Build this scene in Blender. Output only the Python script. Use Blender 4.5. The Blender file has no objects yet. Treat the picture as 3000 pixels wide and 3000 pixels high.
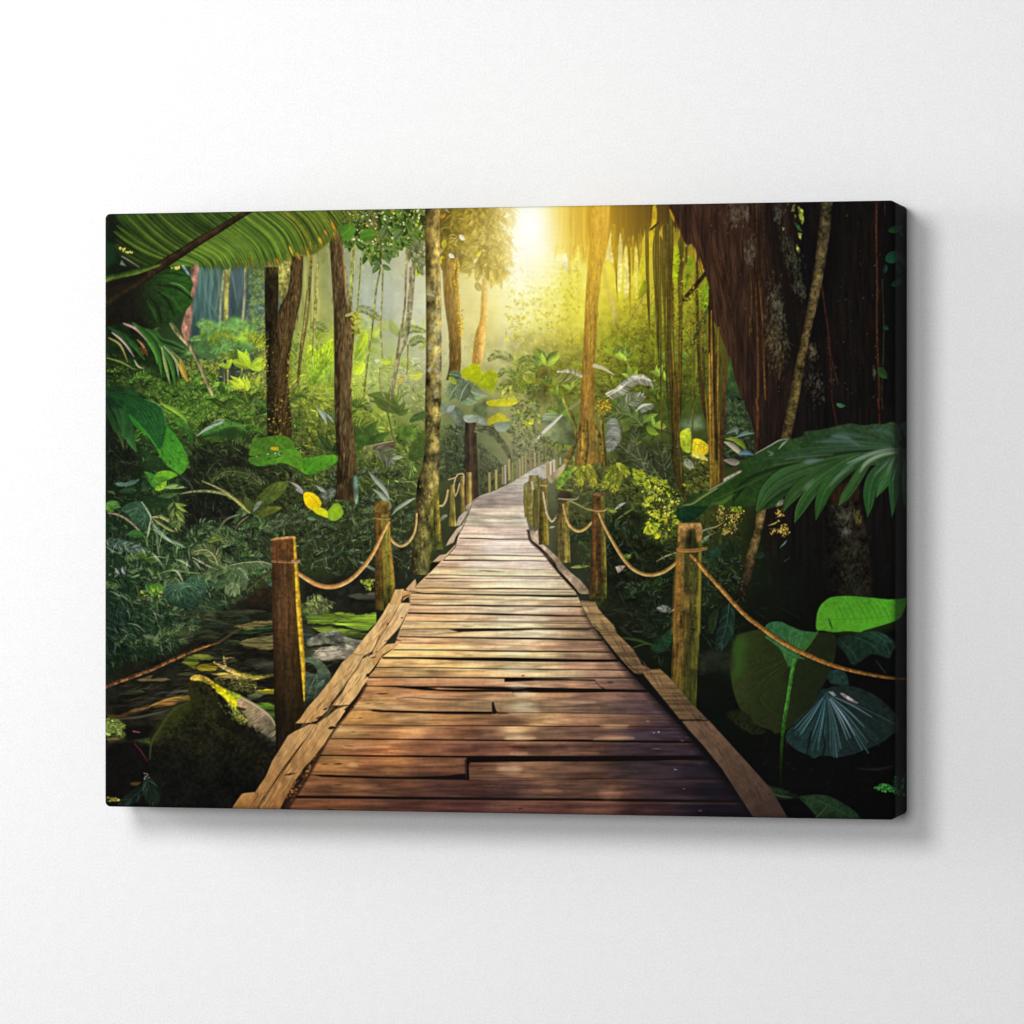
import bpy, math, random
import numpy as np

# =====================================================================
#  THE PRINT: a jungle boardwalk, painted by numpy brush strokes.
#  Art coordinates are the artwork's own: x 300..2665, y 575..2420.
# =====================================================================
f4 = np.float32
SC = 0.5
AX, AY = 300.0, 575.0
IW, IH = 1184, 924
img = np.zeros((IH, IW, 3), f4)
rng = np.random.default_rng(11)
YY, XX = np.mgrid[0:IH, 0:IW].astype(f4)

def hx(c):
    if not isinstance(c, str):
        return np.asarray(c, f4)
    return np.array([int(c[i:i+2], 16)/255 for i in (0, 2, 4)], f4)

def px(p):
    p = np.asarray(p, f4)
    return np.stack([(p[..., 0]-AX)*SC, (p[..., 1]-AY)*SC], -1)

TILES = dict(A=(300, 570, 600), B=(900, 570, 600), C=(1500, 570, 600), D=(2080, 570, 600),
             E=(300, 1170, 600), F=(900, 1170, 600), G=(1500, 1170, 600), H=(2080, 1170, 600),
             I=(300, 1770, 660), J=(900, 1770, 660), K=(1500, 1770, 660), L=(2040, 1770, 660))

def t(k, pts):
    x, y, s = TILES[k]
    return [(x+p[0]*s/1932, y+p[1]*s/1932) for p in pts]

def vnoise(cx, cy, seed):
    r = np.random.default_rng(seed)
    gw, gh = int(IW/cx)+3, int(IH/cy)+3
    g = r.random((gh, gw)).astype(f4)
    u = np.arange(IW, dtype=f4)/cx; v = np.arange(IH, dtype=f4)/cy
    iu = u.astype(int); iv = v.astype(int)
    fu = u-iu; fv = v-iv
    fu = fu*fu*(3-2*fu); fv = fv*fv*(3-2*fv)
    top = g[:, iu]*(1-fu)+g[:, iu+1]*fu
    return top[iv]*(1-fv)[:, None]+top[iv+1]*fv[:, None]

def fbm(cx, cy, seed, n=4):
    o = np.zeros((IH, IW), f4); a = 1.0; s = 0
    for i in range(n):
        o += a*(vnoise(max(cx, 1.01), max(cy, 1.01), seed+i)-.5); s += a
        cx /= 2; cy /= 2; a *= .6
    return o/s*2

TEX = dict(i=fbm(12, 12, 1), f=fbm(4, 4, 20, 3), c=fbm(60, 60, 40, 3), h=fbm(70, 3, 60, 4),
           v=fbm(3.5, 40, 80, 4), m=fbm(26, 26, 100, 5), b=fbm(7, 16, 120, 4))

def smooth(P, n=5, closed=False):
    P = np.asarray(P, f4)
    if len(P) < 3:
        return P
    if closed:
        Q = np.concatenate([P[-1:], P, P[:2]])
    else:
        Q = np.concatenate([2*P[:1]-P[1:2], P, 2*P[-1:]-P[-2:-1]])
    out = []
    for i in range(1, len(Q)-2):
        p0, p1, p2, p3 = Q[i-1:i+3]
        for k in range(n):
            u = k/n
            out.append(.5*(2*p1+(p2-p0)*u+(2*p0-5*p1+4*p2-p3)*u*u+(3*p1-p0-3*p2+p3)*u**3))
    if not closed:
        out.append(Q[-2])
    return np.array(out, f4)

def box(P, m):
    x0 = max(int(P[:, 0].min()-m), 0); x1 = min(int(P[:, 0].max()+m)+2, IW)
    y0 = max(int(P[:, 1].min()-m), 0); y1 = min(int(P[:, 1].max()+m)+2, IH)
    return x0, x1, y0, y1

def polycov(P, soft):
    x0, x1, y0, y1 = box(P, soft+1)
    if x1 <= x0 or y1 <= y0:
        return None
    xx = XX[y0:y1, x0:x1]; yy = YY[y0:y1, x0:x1]
    ins = np.zeros(xx.shape, bool); d2 = np.full(xx.shape, 1e9, f4)
    n = len(P)
    for i in range(n):
        ax, ay = P[i]; bx, by = P[(i+1) % n]
        ex, ey = bx-ax, by-ay
        l2 = ex*ex+ey*ey
        if l2 < 1e-9:
            continue
        # distance only near the edge
        sx0 = max(int(min(ax, bx)-soft-2)-x0, 0); sx1 = max(int(max(ax, bx)+soft+3)-x0, 0)
        sy0 = max(int(min(ay, by)-soft-2)-y0, 0); sy1 = max(int(max(ay, by)+soft+3)-y0, 0)
        if sx1 > sx0 and sy1 > sy0:
            X = xx[sy0:sy1, sx0:sx1]; Y = yy[sy0:sy1, sx0:sx1]
            if X.size:
                tt = np.clip(((X-ax)*ex+(Y-ay)*ey)/l2, 0, 1)
                dd = (X-ax-tt*ex)**2+(Y-ay-tt*ey)**2
                np.minimum(d2[sy0:sy1, sx0:sx1], dd, out=d2[sy0:sy1, sx0:sx1])
        if abs(ey) > 1e-9:
            ya = max(int(math.floor(min(ay, by)))-y0, 0); yb = min(int(max(ay, by))+2-y0, y1-y0)
            if yb > ya:
                Y = yy[ya:yb]; X = xx[ya:yb]
                ins[ya:yb] ^= ((ay > Y) != (by > Y)) & (X < ex*(Y-ay)/ey+ax)
    sd = np.sqrt(d2)*np.where(ins, 1, -1)
    return x0, x1, y0, y1, np.clip(sd/soft+.5, 0, 1)

def blend(x0, x1, y0, y1, cov, col, mode='n'):
    r = img[y0:y1, x0:x1]
    c = cov[..., None]
    if mode == 'n':
        r += (col-r)*c
    elif mode == 'm':
        r *= 1-c*(1-col)
    elif mode == 's':
        r += (1-r)*col*c

def poly(pts, c, c2=None, g=None, soft=1.3, tex=None, amp=.15, a=1., sm=True, mode='n', f=None):
    P = px(pts)
    if sm:
        P = smooth(P, 4, True)
    r = polycov(P, soft)
    if r is None:
        return
    x0, x1, y0, y1, cov = r
    c = hx(c)
    if c2 is not None:
        g0, g1 = px(g[0]), px(g[1])
        d = g1-g0
        u = np.clip(((XX[y0:y1, x0:x1]-g0[0])*d[0]+(YY[y0:y1, x0:x1]-g0[1])*d[1])/float(d@d), 0, 1)[..., None]
        col = c*(1-u)+hx(c2)*u
    else:
        col = np.broadcast_to(c, cov.shape+(3,))
    if tex:
        tx = TEX[tex][y0:y1, x0:x1, None]
        if tex == 'f':
            tx = tx+.9*TEX['m'][y0:y1, x0:x1, None]
        col = col*(1+amp*2*tx)
    if f is not None:
        cov = cov*f(XX[y0:y1, x0:x1]/SC+AX, YY[y0:y1, x0:x1]/SC+AY)
    blend(x0, x1, y0, y1, cov*a, col, mode)

def ribbon(pts, w, fn, soft=1.2, a=1., n=5, mode='n', flat=False):
    """pts in art coords, w full width (scalar / list per point), fn(T,S,y0,y1,x0,x1) or colour."""
    P = px(pts)
    wv = np.broadcast_to(np.asarray(w, f4), (len(P),)) if np.ndim(w) == 0 else np.asarray(w, f4)
    hw = wv*SC*.5
    if len(P) > 2:
        Q = smooth(np.concatenate([P, hw[:, None]], 1), n)
        P, hw = Q[:, :2], np.maximum(Q[:, 2], .05)
    m = hw.max()+soft+1
    x0, x1, y0, y1 = box(P, m)
    if x1 <= x0 or y1 <= y0:
        return
    sh = (y1-y0, x1-x0)
    best = np.full(sh, 1e6, f4); T = np.zeros(sh, f4); Sg = np.zeros(sh, f4)
    seg = np.sqrt(((P[1:]-P[:-1])**2).sum(1)); cum = np.concatenate([[0], np.cumsum(seg)]); tot = max(cum[-1], 1e-6)
    for i in range(len(P)-1):
        ax, ay = P[i]; bx, by = P[i+1]
        ex, ey = bx-ax, by-ay
        l2 = ex*ex+ey*ey
        if l2 < 1e-9:
            continue
        mm = max(hw[i], hw[i+1])+soft+1
        u0 = max(int(min(ax, bx)-mm), x0); u1 = min(int(max(ax, bx)+mm)+2, x1)
        v0 = max(int(min(ay, by)-mm), y0); v1 = min(int(max(ay, by)+mm)+2, y1)
        if u1 <= u0 or v1 <= v0:
            continue
        X = XX[v0:v1, u0:u1]-ax; Y = YY[v0:v1, u0:u1]-ay
        tu = (X*ex+Y*ey)/l2
        tt = np.clip(tu, 0, 1)
        dx = X-tt*ex; dy = Y-tt*ey
        d = np.sqrt(dx*dx+dy*dy)
        h = hw[i]+(hw[i+1]-hw[i])*tt
        q = d-h
        sl = (slice(v0-y0, v1-y0), slice(u0-x0, u1-x0))
        mk = q < best[sl]
        best[sl] = np.where(mk, q, best[sl])
        T[sl] = np.where(mk, (cum[i]+tt*seg[i])/tot, T[sl])
        s = (ex*Y-ey*X)/math.sqrt(l2)/np.maximum(h, .3)
        Sg[sl] = np.where(mk, s, Sg[sl])
    if flat:
        for A_, B_, h_ in ((P[0], P[1], hw[0]), (P[-1], P[-2], hw[-1])):
            X = XX[y0:y1, x0:x1]-A_[0]; Y = YY[y0:y1, x0:x1]-A_[1]
            e = B_-A_
            best = np.where((X*e[0]+Y*e[1] < 0) & (X*X+Y*Y < (2.5*h_+3)**2), 1e6, best)
    cov = np.clip(-best/soft+.5, 0, 1)
    if callable(fn):
        col = fn(T, np.clip(Sg, -1, 1), y0, y1, x0, x1)
    else:
        col = np.broadcast_to(hx(fn), sh+(3,))
    blend(x0, x1, y0, y1, cov*a, col, mode)

def ramp(u, cols):
    u = np.clip(u, 0, 1)*(len(cols)-1)
    C = np.stack([hx(c) for c in cols])
    i = np.minimum(u.astype(int), len(cols)-2)
    fr = (u-i)[..., None]
    return C[i]*(1-fr)+C[i+1]*fr

def bark(cross, along=None, tex='v', amp=.35, tex2='i', amp2=.2):
    """cross: colours from one side to the other (left to right for a stroke going down is S=+1..-1)"""
    def fn(T, S, y0, y1, x0, x1):
        col = ramp((1-S)*.5, cross)
        if along is not None:
            col = col*(ramp(T, along)*2)
        k = 1+amp*TEX[tex][y0:y1, x0:x1]*2+amp2*TEX[tex2][y0:y1, x0:x1]*2
        return col*np.maximum(k, .25)[..., None]
    return fn

def trunk(L, R, fn, soft=1.5, a=1.):
    L = np.asarray(L, f4); R = np.asarray(R, f4)
    if len(L) != len(R):
        n = max(len(L), len(R)); u = np.linspace(0, 1, n)
        rs = lambda P: np.stack([np.interp(u, np.linspace(0, 1, len(P)), P[:, k]) for k in (0, 1)], 1).astype(f4)
        L, R = rs(L), rs(R)
    ribbon((L+R)/2, np.abs(R[:, 0]-L[:, 0]), fn, soft, a, flat=True)

def leaffn(c0, c1, rib=None, veins=0, va=.12, side=.12, edge=None, vs=.35):
    c0, c1 = hx(c0), hx(c1)
    def fn(T, S, y0, y1, x0, x1):
        u = T[..., None]
        col = c0*(1-u)+c1*u
        k = 1+side*S
        if veins:
            k = k+va*np.sin((T-vs*np.abs(S))*veins*6.283)
        k = k+.10*TEX['f'][y0:y1, x0:x1]+.20*TEX['m'][y0:y1, x0:x1]
        col = col*k[..., None]
        if rib is not None:
            m = np.clip(1-np.abs(S)*7, 0, 1)[..., None]
            col = col+(hx(rib)-col)*m*.8
        if edge is not None:
            m = np.clip((np.abs(S)-.8)*5, 0, 1)[..., None]
            col = col+(hx(edge)-col)*m*.7
        return col
    return fn

LEAFP = np.array([0.05, .55, .88, 1., .93, .68, .3, .03], f4)
def leaf(base, tip, w, c0, c1, bend=0., prof=None, soft=1.1, a=1., **k):
    b = np.asarray(base, f4); e = np.asarray(tip, f4)
    d = e-b; nrm = np.array([-d[1], d[0]], f4)
    pr = LEAFP if prof is None else np.asarray(prof, f4)
    u = np.linspace(0, 1, len(pr)).astype(f4)
    P = b+d*u[:, None]+nrm*(bend*4*u*(1-u))[:, None]
    ribbon(P, pr*w, leaffn(c0, c1, **k), soft, a, n=2)

def dab(cx, cy, ln, wd, ang, c, bend=0., a=1., c2=None, soft=.9):
    """one small leaf in pixel units; cx,cy = art coords"""
    x = (cx-AX)*SC; y = (cy-AY)*SC; hl = ln*SC*.5; hw = max(wd*SC*.5, .35)
    r = hl+1.5+abs(bend)*hl
    x0 = int(x-r); x1 = int(x+r)+2; y0 = int(y-r); y1 = int(y+r)+2
    if x0 < 0: x0 = 0
    if y0 < 0: y0 = 0
    if x1 > IW: x1 = IW
    if y1 > IH: y1 = IH
    if x1 <= x0 or y1 <= y0:
        return
    ca, sa = math.cos(ang), math.sin(ang)
    X = XX[y0:y1, x0:x1]-x; Y = YY[y0:y1, x0:x1]-y
    u = (X*ca+Y*sa)/hl
    k = np.maximum(1-u*u, 0)
    v = Y*ca-X*sa-bend*hl*k
    cov = np.clip((hw*k-np.abs(v))/soft+.5, 0, 1)*(k > 0)*a
    if c2 is not None:
        m = np.clip(v/hw*.9+.5, 0, 1)[..., None]
        col = c*(1-m)+c2*m
    else:
        col = c
    r_ = img[y0:y1, x0:x1]
    r_ += (col-r_)*cov[..., None]

def inpoly(P, n, r):
    P = np.asarray(P, f4)
    lo, hi = P.min(0), P.max(0)
    out = np.zeros((0, 2), f4)
    while len(out) < n:
        q = lo+(hi-lo)*r.random((n*2, 2)).astype(f4)
        ins = np.zeros(len(q), bool)
        for i in range(len(P)):
            a, b = P[i], P[(i+1) % len(P)]
            if a[1] == b[1]:
                continue
            ins ^= ((a[1] > q[:, 1]) != (b[1] > q[:, 1])) & (q[:, 0] < (b[0]-a[0])*(q[:, 1]-a[1])/(b[1]-a[1])+a[0])
        out = np.concatenate([out, q[ins]])
    return out[:n]

def gauss(A, s):
    r = max(int(s*3), 1)
    k = np.exp(-.5*(np.arange(-r, r+1)/s)**2).astype(f4); k /= k.sum()
    def c1(M):
        pad = np.concatenate([M[:1].repeat(r, 0), M, M[-1:].repeat(r, 0)])
        o = np.zeros_like(M)
        for i, kk in enumerate(k):
            o += kk*pad[i:i+M.shape[0]]
        return o
    A = c1(A)
    return c1(A.swapaxes(0, 1)).swapaxes(0, 1)

def blur_full(s):
    global img
    img = np.ascontiguousarray(gauss(img, s))

def soften(cx, cy, rx, ry, s, k=1.):
    x0 = max(int((cx-rx-AX)*SC), 0); x1 = min(int((cx+rx-AX)*SC), IW); y0 = max(int((cy-ry-AY)*SC), 0); y1 = min(int((cy+ry-AY)*SC), IH)
    b = gauss(img[y0:y1, x0:x1], s)
    d = ((XX[y0:y1, x0:x1]/SC+AX-cx)/rx)**2+((YY[y0:y1, x0:x1]/SC+AY-cy)/ry)**2
    m = (np.clip((1-d)*2.2, 0, 1)*k)[..., None]
    img[y0:y1, x0:x1] += (b-img[y0:y1, x0:x1])*m

def shepard(samples, p=3.0, st=8):
    gx = np.arange(0, IW+st, st, dtype=f4)/SC+AX; gy = np.arange(0, IH+st, st, dtype=f4)/SC+AY
    num = np.zeros((len(gy), len(gx), 3), f4); den = np.zeros((len(gy), len(gx), 1), f4)
    for (x, y, c) in samples:
        w = 1/(((gx[None]-x)**2+(gy[:, None]-y)**2+400)**(p/2))
        num += w[..., None]*hx(c); den += w[..., None]
    g = num/den
    u = np.arange(IW, dtype=f4)/st; v = np.arange(IH, dtype=f4)/st
    iu, iv = u.astype(int), v.astype(int)
    fu = (u-iu)[None, :, None]; fv = (v-iv)[:, None, None]
    tp = g[:, iu]*(1-fu)+g[:, iu+1]*fu
    return tp[iv]*(1-fv)+tp[iv+1]*fv

UNDER = None
def under(x, y):
    i = min(max(int((y-AY)*SC), 0), IH-1); j = min(max(int((x-AX)*SC), 0), IW-1)
    return UNDER[i, j]

def scatter(P, n, L, asp, ang, seed, lo=.45, hi=1.5, hue=None, hil=.08, hic='d8e070', a=.9, bend=.25, gain=1., up=None):
    r = np.random.default_rng(seed)
    q = inpoly(P, n, r)
    hic = hx(hic)
    for i in range(n):
        x, y = q[i]
        c = under(x, y)*gain
        k = lo+(hi-lo)*r.random()**1.3
        c = c*k*(1+.14*(r.random(3).astype(f4)-.5))
        if hue is not None and r.random() < .5:
            c = c*.5+hx(hue)*.5*(.4+c.mean()*1.5)
        if r.random() < hil:
            c = c*.4+hic*.6*min(1., .35+c.mean()*1.6)
        ln = L[0]+(L[1]-L[0])*r.random()**2
        an = ang[0]+ang[1]*(r.random()-.5)*2
        dab(x, y, ln, ln*asp*(.6+.8*r.random()), an, c, bend*(r.random()-.5)*2, a*(.6+.4*r.random()), c*(.65+.2*r.random()))

def overgrow(P, n, L, asp, ang, seed, lo=.5, hi=1.6, lift=0., tint='5c6c30', tk=.25, a=.8, bend=.3, holes=.25, strand=0.):
    """small leaves and strands that vary what is already painted there"""
    r = np.random.default_rng(seed)
    q = inpoly(P, n, r)
    ref = gauss(img[::2, ::2], 1.5)
    tint = hx(tint)
    for i in range(n):
        x, y = q[i]
        X = int((x-AX)*SC/2); Y = int((y-AY)*SC/2)
        if not (0 <= X < ref.shape[1] and 0 <= Y < ref.shape[0]):
            continue
        c = ref[Y, X]
        m = float(c.mean())
        if r.random() < holes:
            k = .25+.4*r.random(); c = c*k
        else:
            k = lo+(hi-lo)*r.random()**1.5
            c = (c*(1-tk)+tint*tk*min(1.3, m*2.2+.25))*k+lift*r.random()
        c = np.clip(c*(1+.16*(r.random(3).astype(f4)-.5)), 0, 1)
        ln = L[0]+(L[1]-L[0])*r.random()**2
        an = ang[0]+ang[1]*(r.random()-.5)*2
        w = ln*asp*(.6+.8*r.random())
        if r.random() < strand:
            ln *= 2.2; w = 1.6
        dab(x, y, ln, w, an, c, bend*(r.random()-.5)*2, a*(.5+.5*r.random()), c*(.7+.2*r.random()))

def frond(pts, n, ll, wd, ca, cb, spread=.9, rib=None, rw=4, seed=0, a=1., taper=.35, droop=0., side=(1, -1), jit=.15, hl=None, fwd=True):
    P = smooth(np.asarray(pts, f4), 8)
    seg = np.sqrt(((P[1:]-P[:-1])**2).sum(1)); cum = np.concatenate([[0], np.cumsum(seg)]); tot = cum[-1]
    r = np.random.default_rng(seed)
    ca, cb = hx(ca), hx(cb)
    for i in range(n):
        u = (i+.5)/n
        s = u*tot; k = min(np.searchsorted(cum, s)-1, len(P)-2); k = max(k, 0)
        fr = (s-cum[k])/max(seg[k], 1e-6)
        p = P[k]+(P[k+1]-P[k])*fr
        th = math.atan2(*(P[k+1]-P[k])[::-1])
        l = ll*(taper+(1-taper)*math.sin(math.pi*min(u*.85+.15, 1)))*(1-jit*r.random())
        for sd in side:
            an = th+sd*(spread*(1-.45*u))
            an += jit*(r.random()-.5)
            e = (p[0]+math.cos(an)*l, p[1]+math.sin(an)*l+droop*l)
            c = ca+(cb-ca)*r.random()
            if hl is not None and r.random() < .25:
                c = c*.4+hx(hl)*.6
            mx, my = (p[0]+e[0])/2, (p[1]+e[1])/2
            L = math.hypot(e[0]-p[0], e[1]-p[1])
            dab(mx, my, L*1.04, wd*(.7+.5*r.random()), math.atan2(e[1]-p[1], e[0]-p[0]), c, sd*.10*(1+r.random()), a, c*.7)
    if rib is not None:
        ribbon(pts, [rw]+[rw*.7]*(len(pts)-2)+[rw*.3], rib, 1.0, a)

def ferns(P, n, l0, l1, cols, hl, seed, a=.9, up=.55):
    """separate arching fern sprays, back to front"""
    r = random.Random(seed)
    q = sorted([tuple(v) for v in inpoly(P, n, np.random.default_rng(seed))], key=lambda v: v[1])
    for i, (x, y) in enumerate(q):
        l = r.uniform(l0, l1); sg = r.choice([-1, 1]); c = hx(r.choice(cols))*r.uniform(.75, 1.2)
        ry = r.uniform(.1, up)
        pts = [(x, y), (x+sg*l*.45, y-l*ry), (x+sg*l*.85, y-l*ry*.75), (x+sg*l*1.1, y-l*ry*.1)]
        ribbon([(px_+3, py_+7) for px_, py_ in pts], [2, l*.16, l*.14, 2], c*.18, 6, .5)
        frond(pts, int(l/4.2), l*.27, l*.055+1.6, c, c*.6, 1.0, c*1.15, 2.4, seed+i, a, hl=hl, taper=.3)

def barkmarks(P, n, cols, l, seed, a=.5, tilt=0.):
    """short cracks, ridges and moss flecks running up a trunk"""
    r = random.Random(seed)
    for x, y in inpoly(P, n, np.random.default_rng(seed)):
        L = r.uniform(l*.3, l)
        dab(x, y, L, r.uniform(1.5, 4.2), 1.571+tilt+r.uniform(-.16, .16), hx(r.choice(cols))*r.uniform(.8, 1.15), r.uniform(-.2, .2), a)

def vine(pts, w, c, c2=None, a=1., amp=.3):
    cr = [c, c if c2 is None else c2]
    ribbon(pts, w, bark(cr, None, 'v', amp, 'f', .25), 1.1, a)

def glow(cx, cy, rx, ry, col, k, p=2., mode='s'):
    d = np.sqrt(((XX/SC+AX-cx)/rx)**2+((YY/SC+AY-cy)/ry)**2)
    m = (k*np.exp(-d**p))[..., None]
    if mode == 's':
        img[:] = img+(1-img)*hx(col)*m
    else:
        img[:] = img+(hx(col)-img)*np.clip(m, 0, 1)

def specks(P, n, cols, sz, seed, asp=.6, a=.9):
    r = np.random.default_rng(seed)
    q = inpoly(P, n, r)
    for i in range(n):
        s = sz[0]+(sz[1]-sz[0])*r.random()**2
        dab(q[i][0], q[i][1], s, s*asp, r.random()*3.14, hx(cols[r.integers(len(cols))])*(.75+.5*r.random()), 0, a)
def paint_background():
    global UNDER
    rows = {
     600: '1a2410 2a3a12 36501a 46601a 56661e 5c6424 4c541e 6e621e f4e494 e0b848 8a6a18 4a3612 281810 20150f 14100c 0a0c0a',
     750: '121c0e 18280f 34502a 4a6040 80843c 78886a 96a078 a8944a fcf4c0 f0dc70 d0b030 7a701c 402a12 2a1a10 14100c 0a0c0a',
     900: '10180c 18240f 305048 40585a 8e9040 82908a 949c84 b49c50 f6ea98 e4d050 aca82c 6e761a 4a4214 2a1a10 14100c 0a0a0a',
     1050: '16240f 264018 4a7040 527250 7c8c22 8ca440 8a907a a8a468 dccf90 a8b03c 8a9430 5c6c1a 343c12 2a1810 14100c 0a0a0a',
     1180: '1a3012 3c6020 5a8030 4c6638 6c7c22 8ca430 80904c 5c6c3c a0a058 5e6e2c 6a7a30 3e561a 2a3a16 241810 120f0c 0a0a0a',
     1300: '10240f 24401a 3a5220 263418 44521e 54661e 586c2a 405030 7c8050 56642c 485c28 364a1c 263418 1e1810 10100c 0a0a0a',
     1420: '0f1c0c 1a2c12 18200f 222a14 344018 344018 3e4c22 343c22 5c6444 4a5030 3a4622 303e1c 343a16 182410 0c0e0a 090909',
     1540: '142614 243a1e 181c12 22281a 2c361c 28341a 2c341a 343620 5a5a40 30361a 30401a 42521a 2a3212 0c120a 0b0c0a 090909',
     1660: '162c16 2e4424 283420 30401f 263218 1a2012 20261a 2a2c1c 4a4a34 20281a 1e2812 2a3612 18240e 0c130b 0b0c0a 090909',
     1800: '14281a 20381e 2c3c24 28301a 24261a 16180f 20241a 303020 303020 1c2014 14180d 121a0d 0e160b 0c0f0a 090a09 080808',
     1950: '102010 1a2a14 2c3010 3c3c14 44482a 3a3c2a 303022 303020 303020 1c2014 10140b 0e150a 0c110a 0c0f08 080908 080808',
     2100: '10130b 14150c 100f0a 2c2814 242418 202018 202018 202018 202018 14140d 0e100b 0a0d08 0a0e08 0b0d08 080808 070707',
     2260: '0b0b0a 0c0c0a 0b0b0a 10100a 14100a 14100a 14100a 14100a 14100a 100e0c 0c0c0b 090a09 080a08 080a09 080909 070707',
     2400: '0a0a09 0a0b0a 0a0a09 0c0c0a 10100a 10100a 10100a 10100a 10100a 0c0c0b 0b0b0b 090909 080908 070807 070707 060606'}
    xs = [330, 480, 630, 780, 930, 1080, 1230, 1380, 1540, 1680, 1830, 1980, 2130, 2280, 2430, 2620]
    S = [(x, y, c) for y, r in rows.items() for x, c in zip(xs, r.split())]
    UNDER = shepard(S, 4.0)
    UNDER = gauss(UNDER, 18).astype(f4)
    img[:] = UNDER*(1+.22*TEX['m'][..., None]+.10*TEX['i'][..., None])

    # misty far trunks and gaps
    for x, w, c, a in ((1010, 30, '66705c', .5), (1090, 22, '6a7868', .5), (1130, 40, '56645a', .4), (1200, 26, '7a8068', .5), (1180, 16, '8c9078', .4)):
        ribbon([(x, 640), (x+5, 900), (x-6, 1180)], w, c, 8, a)
    poly(t('A', [(850, 680), (900, 660), (1120, 720), (1130, 1200), (960, 1190), (920, 1350), (830, 1370)]), '4c6e66', '34504e', (t('A', [(0, 700)])[0], t('A', [(0, 1350)])[0]), 6, 'v', .25, .9)
    poly(t('A', [(1190, 1200), (1195, 800), (1240, 715), (1310, 712), (1345, 780), (1340, 1190), (1430, 1200), (1420, 1020), (1345, 950)]), '465a60', '384a4e', (t('A', [(0, 700)])[0], t('A', [(0, 1200)])[0]), 6, 'v', .2, .95)
    poly(t('A', [(1100, 1520), (1450, 1500), (1500, 1640), (1430, 1900), (1100, 1900), (1060, 1700)]), '323c3a', '2a3226', (t('A', [(0, 1500)])[0], t('A', [(0, 1900)])[0]), 14, 'v', .25, .85)
    # lacy roots in the mist
    r = random.Random(5)
    for i in range(46):
        x = r.uniform(580, 1000); y = r.uniform(690, 1000)
        ribbon([(x, y), (x+r.uniform(-10, 14), y+60), (x+r.uniform(-20, 30), y+r.uniform(90, 190))], r.uniform(1.5, 3), r.choice(['7c9888', '8ca490', '9caa88', '5c7a6c']), 1.5, .5)
    # far foliage
    scatter([(930, 640), (1260, 640), (1250, 1150), (1000, 1180)], 700, (6, 20), .5, (.5, 1.5), 3, .75, 1.35, 'a8b060', .10, 'c8d080', .6)
    scatter([(1255, 740), (1480, 740), (1480, 1150), (1300, 1150)], 500, (6, 18), .5, (.5, 1.5), 4, .8, 1.25, 'c8b040', .10, 'f0e070', .55)
    scatter([(715, 690), (780, 680), (790, 1150), (730, 1170)], 420, (6, 17), .55, (.5, 1.5), 5, .6, 1.7, 'a8b828', .22, 'c8c83c', .8)
    scatter(t('A', [(1380, 720), (1530, 720), (1540, 1250), (1400, 1200)]), 500, (6, 16), .6, (.5, 1.5), 6, .6, 1.6, '8aa028', .2, 'b0c040', .85, .3, 1.25)
    poly(t('A', [(1650, 680), (1800, 640), (1740, 950), (1680, 1010), (1660, 900)]), 'a09a4c', '7c742c', (t('A', [(0, 680)])[0], t('A', [(0, 1000)])[0]), 5, 'f', .3, .9)
    # white bright mist right of the leaning trunk
    poly(t('A', [(1890, 640), (1932, 600), (2050, 640), (2040, 1300), (1900, 1500), (1790, 1500), (1840, 1200)]), '9c9a58', '94983c', (t('A', [(0, 640)])[0], t('A', [(0, 1500)])[0]), 12, 'v', .25, .75)

    # hanging thin vines left
    for p, w, c in ((t('A', [(1150, 720), (1125, 960), (1112, 1180), (1098, 1400), (1100, 1560)]), 6, '9a9460'),
                    (t('A', [(1170, 720), (1165, 960), (1160, 1180)]), 9, '84803c'), (t('A', [(1200, 700), (1185, 900), (1178, 1160), (1175, 1500), (1185, 1830)]), 4.5, 'a89c50'),
                    (t('A', [(1350, 700), (1345, 900), (1330, 1100), (1322, 1200)]), 6, 'a49c78'), (t('A', [(1318, 1620), (1305, 1760), (1312, 1910)]), 5, '8a8440'),
                    (t('A', [(1150, 1600), (1152, 1800)]), 3, '7c7a4c')):
        vine(p, w, c)

    # light fern tree bush
    b = t('A', [(850, 1400), (920, 1330), (950, 1200), (1020, 1185), (1100, 1215), (1210, 1160), (1290, 1170), (1370, 1200), (1440, 1290), (1530, 1310), (1530, 1460), (1400, 1490), (1150, 1530), (950, 1500), (860, 1470)])
    poly(b, '6fa04a', '3f6a34', (t('A', [(0, 1180)])[0], t('A', [(0, 1520)])[0]), 6, 'i', .35, .9)
    poly(t('A', [(1250, 1300), (1370, 1260), (1430, 1300), (1470, 1350), (1360, 1390), (1240, 1370)]), 'a8cc38', None, None, 14, 'f', .3, .85)
    r = random.Random(8)
    for i in range(34):
        x, y = t('A', [(r.uniform(880, 1480), r.uniform(1190, 1500))])[0]
        an = r.uniform(-.5, .7)+(3.1 if r.random() < .5 else 0)
        l = r.uniform(22, 46)
        yk = (y-938)/110
        ca = ['8cc05a', '74b050', '5a9248'][min(2, int(max(0, yk)*3))]
        if 690 < x < 770 and 960 < y < 1010: ca = 'b4d83c'
        frond([(x, y), (x+math.cos(an)*l*.5, y-abs(math.sin(an))*5), (x+math.cos(an)*l, y+math.sin(an)*l*.4+6)], 11, 13, 4.5, ca, '4a8240', .9, None, 2, i, .85, hl='cce878')

    # mid band leafy layers
    scatter(t('A', [(1530, 1200), (1560, 1930), (1250, 1930), (1400, 1500)]), 500, (6, 18), .5, (.6, 1.2), 9, .5, 1.6, 'b8a428', .25, 'd8c838', .85)
    scatter([(850, 1000), (905, 950), (970, 1000), (965, 1420), (860, 1420)], 700, (8, 26), .42, (.9, .9), 10, .55, 1.6, 'a8b428', .25, 'dce048', .85)
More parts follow.
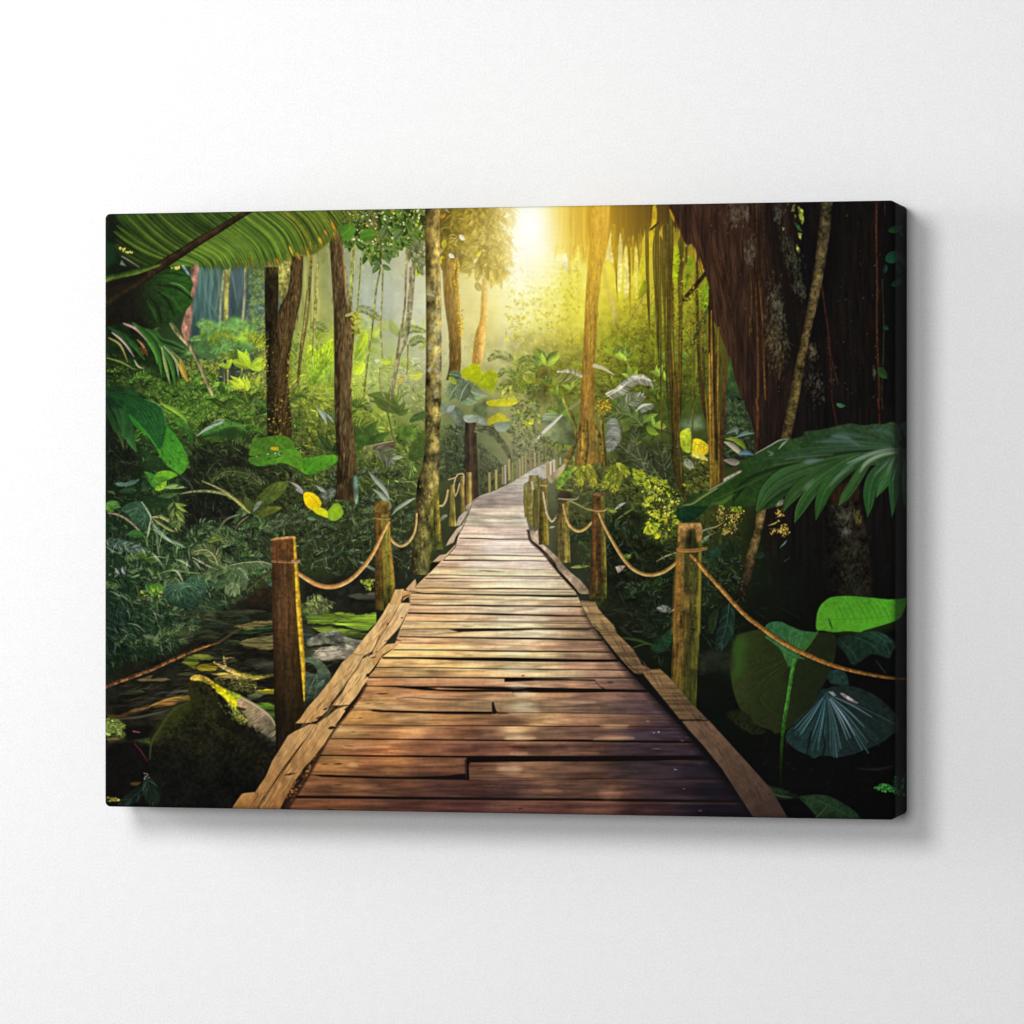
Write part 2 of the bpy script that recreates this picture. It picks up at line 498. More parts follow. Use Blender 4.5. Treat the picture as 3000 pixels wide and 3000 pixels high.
    # yellow foliage behind the sun side
    scatter([(1480, 850), (1720, 830), (1720, 1130), (1500, 1120)], 1500, (5, 20), .55, (.5, 1.5), 12, .72, 1.35, 'd8d030', .15, 'f4ec80', .8)
    scatter([(1720, 830), (1980, 830), (2080, 1000), (2080, 1180), (1720, 1180)], 1900, (5, 20), .5, (.6, 1.5), 13, .5, 1.5, '8c9a1c', .16, 'd8d040', .85)
    scatter([(1960, 720), (2090, 740), (2090, 900), (1990, 860)], 260, (6, 18), .5, (.6, 1.5), 14, .7, 1.5, '8cb010', .25, 'a8d018', .9, gain=1.2)
    overgrow([(1490, 880), (2060, 860), (2080, 1180), (1500, 1180)], 2200, (5, 20), .4, (.5, 1.5), 603, .6, 1.5, .04, 'c0b828', .25, .7, .3, .25, .1)
    # darker hollow, far bush and trunk
    poly(t('C', [(0, 1370), (150, 1310), (300, 1380), (500, 1420), (640, 1450), (640, 1640), (420, 1680), (340, 1930), (180, 1930), (150, 1650), (0, 1560)]), '7c8040', '56602c', (t('C', [(0, 1350)])[0], t('C', [(0, 1700)])[0]), 14, 'i', .3, .75)
    poly(t('C', [(180, 1560), (330, 1580), (300, 1930), (180, 1930)]), '505428', None, None, 12, 'v', .3, .8)
    scatter(t('C', [(0, 1340), (640, 1360), (640, 1640), (0, 1600)]), 900, (5, 16), .45, (.4, 1.), 15, .7, 1.4, None, .14, 'd0d080', .7)
    scatter(t('C', [(30, 1480), (200, 1500), (200, 1800), (0, 1930), (0, 1560)]), 420, (6, 20), .55, (.6, 1.4), 16, .7, 1.5, '9cb020', .3, 'c8d830', .85)
    # umbrella tree behind skirt
    poly(t('C', [(450, 760), (640, 720), (640, 1000), (600, 1060), (560, 1230), (510, 1210), (500, 1050), (460, 950)]), 'b0a038', '7c8428', (t('C', [(0, 760)])[0], t('C', [(0, 1230)])[0]), 8, 'v', .3, .7)
    # leaning thin trunks right centre
    vine(t('C', [(860, 690), (900, 900), (960, 1150), (1000, 1380), (1030, 1500)]), 11, '9c8844', '7c7034')
    vine(t('C', [(940, 950), (985, 1150), (1005, 1350)]), 12, 'a08c5c', '7c7440', .7)
    vine(t('C', [(1280, 880), (1200, 1050), (1120, 1180), (1040, 1290), (980, 1370)]), 6, '544c18', '948850')
    scatter(t('C', [(780, 1250), (1400, 1200), (1400, 1930), (780, 1930)]), 1100, (6, 24), .4, (.5, 1.2), 17, .45, 1.6, '6c8020', .16, 'a8b840', .85)

def lit_middle():
    # luminous big leaves around thin trunk (tile B lower left)
    G1, G2 = 'c4dc26', '9cba28'
    poly(t('B', [(0, 1440), (60, 1440), (110, 1480), (180, 1390), (250, 1370), (250, 1560), (130, 1740), (60, 1800), (0, 1740)]), 'c0dc2c', '86ac30', (t('B', [(120, 1400)])[0], t('B', [(90, 1790)])[0]), 2, 'f', .2, .95)
    for k in range(9):
        q = t('B', [(60, 1790), (20+k*25, 1600-k*8), (-20+k*38, 1450-k*10)])
        ribbon(q, 2, '5c7c1c', 1.2, .55)
    for bx, by, tx, ty, w, c0, c1 in ((470, 1480, 555, 1280, 30, G2, G1), (455, 1690, 520, 1560, 30, G1, 'c4d838'), (450, 1560, 540, 1440, 26, '7c9c34', G1), (545, 1160, 690, 1180, 10, 'a8aa50', '8a9440'),
                                     (690, 1570, 800, 1570, 17, 'c8d850', 'b4c830'), (640, 1560, 690, 1560, 12, 'd8dcb0', 'e4e4c4'), (960, 1700, 1090, 1690, 30, 'b8c070', 'd8d828'), (980, 1540, 1070, 1540, 6, 'c4c890', 'c4c890'), (860, 1760, 900, 1730, 12, 'd8a020', 'd8a020')):
        p = t('B', [(bx, by), (tx, ty)])
        leaf(p[0], p[1], w, c0, c1, .06, a=.92, rib='e0e880')
    # pale fern sprays mid centre
    for q, c in ((t('B', [(850, 1340), (980, 1270), (1110, 1290)]), '8ca048'), (t('B', [(960, 1420), (1040, 1370), (1115, 1380)]), '98a850'), (t('B', [(20, 1230), (110, 1240), (190, 1290)]), 'a8a850'), (t('B', [(460, 1080), (560, 1090), (690, 1180)]), 'a0a058')):
        frond(q, 16, 20, 5, c, '6c8440', 1., '9c9c58', 2.5, 3, .8, hl='d0d880')
    # slender vines in the middle
    for p, w, c, c2 in ((t('B', [(690, 690), (650, 900), (620, 1200), (570, 1560), (530, 1930)]), 6, '9aa03c', '6c6a34'), (t('B', [(715, 680), (705, 1000), (695, 1300), (710, 1540)]), 5, 'a09c48', '7c7a3c'),
                     (t('B', [(940, 430), (930, 800), (915, 1080), (870, 1360), (835, 1600), (790, 1930)]), 7, '8c7c54', '74684c'), (t('B', [(975, 700), (960, 1000), (930, 1350), (860, 1560), (800, 1900)]), 9, '9c8c64', '7c7058'),
                     (t('B', [(1010, 700), (985, 1020), (960, 1250), (920, 1420)]), 8, '948858', '80785c'), (t('B', [(950, 1420), (940, 1700)]), 5, 'a08a48', '84803c'),
                     (t('B', [(440, 430), (425, 700), (405, 1080)]), 11, '8c8c3c', 'a8a85c'), (t('B', [(505, 600), (490, 850), (470, 1090)]), 5, 'a0a03c', '84842c'), (t('B', [(70, 1000), (60, 1300), (40, 1640)]), 4, '6c6c34', '8c8c4c'),
                     (t('B', [(40, 600), (20, 900), (-5, 1200), (-60, 1500), (-90, 1800)]), 9, '7c6c34', '605828'), (t('B', [(100, 650), (95, 850), (80, 1100), (60, 1300)]), 7, 'a89c54', '8c8440'),
                     (t('B', [(690, 1640), (690, 1800), (730, 1930)]), 6, '74743c', '8c8c50'), (t('A', [(1932, 900), (1900, 1200), (1860, 1500), (1840, 1800)]), 4, '5c5424', '6c6430')):
        vine(p, w, c, c2, .9)
    ribbon(t('F', [(740, 30), (765, 150), (800, 320), (820, 390)]), 5, '5c5c30', 1.2, .9)
    ribbon(t('F', [(790, 0), (770, 100)]), 4, '6c6c38', 1.2, .9)


def undergrowth():
    # left mid: ferny yellow-green masses
    scatter(t('A', [(40, 1480), (500, 1500), (1000, 1560), (1100, 1620), (1040, 1930), (40, 1930)]), 1500, (6, 26), .36, (.6, 1.1), 21, .4, 1.8, '5c8a1c', .20, 'a8c038', .9)
    scatter(t('A', [(1000, 1560), (1110, 1600), (1060, 1800), (800, 1780), (720, 1560)]), 420, (6, 17), .55, (.6, 1.4), 22, .6, 2.0, 'a89a1c', .3, 'd8c828', .9)
    scatter(t('E', [(380, 0), (1500, 0), (1560, 330), (1300, 220), (900, 280), (620, 90)]), 1000, (6, 24), .36, (.4, 1.), 23, .45, 1.75, '7c9a20', .22, 'b4c83c', .9)
    for k in range(44):
        r = random.Random(100+k)
        x, y = t('A', [(r.uniform(380, 1480), r.uniform(1720, 2330))])[0]
        an = r.choice([r.uniform(-.4, .5), r.uniform(2.7, 3.5)]); l = r.uniform(30, 66)
        frond([(x, y), (x+math.cos(an)*l*.5, y-7), (x+math.cos(an)*l, y+math.sin(an)*l*.4+10)], 15, 14, 4, r.choice(['4c8a1c', '5c9424', '6ca028', '3c6c18']), '34601a', 1.0, None, 2, k, .85, hl='98c83c')
    # pale hand-fern lower at A(1030..1220,1790)
    frond(t('A', [(1020, 1810), (1120, 1800), (1225, 1840)]), 20, 15, 6, '7ab030', '5c9428', 1.1, '9cc048', 3, 7, hl='b8dc50')
    # dark hollows
    poly(t('E', [(900, 360), (1350, 330), (1400, 420), (1380, 560), (1450, 640), (1800, 690), (1500, 760), (1300, 680), (1000, 700), (900, 900), (760, 900), (760, 700), (810, 600), (850, 420)]), '151810', None, None, 16, 'i', .3, .8)
    poly(t('E', [(770, 900), (950, 880), (1300, 930), (1350, 1080), (1100, 1280), (1000, 1340), (800, 1290), (740, 1130)]), '12140e', None, None, 16, 'i', .3, .9)
    poly(t('E', [(35, 200), (230, 300), (330, 520), (360, 700), (120, 760), (35, 900)]), '12140e', None, None, 14, 'i', .3, .8)
    # hillside right of that: grassy leaves
    scatter(t('E', [(900, 690), (1500, 650), (1932, 700), (1932, 1300), (1600, 1300), (1050, 1330), (1380, 1080), (1200, 900)]), 1300, (8, 34), .2, (.5, 1.0), 24, .45, 1.8, '56682a', .2, '98a458', .85)
    scatter([(840, 1250), (1230, 1270), (1210, 1500), (1130, 1760), (1000, 1720), (830, 1600)], 2600, (6, 26), .26, (.6, 1.2), 25, .35, 1.85, '48602a', .17, 'a0ac68', .85)
    scatter([(330, 1560), (780, 1560), (780, 1740), (700, 1800), (330, 1880)], 2500, (8, 36), .2, (.8, 1.1), 26, .35, 1.9, '2c4c26', .17, '7c9058', .88)
    scatter(t('I', [(32, 0), (1150, 0), (1000, 250), (700, 380), (300, 560), (32, 620)]), 1900, (9, 44), .14, (1.0, .9), 27, .35, 1.9, '1e4428', .20, '8ca88c', .85, .5)
    # stringy roots & highlights
    r = random.Random(31)
    for i in range(220):
        x = r.uniform(870, 1220); y = r.uniform(1340, 1640); a = r.uniform(.2, 2.9); l = r.uniform(15, 46)
        ribbon([(x, y), (x+math.cos(a)*l*.5+r.uniform(-5, 5), y+math.sin(a)*l*.5), (x+math.cos(a)*l, y+math.sin(a)*l)], r.uniform(1.2, 2.2), r.choice(['707a58', '4c5a34', '8a9070', '39482a']), 1.1, .55)
    for i in range(170):
        x = r.uniform(320, 800); y = r.uniform(1600, 2000)
        if y > 1950 - (x-320)*.35: continue
        a = r.uniform(.2, 1.5); l = r.uniform(20, 60)
        ribbon([(x, y), (x+math.cos(a)*l*.55, y+math.sin(a)*l*.25), (x+math.cos(a)*l, y+math.sin(a)*l)], [1.5, 3.2, .6], r.choice(['86a07a', '4c7040', '335a34', '9aa880', '5c7a3c']), 1., .65)

    overgrow([(330, 1040), (880, 1020), (1250, 1060), (1260, 1380), (330, 1320)], 2600, (8, 26), .22, (.5, 1.1), 601, .6, 2.0, .05, '98a830', .35, .8, .3, .3, .25)
    r = random.Random(620)
    plants = []
    for k in range(124):
        x, y = r.uniform(560, 1250), r.uniform(960, 1330)
        if k > 76: x, y = r.uniform(1780, 2060), r.uniform(980, 1290)
        if k > 104: x, y = r.uniform(1490, 1690), r.uniform(1030, 1290)
        plants.append((y, x, r.random(), k))
    for y, x, u, k in sorted(plants):
        lit = min(1, max(0, (1260-y)/240))
        pal = ['3c5c1c', '4c6c20', '2f4a1c'] if lit < .35 else ['8cac28', 'a8c42c', '7c9c28', 'b8cc34', '6c9428']
        c = hx(r.choice(pal)); l = r.uniform(52, 128)*(.75+.35*(1-lit))*(1 if k < 77 else .7)
        if u < .5:      # arching fern
            an = r.choice([r.uniform(-.9, -.2), r.uniform(3.3, 4.0)])
            e = (x+math.cos(an)*l, y+math.sin(an)*l*.45+l*.12)
            frond([(x, y), (x+math.cos(an)*l*.55, y+math.sin(an)*l*.62), e], 17, l*.26, 5, c, c*.62, .95, c*.8, 2.4, k, .88, hl='c4d860' if lit > .3 else '7c9044')
        elif u < .8:    # broad leaves from one stalk
            for j in range(r.randint(3, 5)):
                an = -1.57+r.uniform(-1.3, 1.3)
                L = l*r.uniform(.45, .8)
                cc = c*r.uniform(.7, 1.25)
                leaf((x, y), (x+math.cos(an)*L, y+math.sin(an)*L), L*r.uniform(.28, .42), cc*.75, cc, r.uniform(-.12, .12), rib=c*1.3, veins=7, va=.10, a=.9)
        else:           # grass fan
            for j in range(9):
                an = -1.57+r.uniform(-1.1, 1.1); L = l*r.uniform(.6, 1.1)
                ribbon([(x, y), (x+math.cos(an)*L*.6, y+math.sin(an)*L*.7), (x+math.cos(an)*L*1.1, y+math.sin(an)*L*.75)], [1.5, 3.4, .6], c*r.uniform(.6, 1.2), 1.1, .85)
    overgrow([(560, 1000), (1250, 1000), (1250, 1320), (560, 1320)], 260, (6, 20), .22, (.6, 1.2), 621, .5, 1.6, .03, '98a830', .2, .65, .3, .45, .3)
    overgrow([(320, 1300), (1240, 1300), (1230, 1700), (320, 1640)], 2600, (8, 30), .2, (.7, 1.2), 602, .7, 2.8, .06, '64783c', .4, .75, .3, .22, .35)

def shrubs_right():
    # dense mass right of the deck
    scatter([(1640, 1330), (2000, 1340), (2080, 1480), (2060, 1760), (1900, 1760), (1700, 1600), (1620, 1500)], 1500, (7, 30), .33, (.6, 1.3), 41, .4, 1.7, '3c4c16', .10, '7c8c34', .85)
    poly(t('G', [(1000, 420), (1250, 400), (1500, 450), (1560, 750), (1450, 790), (1200, 700), (1000, 600)]), '222e18', None, None, 16, 'f', .3, .8)
    poly(t('G', [(900, 1100), (1230, 1080), (1280, 1300), (1530, 1420), (1550, 1900), (900, 1900)]), '10160c', None, None, 18, 'i', .4, .8)
    for q, c, s in ((t('G', [(1420, 760), (1250, 560), (1080, 470)]), '46543a', 1), (t('G', [(1300, 760), (1200, 520), (1160, 300)]), '4c5c40', 2), (t('G', [(1450, 730), (1420, 560), (1370, 430)]), '344428', 3), (t('G', [(1100, 500), (1000, 400), (960, 200)]), '3c4a2c', 4)):
        frond(q, 22, 44, 3.4, c, '2c381c', .8, '6c7450', 2.5, s, .85, hl='8c947c')
    # yellow-lit bush
    b1 = t('G', [(450, 700), (620, 590), (760, 600), (960, 560), (1080, 700), (1250, 760), (1450, 820), (1560, 1000), (1500, 1100), (1280, 1080), (1120, 950), (900, 900), (740, 870), (420, 880)])
    scatter(b1, 1100, (6, 24), .3, (.8, 1.2), 42, .3, 1.8, '808e18', .2, 'c8c830', .9, gain=.95)
    for q, c in ((t('G', [(680, 590), (730, 680), (770, 800)]), 'b89c20'), (t('G', [(660, 590), (640, 680), (640, 800)]), 'a0a81c'), (t('G', [(960, 610), (920, 720), (870, 820)]), '8a9a1c'), (t('G', [(970, 610), (1020, 650), (1070, 700)]), '94a420'), (t('G', [(620, 600), (540, 660), (450, 760)]), '90a828'), (t('G', [(975, 600), (990, 720), (960, 860)]), '74881c')):
        frond(q, 13, 32, 7, c, '6c7a18', .6, None, 3, 5, .95, hl='e0dc50')
    frond(t('G', [(560, 640), (500, 720), (430, 830)]), 14, 22, 7, '6aa024', '3c7018', .9, None, 2, 9, .9, hl='a8c830')
    # row of bright yellow-green leaflets
    r = random.Random(44)
    for i in range(75):
        u = r.random()
        x, y = t('G', [(1130+u*330, 700+u*130+r.uniform(-55, 60))])[0]
        l = r.uniform(9, 22)
        leaf((x, y), (x+l*math.cos(r.uniform(-.5, 1.6)), y+l*math.sin(r.uniform(-.5, 1.6))), l*.5, r.choice(['a8b41c', '8ca01c', '6c8018', 'c0c42c']), '7c901c', .1, a=.9)
    for (cx, cy), n, R, w in ((t('G', [(1310, 1000)])[0], 1, 0, 0),):
        leaf(*t('G', [(1225, 1000), (1350, 900)]), 22, 'c8cc30', 'a8b01c', .05, rib='6c7c10')
        leaf(*t('G', [(1240, 960), (1310, 1010)]), 12, 'd8d848', 'b0b82c')
    # clover-like bright leaves
    for bx, by, tx, ty, w, c in ((1430, 1130, 1290, 1060, 26, 'c0cc2c'), (1370, 1210, 1250, 1170, 22, 'b8c82c'), (1370, 1215, 1240, 1260, 30, 'c4cc28'), (1345, 1300, 1400, 1265, 17, 'd0d020'), (1360, 1210, 1400, 1110, 14, 'a8b424'), (1500, 1300, 1430, 1260, 10, 'a8ac30'), (1530, 1160, 1570, 1150, 16, '9cae20'), (1600, 800, 1720, 800, 10, 'a8a428'), (1440, 1080, 1460, 1180, 14, 'c8b428')):
        p = t('G', [(bx, by), (tx, ty)])
        leaf(p[0], p[1], w, c, c, .05, a=.97, rib='889810', side=.1)
    specks(t('G', [(1200, 700), (1560, 850), (1600, 1060), (1250, 1100)]), 220, ['c8c83c', '2c3410', '88982c', 'e0dc60', '1c240c'], (4, 12), 45)
    specks(t('G', [(1250, 1050), (1560, 1080), (1530, 1320), (1350, 1330)]), 130, ['b8bc2c', '2c3410', '6c7c1c', '1c240c'], (4, 12), 46)
    # plants behind vines: big yellow leaves
    poly(t('G', [(1590, 310), (1680, 280), (1690, 480), (1640, 500), (1590, 440)]), 'b8c42c', '8aa020', (t('G', [(1600, 300)])[0], t('G', [(1680, 480)])[0]), 2, 'f', .15)
    poly(t('G', [(1700, 385), (1780, 380), (1865, 460), (1790, 540), (1700, 510)]), 'f0d820', 'd8b418', (t('G', [(1720, 390)])[0], t('G', [(1800, 530)])[0]), 2, 'f', .08)
    leaf(*t('G', [(1690, 520), (1850, 580)]), 18, 'e8d850', 'e0cc60', -.08, rib='b8a020')
    leaf(*t('G', [(1780, 640), (1840, 590)]), 18, 'b8b41c', 'c8c428')
    poly(t('G', [(1600, 190), (1760, 150), (1800, 220), (1780, 280), (1600, 270)]), '6c8478', '748c70', (t('G', [(1600, 200)])[0], t('G', [(1780, 200)])[0]), 9, 'i', .3, .55)
    leaf(*t('G', [(1350, 240), (1460, 260)]), 20, '8a9428', 'a4a838', 0, veins=6, va=.15, a=.8)
    leaf(*t('G', [(1270, 250), (1390, 330)]), 20, '5c7c20', '8aa82c', .1, veins=6, va=.15, a=.85)
    leaf(*t('G', [(1240, 220), (1380, 140)]), 18, '5c7c2c', '8aa848', -.1, rib='a8bc68')
    scatter(t('G', [(1600, 560), (1900, 600), (1880, 800), (1650, 900)]), 330, (8, 28), .3, (.8, .8), 47, .5, 1.8, '94901c', .3, 'd0c83c', .9)
    leaf(*t('G', [(1640, 560), (1720, 650)]), 22, '9a9a84', 'b4b09c', .1, a=.8)
    # grass blades mid
    for q, w, c in ((t('G', [(980, 1140), (1080, 1070), (1160, 1020)]), 5, '6c7c34'), (t('G', [(960, 1050), (1020, 1000), (1070, 975)]), 8, 'b0b4a0'), (t('G', [(885, 1035), (940, 1055), (990, 1060)]), 9, '8ca02c'), (t('G', [(1100, 970), (1200, 980), (1260, 1060)]), 7, '405020'), (t('G', [(1250, 860), (1330, 880), (1390, 960)]), 4, '98a050'),
                    (t('G', [(980, 1180), (1060, 1260), (1150, 1450), (1300, 1550)]), 10, '26321a'), (t('G', [(560, 1260), (640, 1340), (730, 1420)]), 7, '3a4a24')):
        ribbon(q, [w*.4]+[w]*(len(q)-2)+[w*.2], c, 1.1, .9)
    leaf(*t('G', [(1010, 1450), (1140, 1455)]), 24, '4c8418', '98c030', 0, rib='b8d040')
    leaf(*t('G', [(1020, 1460), (905, 1405)]), 9, '8c8c3c', 'a8a858', .1)
    poly(t('G', [(975, 1580), (1010, 1570), (1070, 1570), (1050, 1600), (1000, 1640)]), 'c8aa98', 'a88c80', (t('G', [(980, 1570)])[0], t('G', [(1060, 1600)])[0]), 1.5, sm=False)
    leaf(*t('G', [(550, 1585), (740, 1570)]), 9, '9ca048', '7c8c2c', 0, a=.9)
    leaf(*t('G', [(350, 1210), (410, 1200)]), 5, 'b8b890', 'a0a078', 0, a=.9)
    leaf(*t('G', [(1320, 1750), (1480, 1640)]), 24, '26441a', '1c3412', .06)
    # long blade by the right post
    ribbon(t('G', [(1360, 1530), (1450, 1480), (1550, 1445)]), [1, 4, 3], 'a89868', 1., .9)
    ribbon(t('G', [(1790, 1245), (1850, 1220), (1932, 1200)]), [5, 4, 2], '8a9478', 1., .8)
    ribbon(t('G', [(1790, 1350), (1830, 1310), (1865, 1280)]), [6, 9, 1], '98a08a', 1., .8)
    leaf(*t('G', [(1790, 1500), (1990, 1380)]), 32, '12301a', '1e4a26', .1, rib='34603c')

def grassy_leaves_left():
    # ---- tile A lower-left: blades and leaf ----
    poly(t('A', [(35, 1200), (300, 1200), (520, 1500), (700, 1600), (690, 1780), (500, 1700), (250, 1560), (35, 1480)]), '14240e', None, None, 14, 'i', .35, .9)
    B = [((200, 1215), (340, 1280), (485, 1450), 9, 'b08a84'), ((90, 1300), (200, 1390), (300, 1530), 6, 'b09a90'), ((60, 1350), (170, 1420), (240, 1580), 6, '8a8440'), ((330, 1370), (380, 1420), (412, 1480), 6, 'a8744c'),
         ((250, 1160), (420, 1330), (540, 1500), 18, '2c5c1c'), ((330, 1190), (520, 1350), (640, 1560), 16, '2a5a1c'), ((150, 1290), (300, 1420), (400, 1560), 16, '24501c'), ((60, 1250), (180, 1330), (290, 1480), 14, '1e4218'),
         ((540, 1420), (640, 1560), (690, 1800), 16, '3a6c24'), ((560, 1440), (600, 1620), (640, 1790), 10, '7c9450'), ((580, 1430), (690, 1560), (720, 1720), 7, '8ca078'), ((610, 1440), (740, 1560), (800, 1680), 6, '6c8a4c'),
         ((480, 1400), (540, 1560), (560, 1720), 12, '2e601e'), ((420, 1380), (500, 1500), (520, 1600), 8, '4c8428'), ((650, 1490), (720, 1600), (760, 1730), 7, 'a09040'), ((730, 1570), (770, 1670), (805, 1760), 10, 'b8882c'), ((720, 1600), (760, 1690), (780, 1740), 4, 'd8b040'),
         ((40, 1540), (180, 1580), (300, 1650), 5, '6c7c3c'), ((300, 1560), (340, 1620), (390, 1640), 5, '94a070'), ((490, 1170), (520, 1250), (480, 1290), 12, '3a5a1c'), ((600, 1140), (700, 1290), (830, 1450), 14, '5c6430')]
    for p0, p1, p2, w, c in B:
        ribbon(t('A', [p0, p1, p2]), [w*.35, w, w*.2], leaffn(c, c, side=.25), 1.1, .95)
    poly(t('A', [(475, 1275), (520, 1290), (580, 1360), (700, 1390), (815, 1470), (760, 1490), (650, 1455), (545, 1400)]), '2c4c1c', '42662c', (t('A', [(500, 1300)])[0], t('A', [(780, 1470)])[0]), 1.4, 'f', .12)
    poly(t('A', [(500, 1300), (545, 1360), (660, 1400), (790, 1475), (690, 1440), (560, 1395)]), '1a3410', None, None, 1.5)
    dabc = hx('6c3c14')
    for i in range(9):
        x, y = t('A', [(365+i*7, 1450+(i*37) % 60)])[0]
        dab(x, y, 9, 4, i, dabc)
    # twig across
    ribbon(t('A', [(600, 1140), (700, 1300), (820, 1430), (900, 1570), (960, 1720), (1040, 1890)]), [3, 6, 11, 9, 9, 8], bark(['b0a078', '8c7c54', '6c5c38']), 1.1)
    # pink trunk
    trunk(t('A', [(845, 640), (835, 800), (850, 850), (815, 1000), (790, 1120), (745, 1290), (790, 1370)]), t('A', [(925, 640), (905, 740), (895, 850), (865, 960), (855, 1080), (838, 1240), (825, 1390)]),
          bark(['8a5c48', 'a8785e', '9a7060', '7a5a4c'], None, 'b', .3))
    # dark large leaf behind frond stem
    pts = t('A', [(30, 830), (200, 780), (480, 750), (630, 705), (740, 720), (830, 790), (855, 850), (830, 930), (850, 1000), (800, 1080), (700, 1160), (690, 1190), (560, 1240), (430, 1270), (260, 1200), (60, 1240), (30, 1240)])
    poly(pts, '15140d', '244f16', (t('A', [(300, 1000)])[0], t('A', [(760, 900)])[0]), 1.6, 'f', .15)
    for a_, b_, c_, w in (((450, 790), (650, 800), (850, 850), 5), ((500, 850), (700, 880), (850, 990), 7), ((480, 900), (600, 980), (680, 1150), 8), ((430, 950), (520, 1060), (560, 1220), 8), ((440, 760), (640, 740), (800, 770), 4)):
        ribbon(t('A', [a_, b_, c_]), [w*.3, w, w*.5], '0f1c0a', 2.2, .75)
    for a_, b_, c_, w in (((640, 830), (740, 860), (830, 940), 9), ((520, 800), (680, 800), (840, 840), 7), ((560, 930), (660, 980), (740, 1100), 9), ((420, 1000), (480, 1100), (520, 1200), 8)):
        ribbon(t('A', [a_, b_, c_]), [w*.2, w, w*.4], '32661a', 4, .6)
    ribbon(t('A', [(640, 830), (740, 860), (820, 930)]), [1, 3, 1], '7c9a50', 1.3, .8)

def frond_topleft():
    poly(t('A', [(35, 180), (330, 170), (560, 640), (30, 780)]), '121a0e', None, None, 8, 'i', .3, .8)
    poly(t('A', [(35, 460), (130, 500), (120, 620), (35, 690)]), '14331a', None, None, 8, None, 0, .8)
    r = random.Random(77)
    rach = smooth(np.array(t('A', [(420, 740), (560, 660), (720, 560), (900, 445), (1080, 340), (1280, 215), (1420, 130), (1560, 40), (1800, -120), (2100, -330), (2400, -560)]), f4), 10)
    n = 74
    # underside fill so the blade reads as one sheet
    poly(t('A', [(420, 700), (300, 400), (130, 200), (340, 170), (700, 150), (1400, 140), (1420, 170), (900, 440), (560, 650)]), '2f4c14', None, None, 6, None, 0, .9)
    poly(t('A', [(620, 640), (900, 460), (1400, 170), (1440, 150), (2150, 130), (2230, 330), (2000, 560), (1880, 570), (1750, 600), (1650, 650), (1450, 665), (1150, 670), (1000, 690), (860, 640), (720, 600)]), '344f14', '4c5e18', (t('A', [(700, 600)])[0], t('A', [(2000, 400)])[0]), 5, None, 0, .95)
    cols = ['405a18', '4e681c', '385216', '566e1e', '304a14', '48621c']
    dk = ['20360f', '2a4212', '1c300e']
    def drop(p, u, i):
        # lower-right leaflets: tip positions along the hem curve
        tx = p[0]+95+20*(1-u)+r.uniform(-6, 6)
        hem = np.interp(tx, [480, 540, 600, 650, 700, 760, 800, 850, 880, 905, 930, 960, 1000, 1060, 1150], [740, 765, 785, 782, 778, 778, 775, 768, 745, 740, 735, 702, 682, 680, 690])
        return tx, hem+r.uniform(-7, 9)
    k = 0
    for i in range(n):
        u = i/n
        p = rach[int(u*(len(rach)-1))]
        # upper-left side
        if p[1] > 500:
            L = 205*(.55+.45*min(1, u*5))
            an = math.radians(214+6*math.sin(i)) if u < .2 else math.radians(222+r.uniform(-2, 3))
            e = (p[0]+math.cos(an)*L, p[1]+math.sin(an)*L)
            w = r.uniform(9, 15)
            c = r.choice(cols)
            dim = .55+.45*min(1, u*6)
            c = hx(c)*dim*.92
            leaf(p, e, w, c, c*.85, r.uniform(-.06, -.02), [.5, .9, 1, 1, .95, .7, .2], veins=0, side=.3)
            leaf((p[0]+5, p[1]-4), (e[0]+5, e[1]-3), r.uniform(3, 6), hx(r.choice(dk)), hx(r.choice(dk)), -.04, [.5, 1, 1, 1, .8, .4, .1], a=.9)
    # lower right streaks, bent
    m = 88
    for i in range(m):
        u = i/(m-1)
        p = rach[int((.10+.9*u)*(len(rach)-1))]
        sx = p[0]; sy = p[1]
        tx = 520+u*545+r.uniform(-3, 3)
        hem = np.interp(tx, [480, 540, 600, 650, 700, 760, 800, 850, 880, 905, 930, 960, 1000, 1060, 1150], [745, 770, 788, 784, 778, 779, 776, 770, 745, 742, 735, 704, 686, 682, 690])+r.uniform(-8, 9)
        if tx > 985: hem = np.interp(tx, [985, 1020, 1080], [690, 650, 600])+r.uniform(-10, 14)
        bx = tx-(95+55*u)-max(0, (u-.5))*40; by = None
        # start on the rachis line (art coords of the line / above the frame)
        bx0 = 470+u*420; by0 = np.interp(bx0, [470, 580, 700, 760, 900], [778, 708, 634, 590, 505])
        mid = (bx0*.42+tx*.58+14, by0*.55+hem*.45)
        w = r.uniform(9, 15)*(1.1 if u < .6 else .85)
        c = hx(r.choice(cols))*(.95+.12*u)
        if u > .7: c = c*np.array([1.12, .95, .9], f4)
        ribbon([(bx0, by0), mid, (tx, hem)], [w*.6, w, 1.2], leaffn(c, c*1.08, side=.28), 1.1)
        ribbon([(bx0+6, by0), (mid[0]+6, mid[1]-3), (tx+5, hem-22)], [2.5, r.uniform(3.5, 7.5), .8], hx(r.choice(dk)), 1.1, .92)
        if r.random() < .45:
            ribbon([(bx0-2, by0), (mid[0]-2, mid[1]), (tx-2, hem-4)], [.8, 1.6, .6], '8a9c30', 1., .7)
        if u > .18 and r.random() < .32:
            oc = r.choice(['b88218', 'a86c14', 'c89a28', '98641c'])
            ribbon([(tx-7, hem-20), (tx-1, hem+3)], [r.uniform(1.5, 3.4), .7], oc, 1.1, .8)
        if u > .3 and r.random() < .6:
            ribbon([(tx-4, hem-5), (tx+r.uniform(-2, 4), hem+r.uniform(10, 34))], [2.2, .6], r.choice(['7c701c', '948420', '5c5c1c']), 1.1, .7)
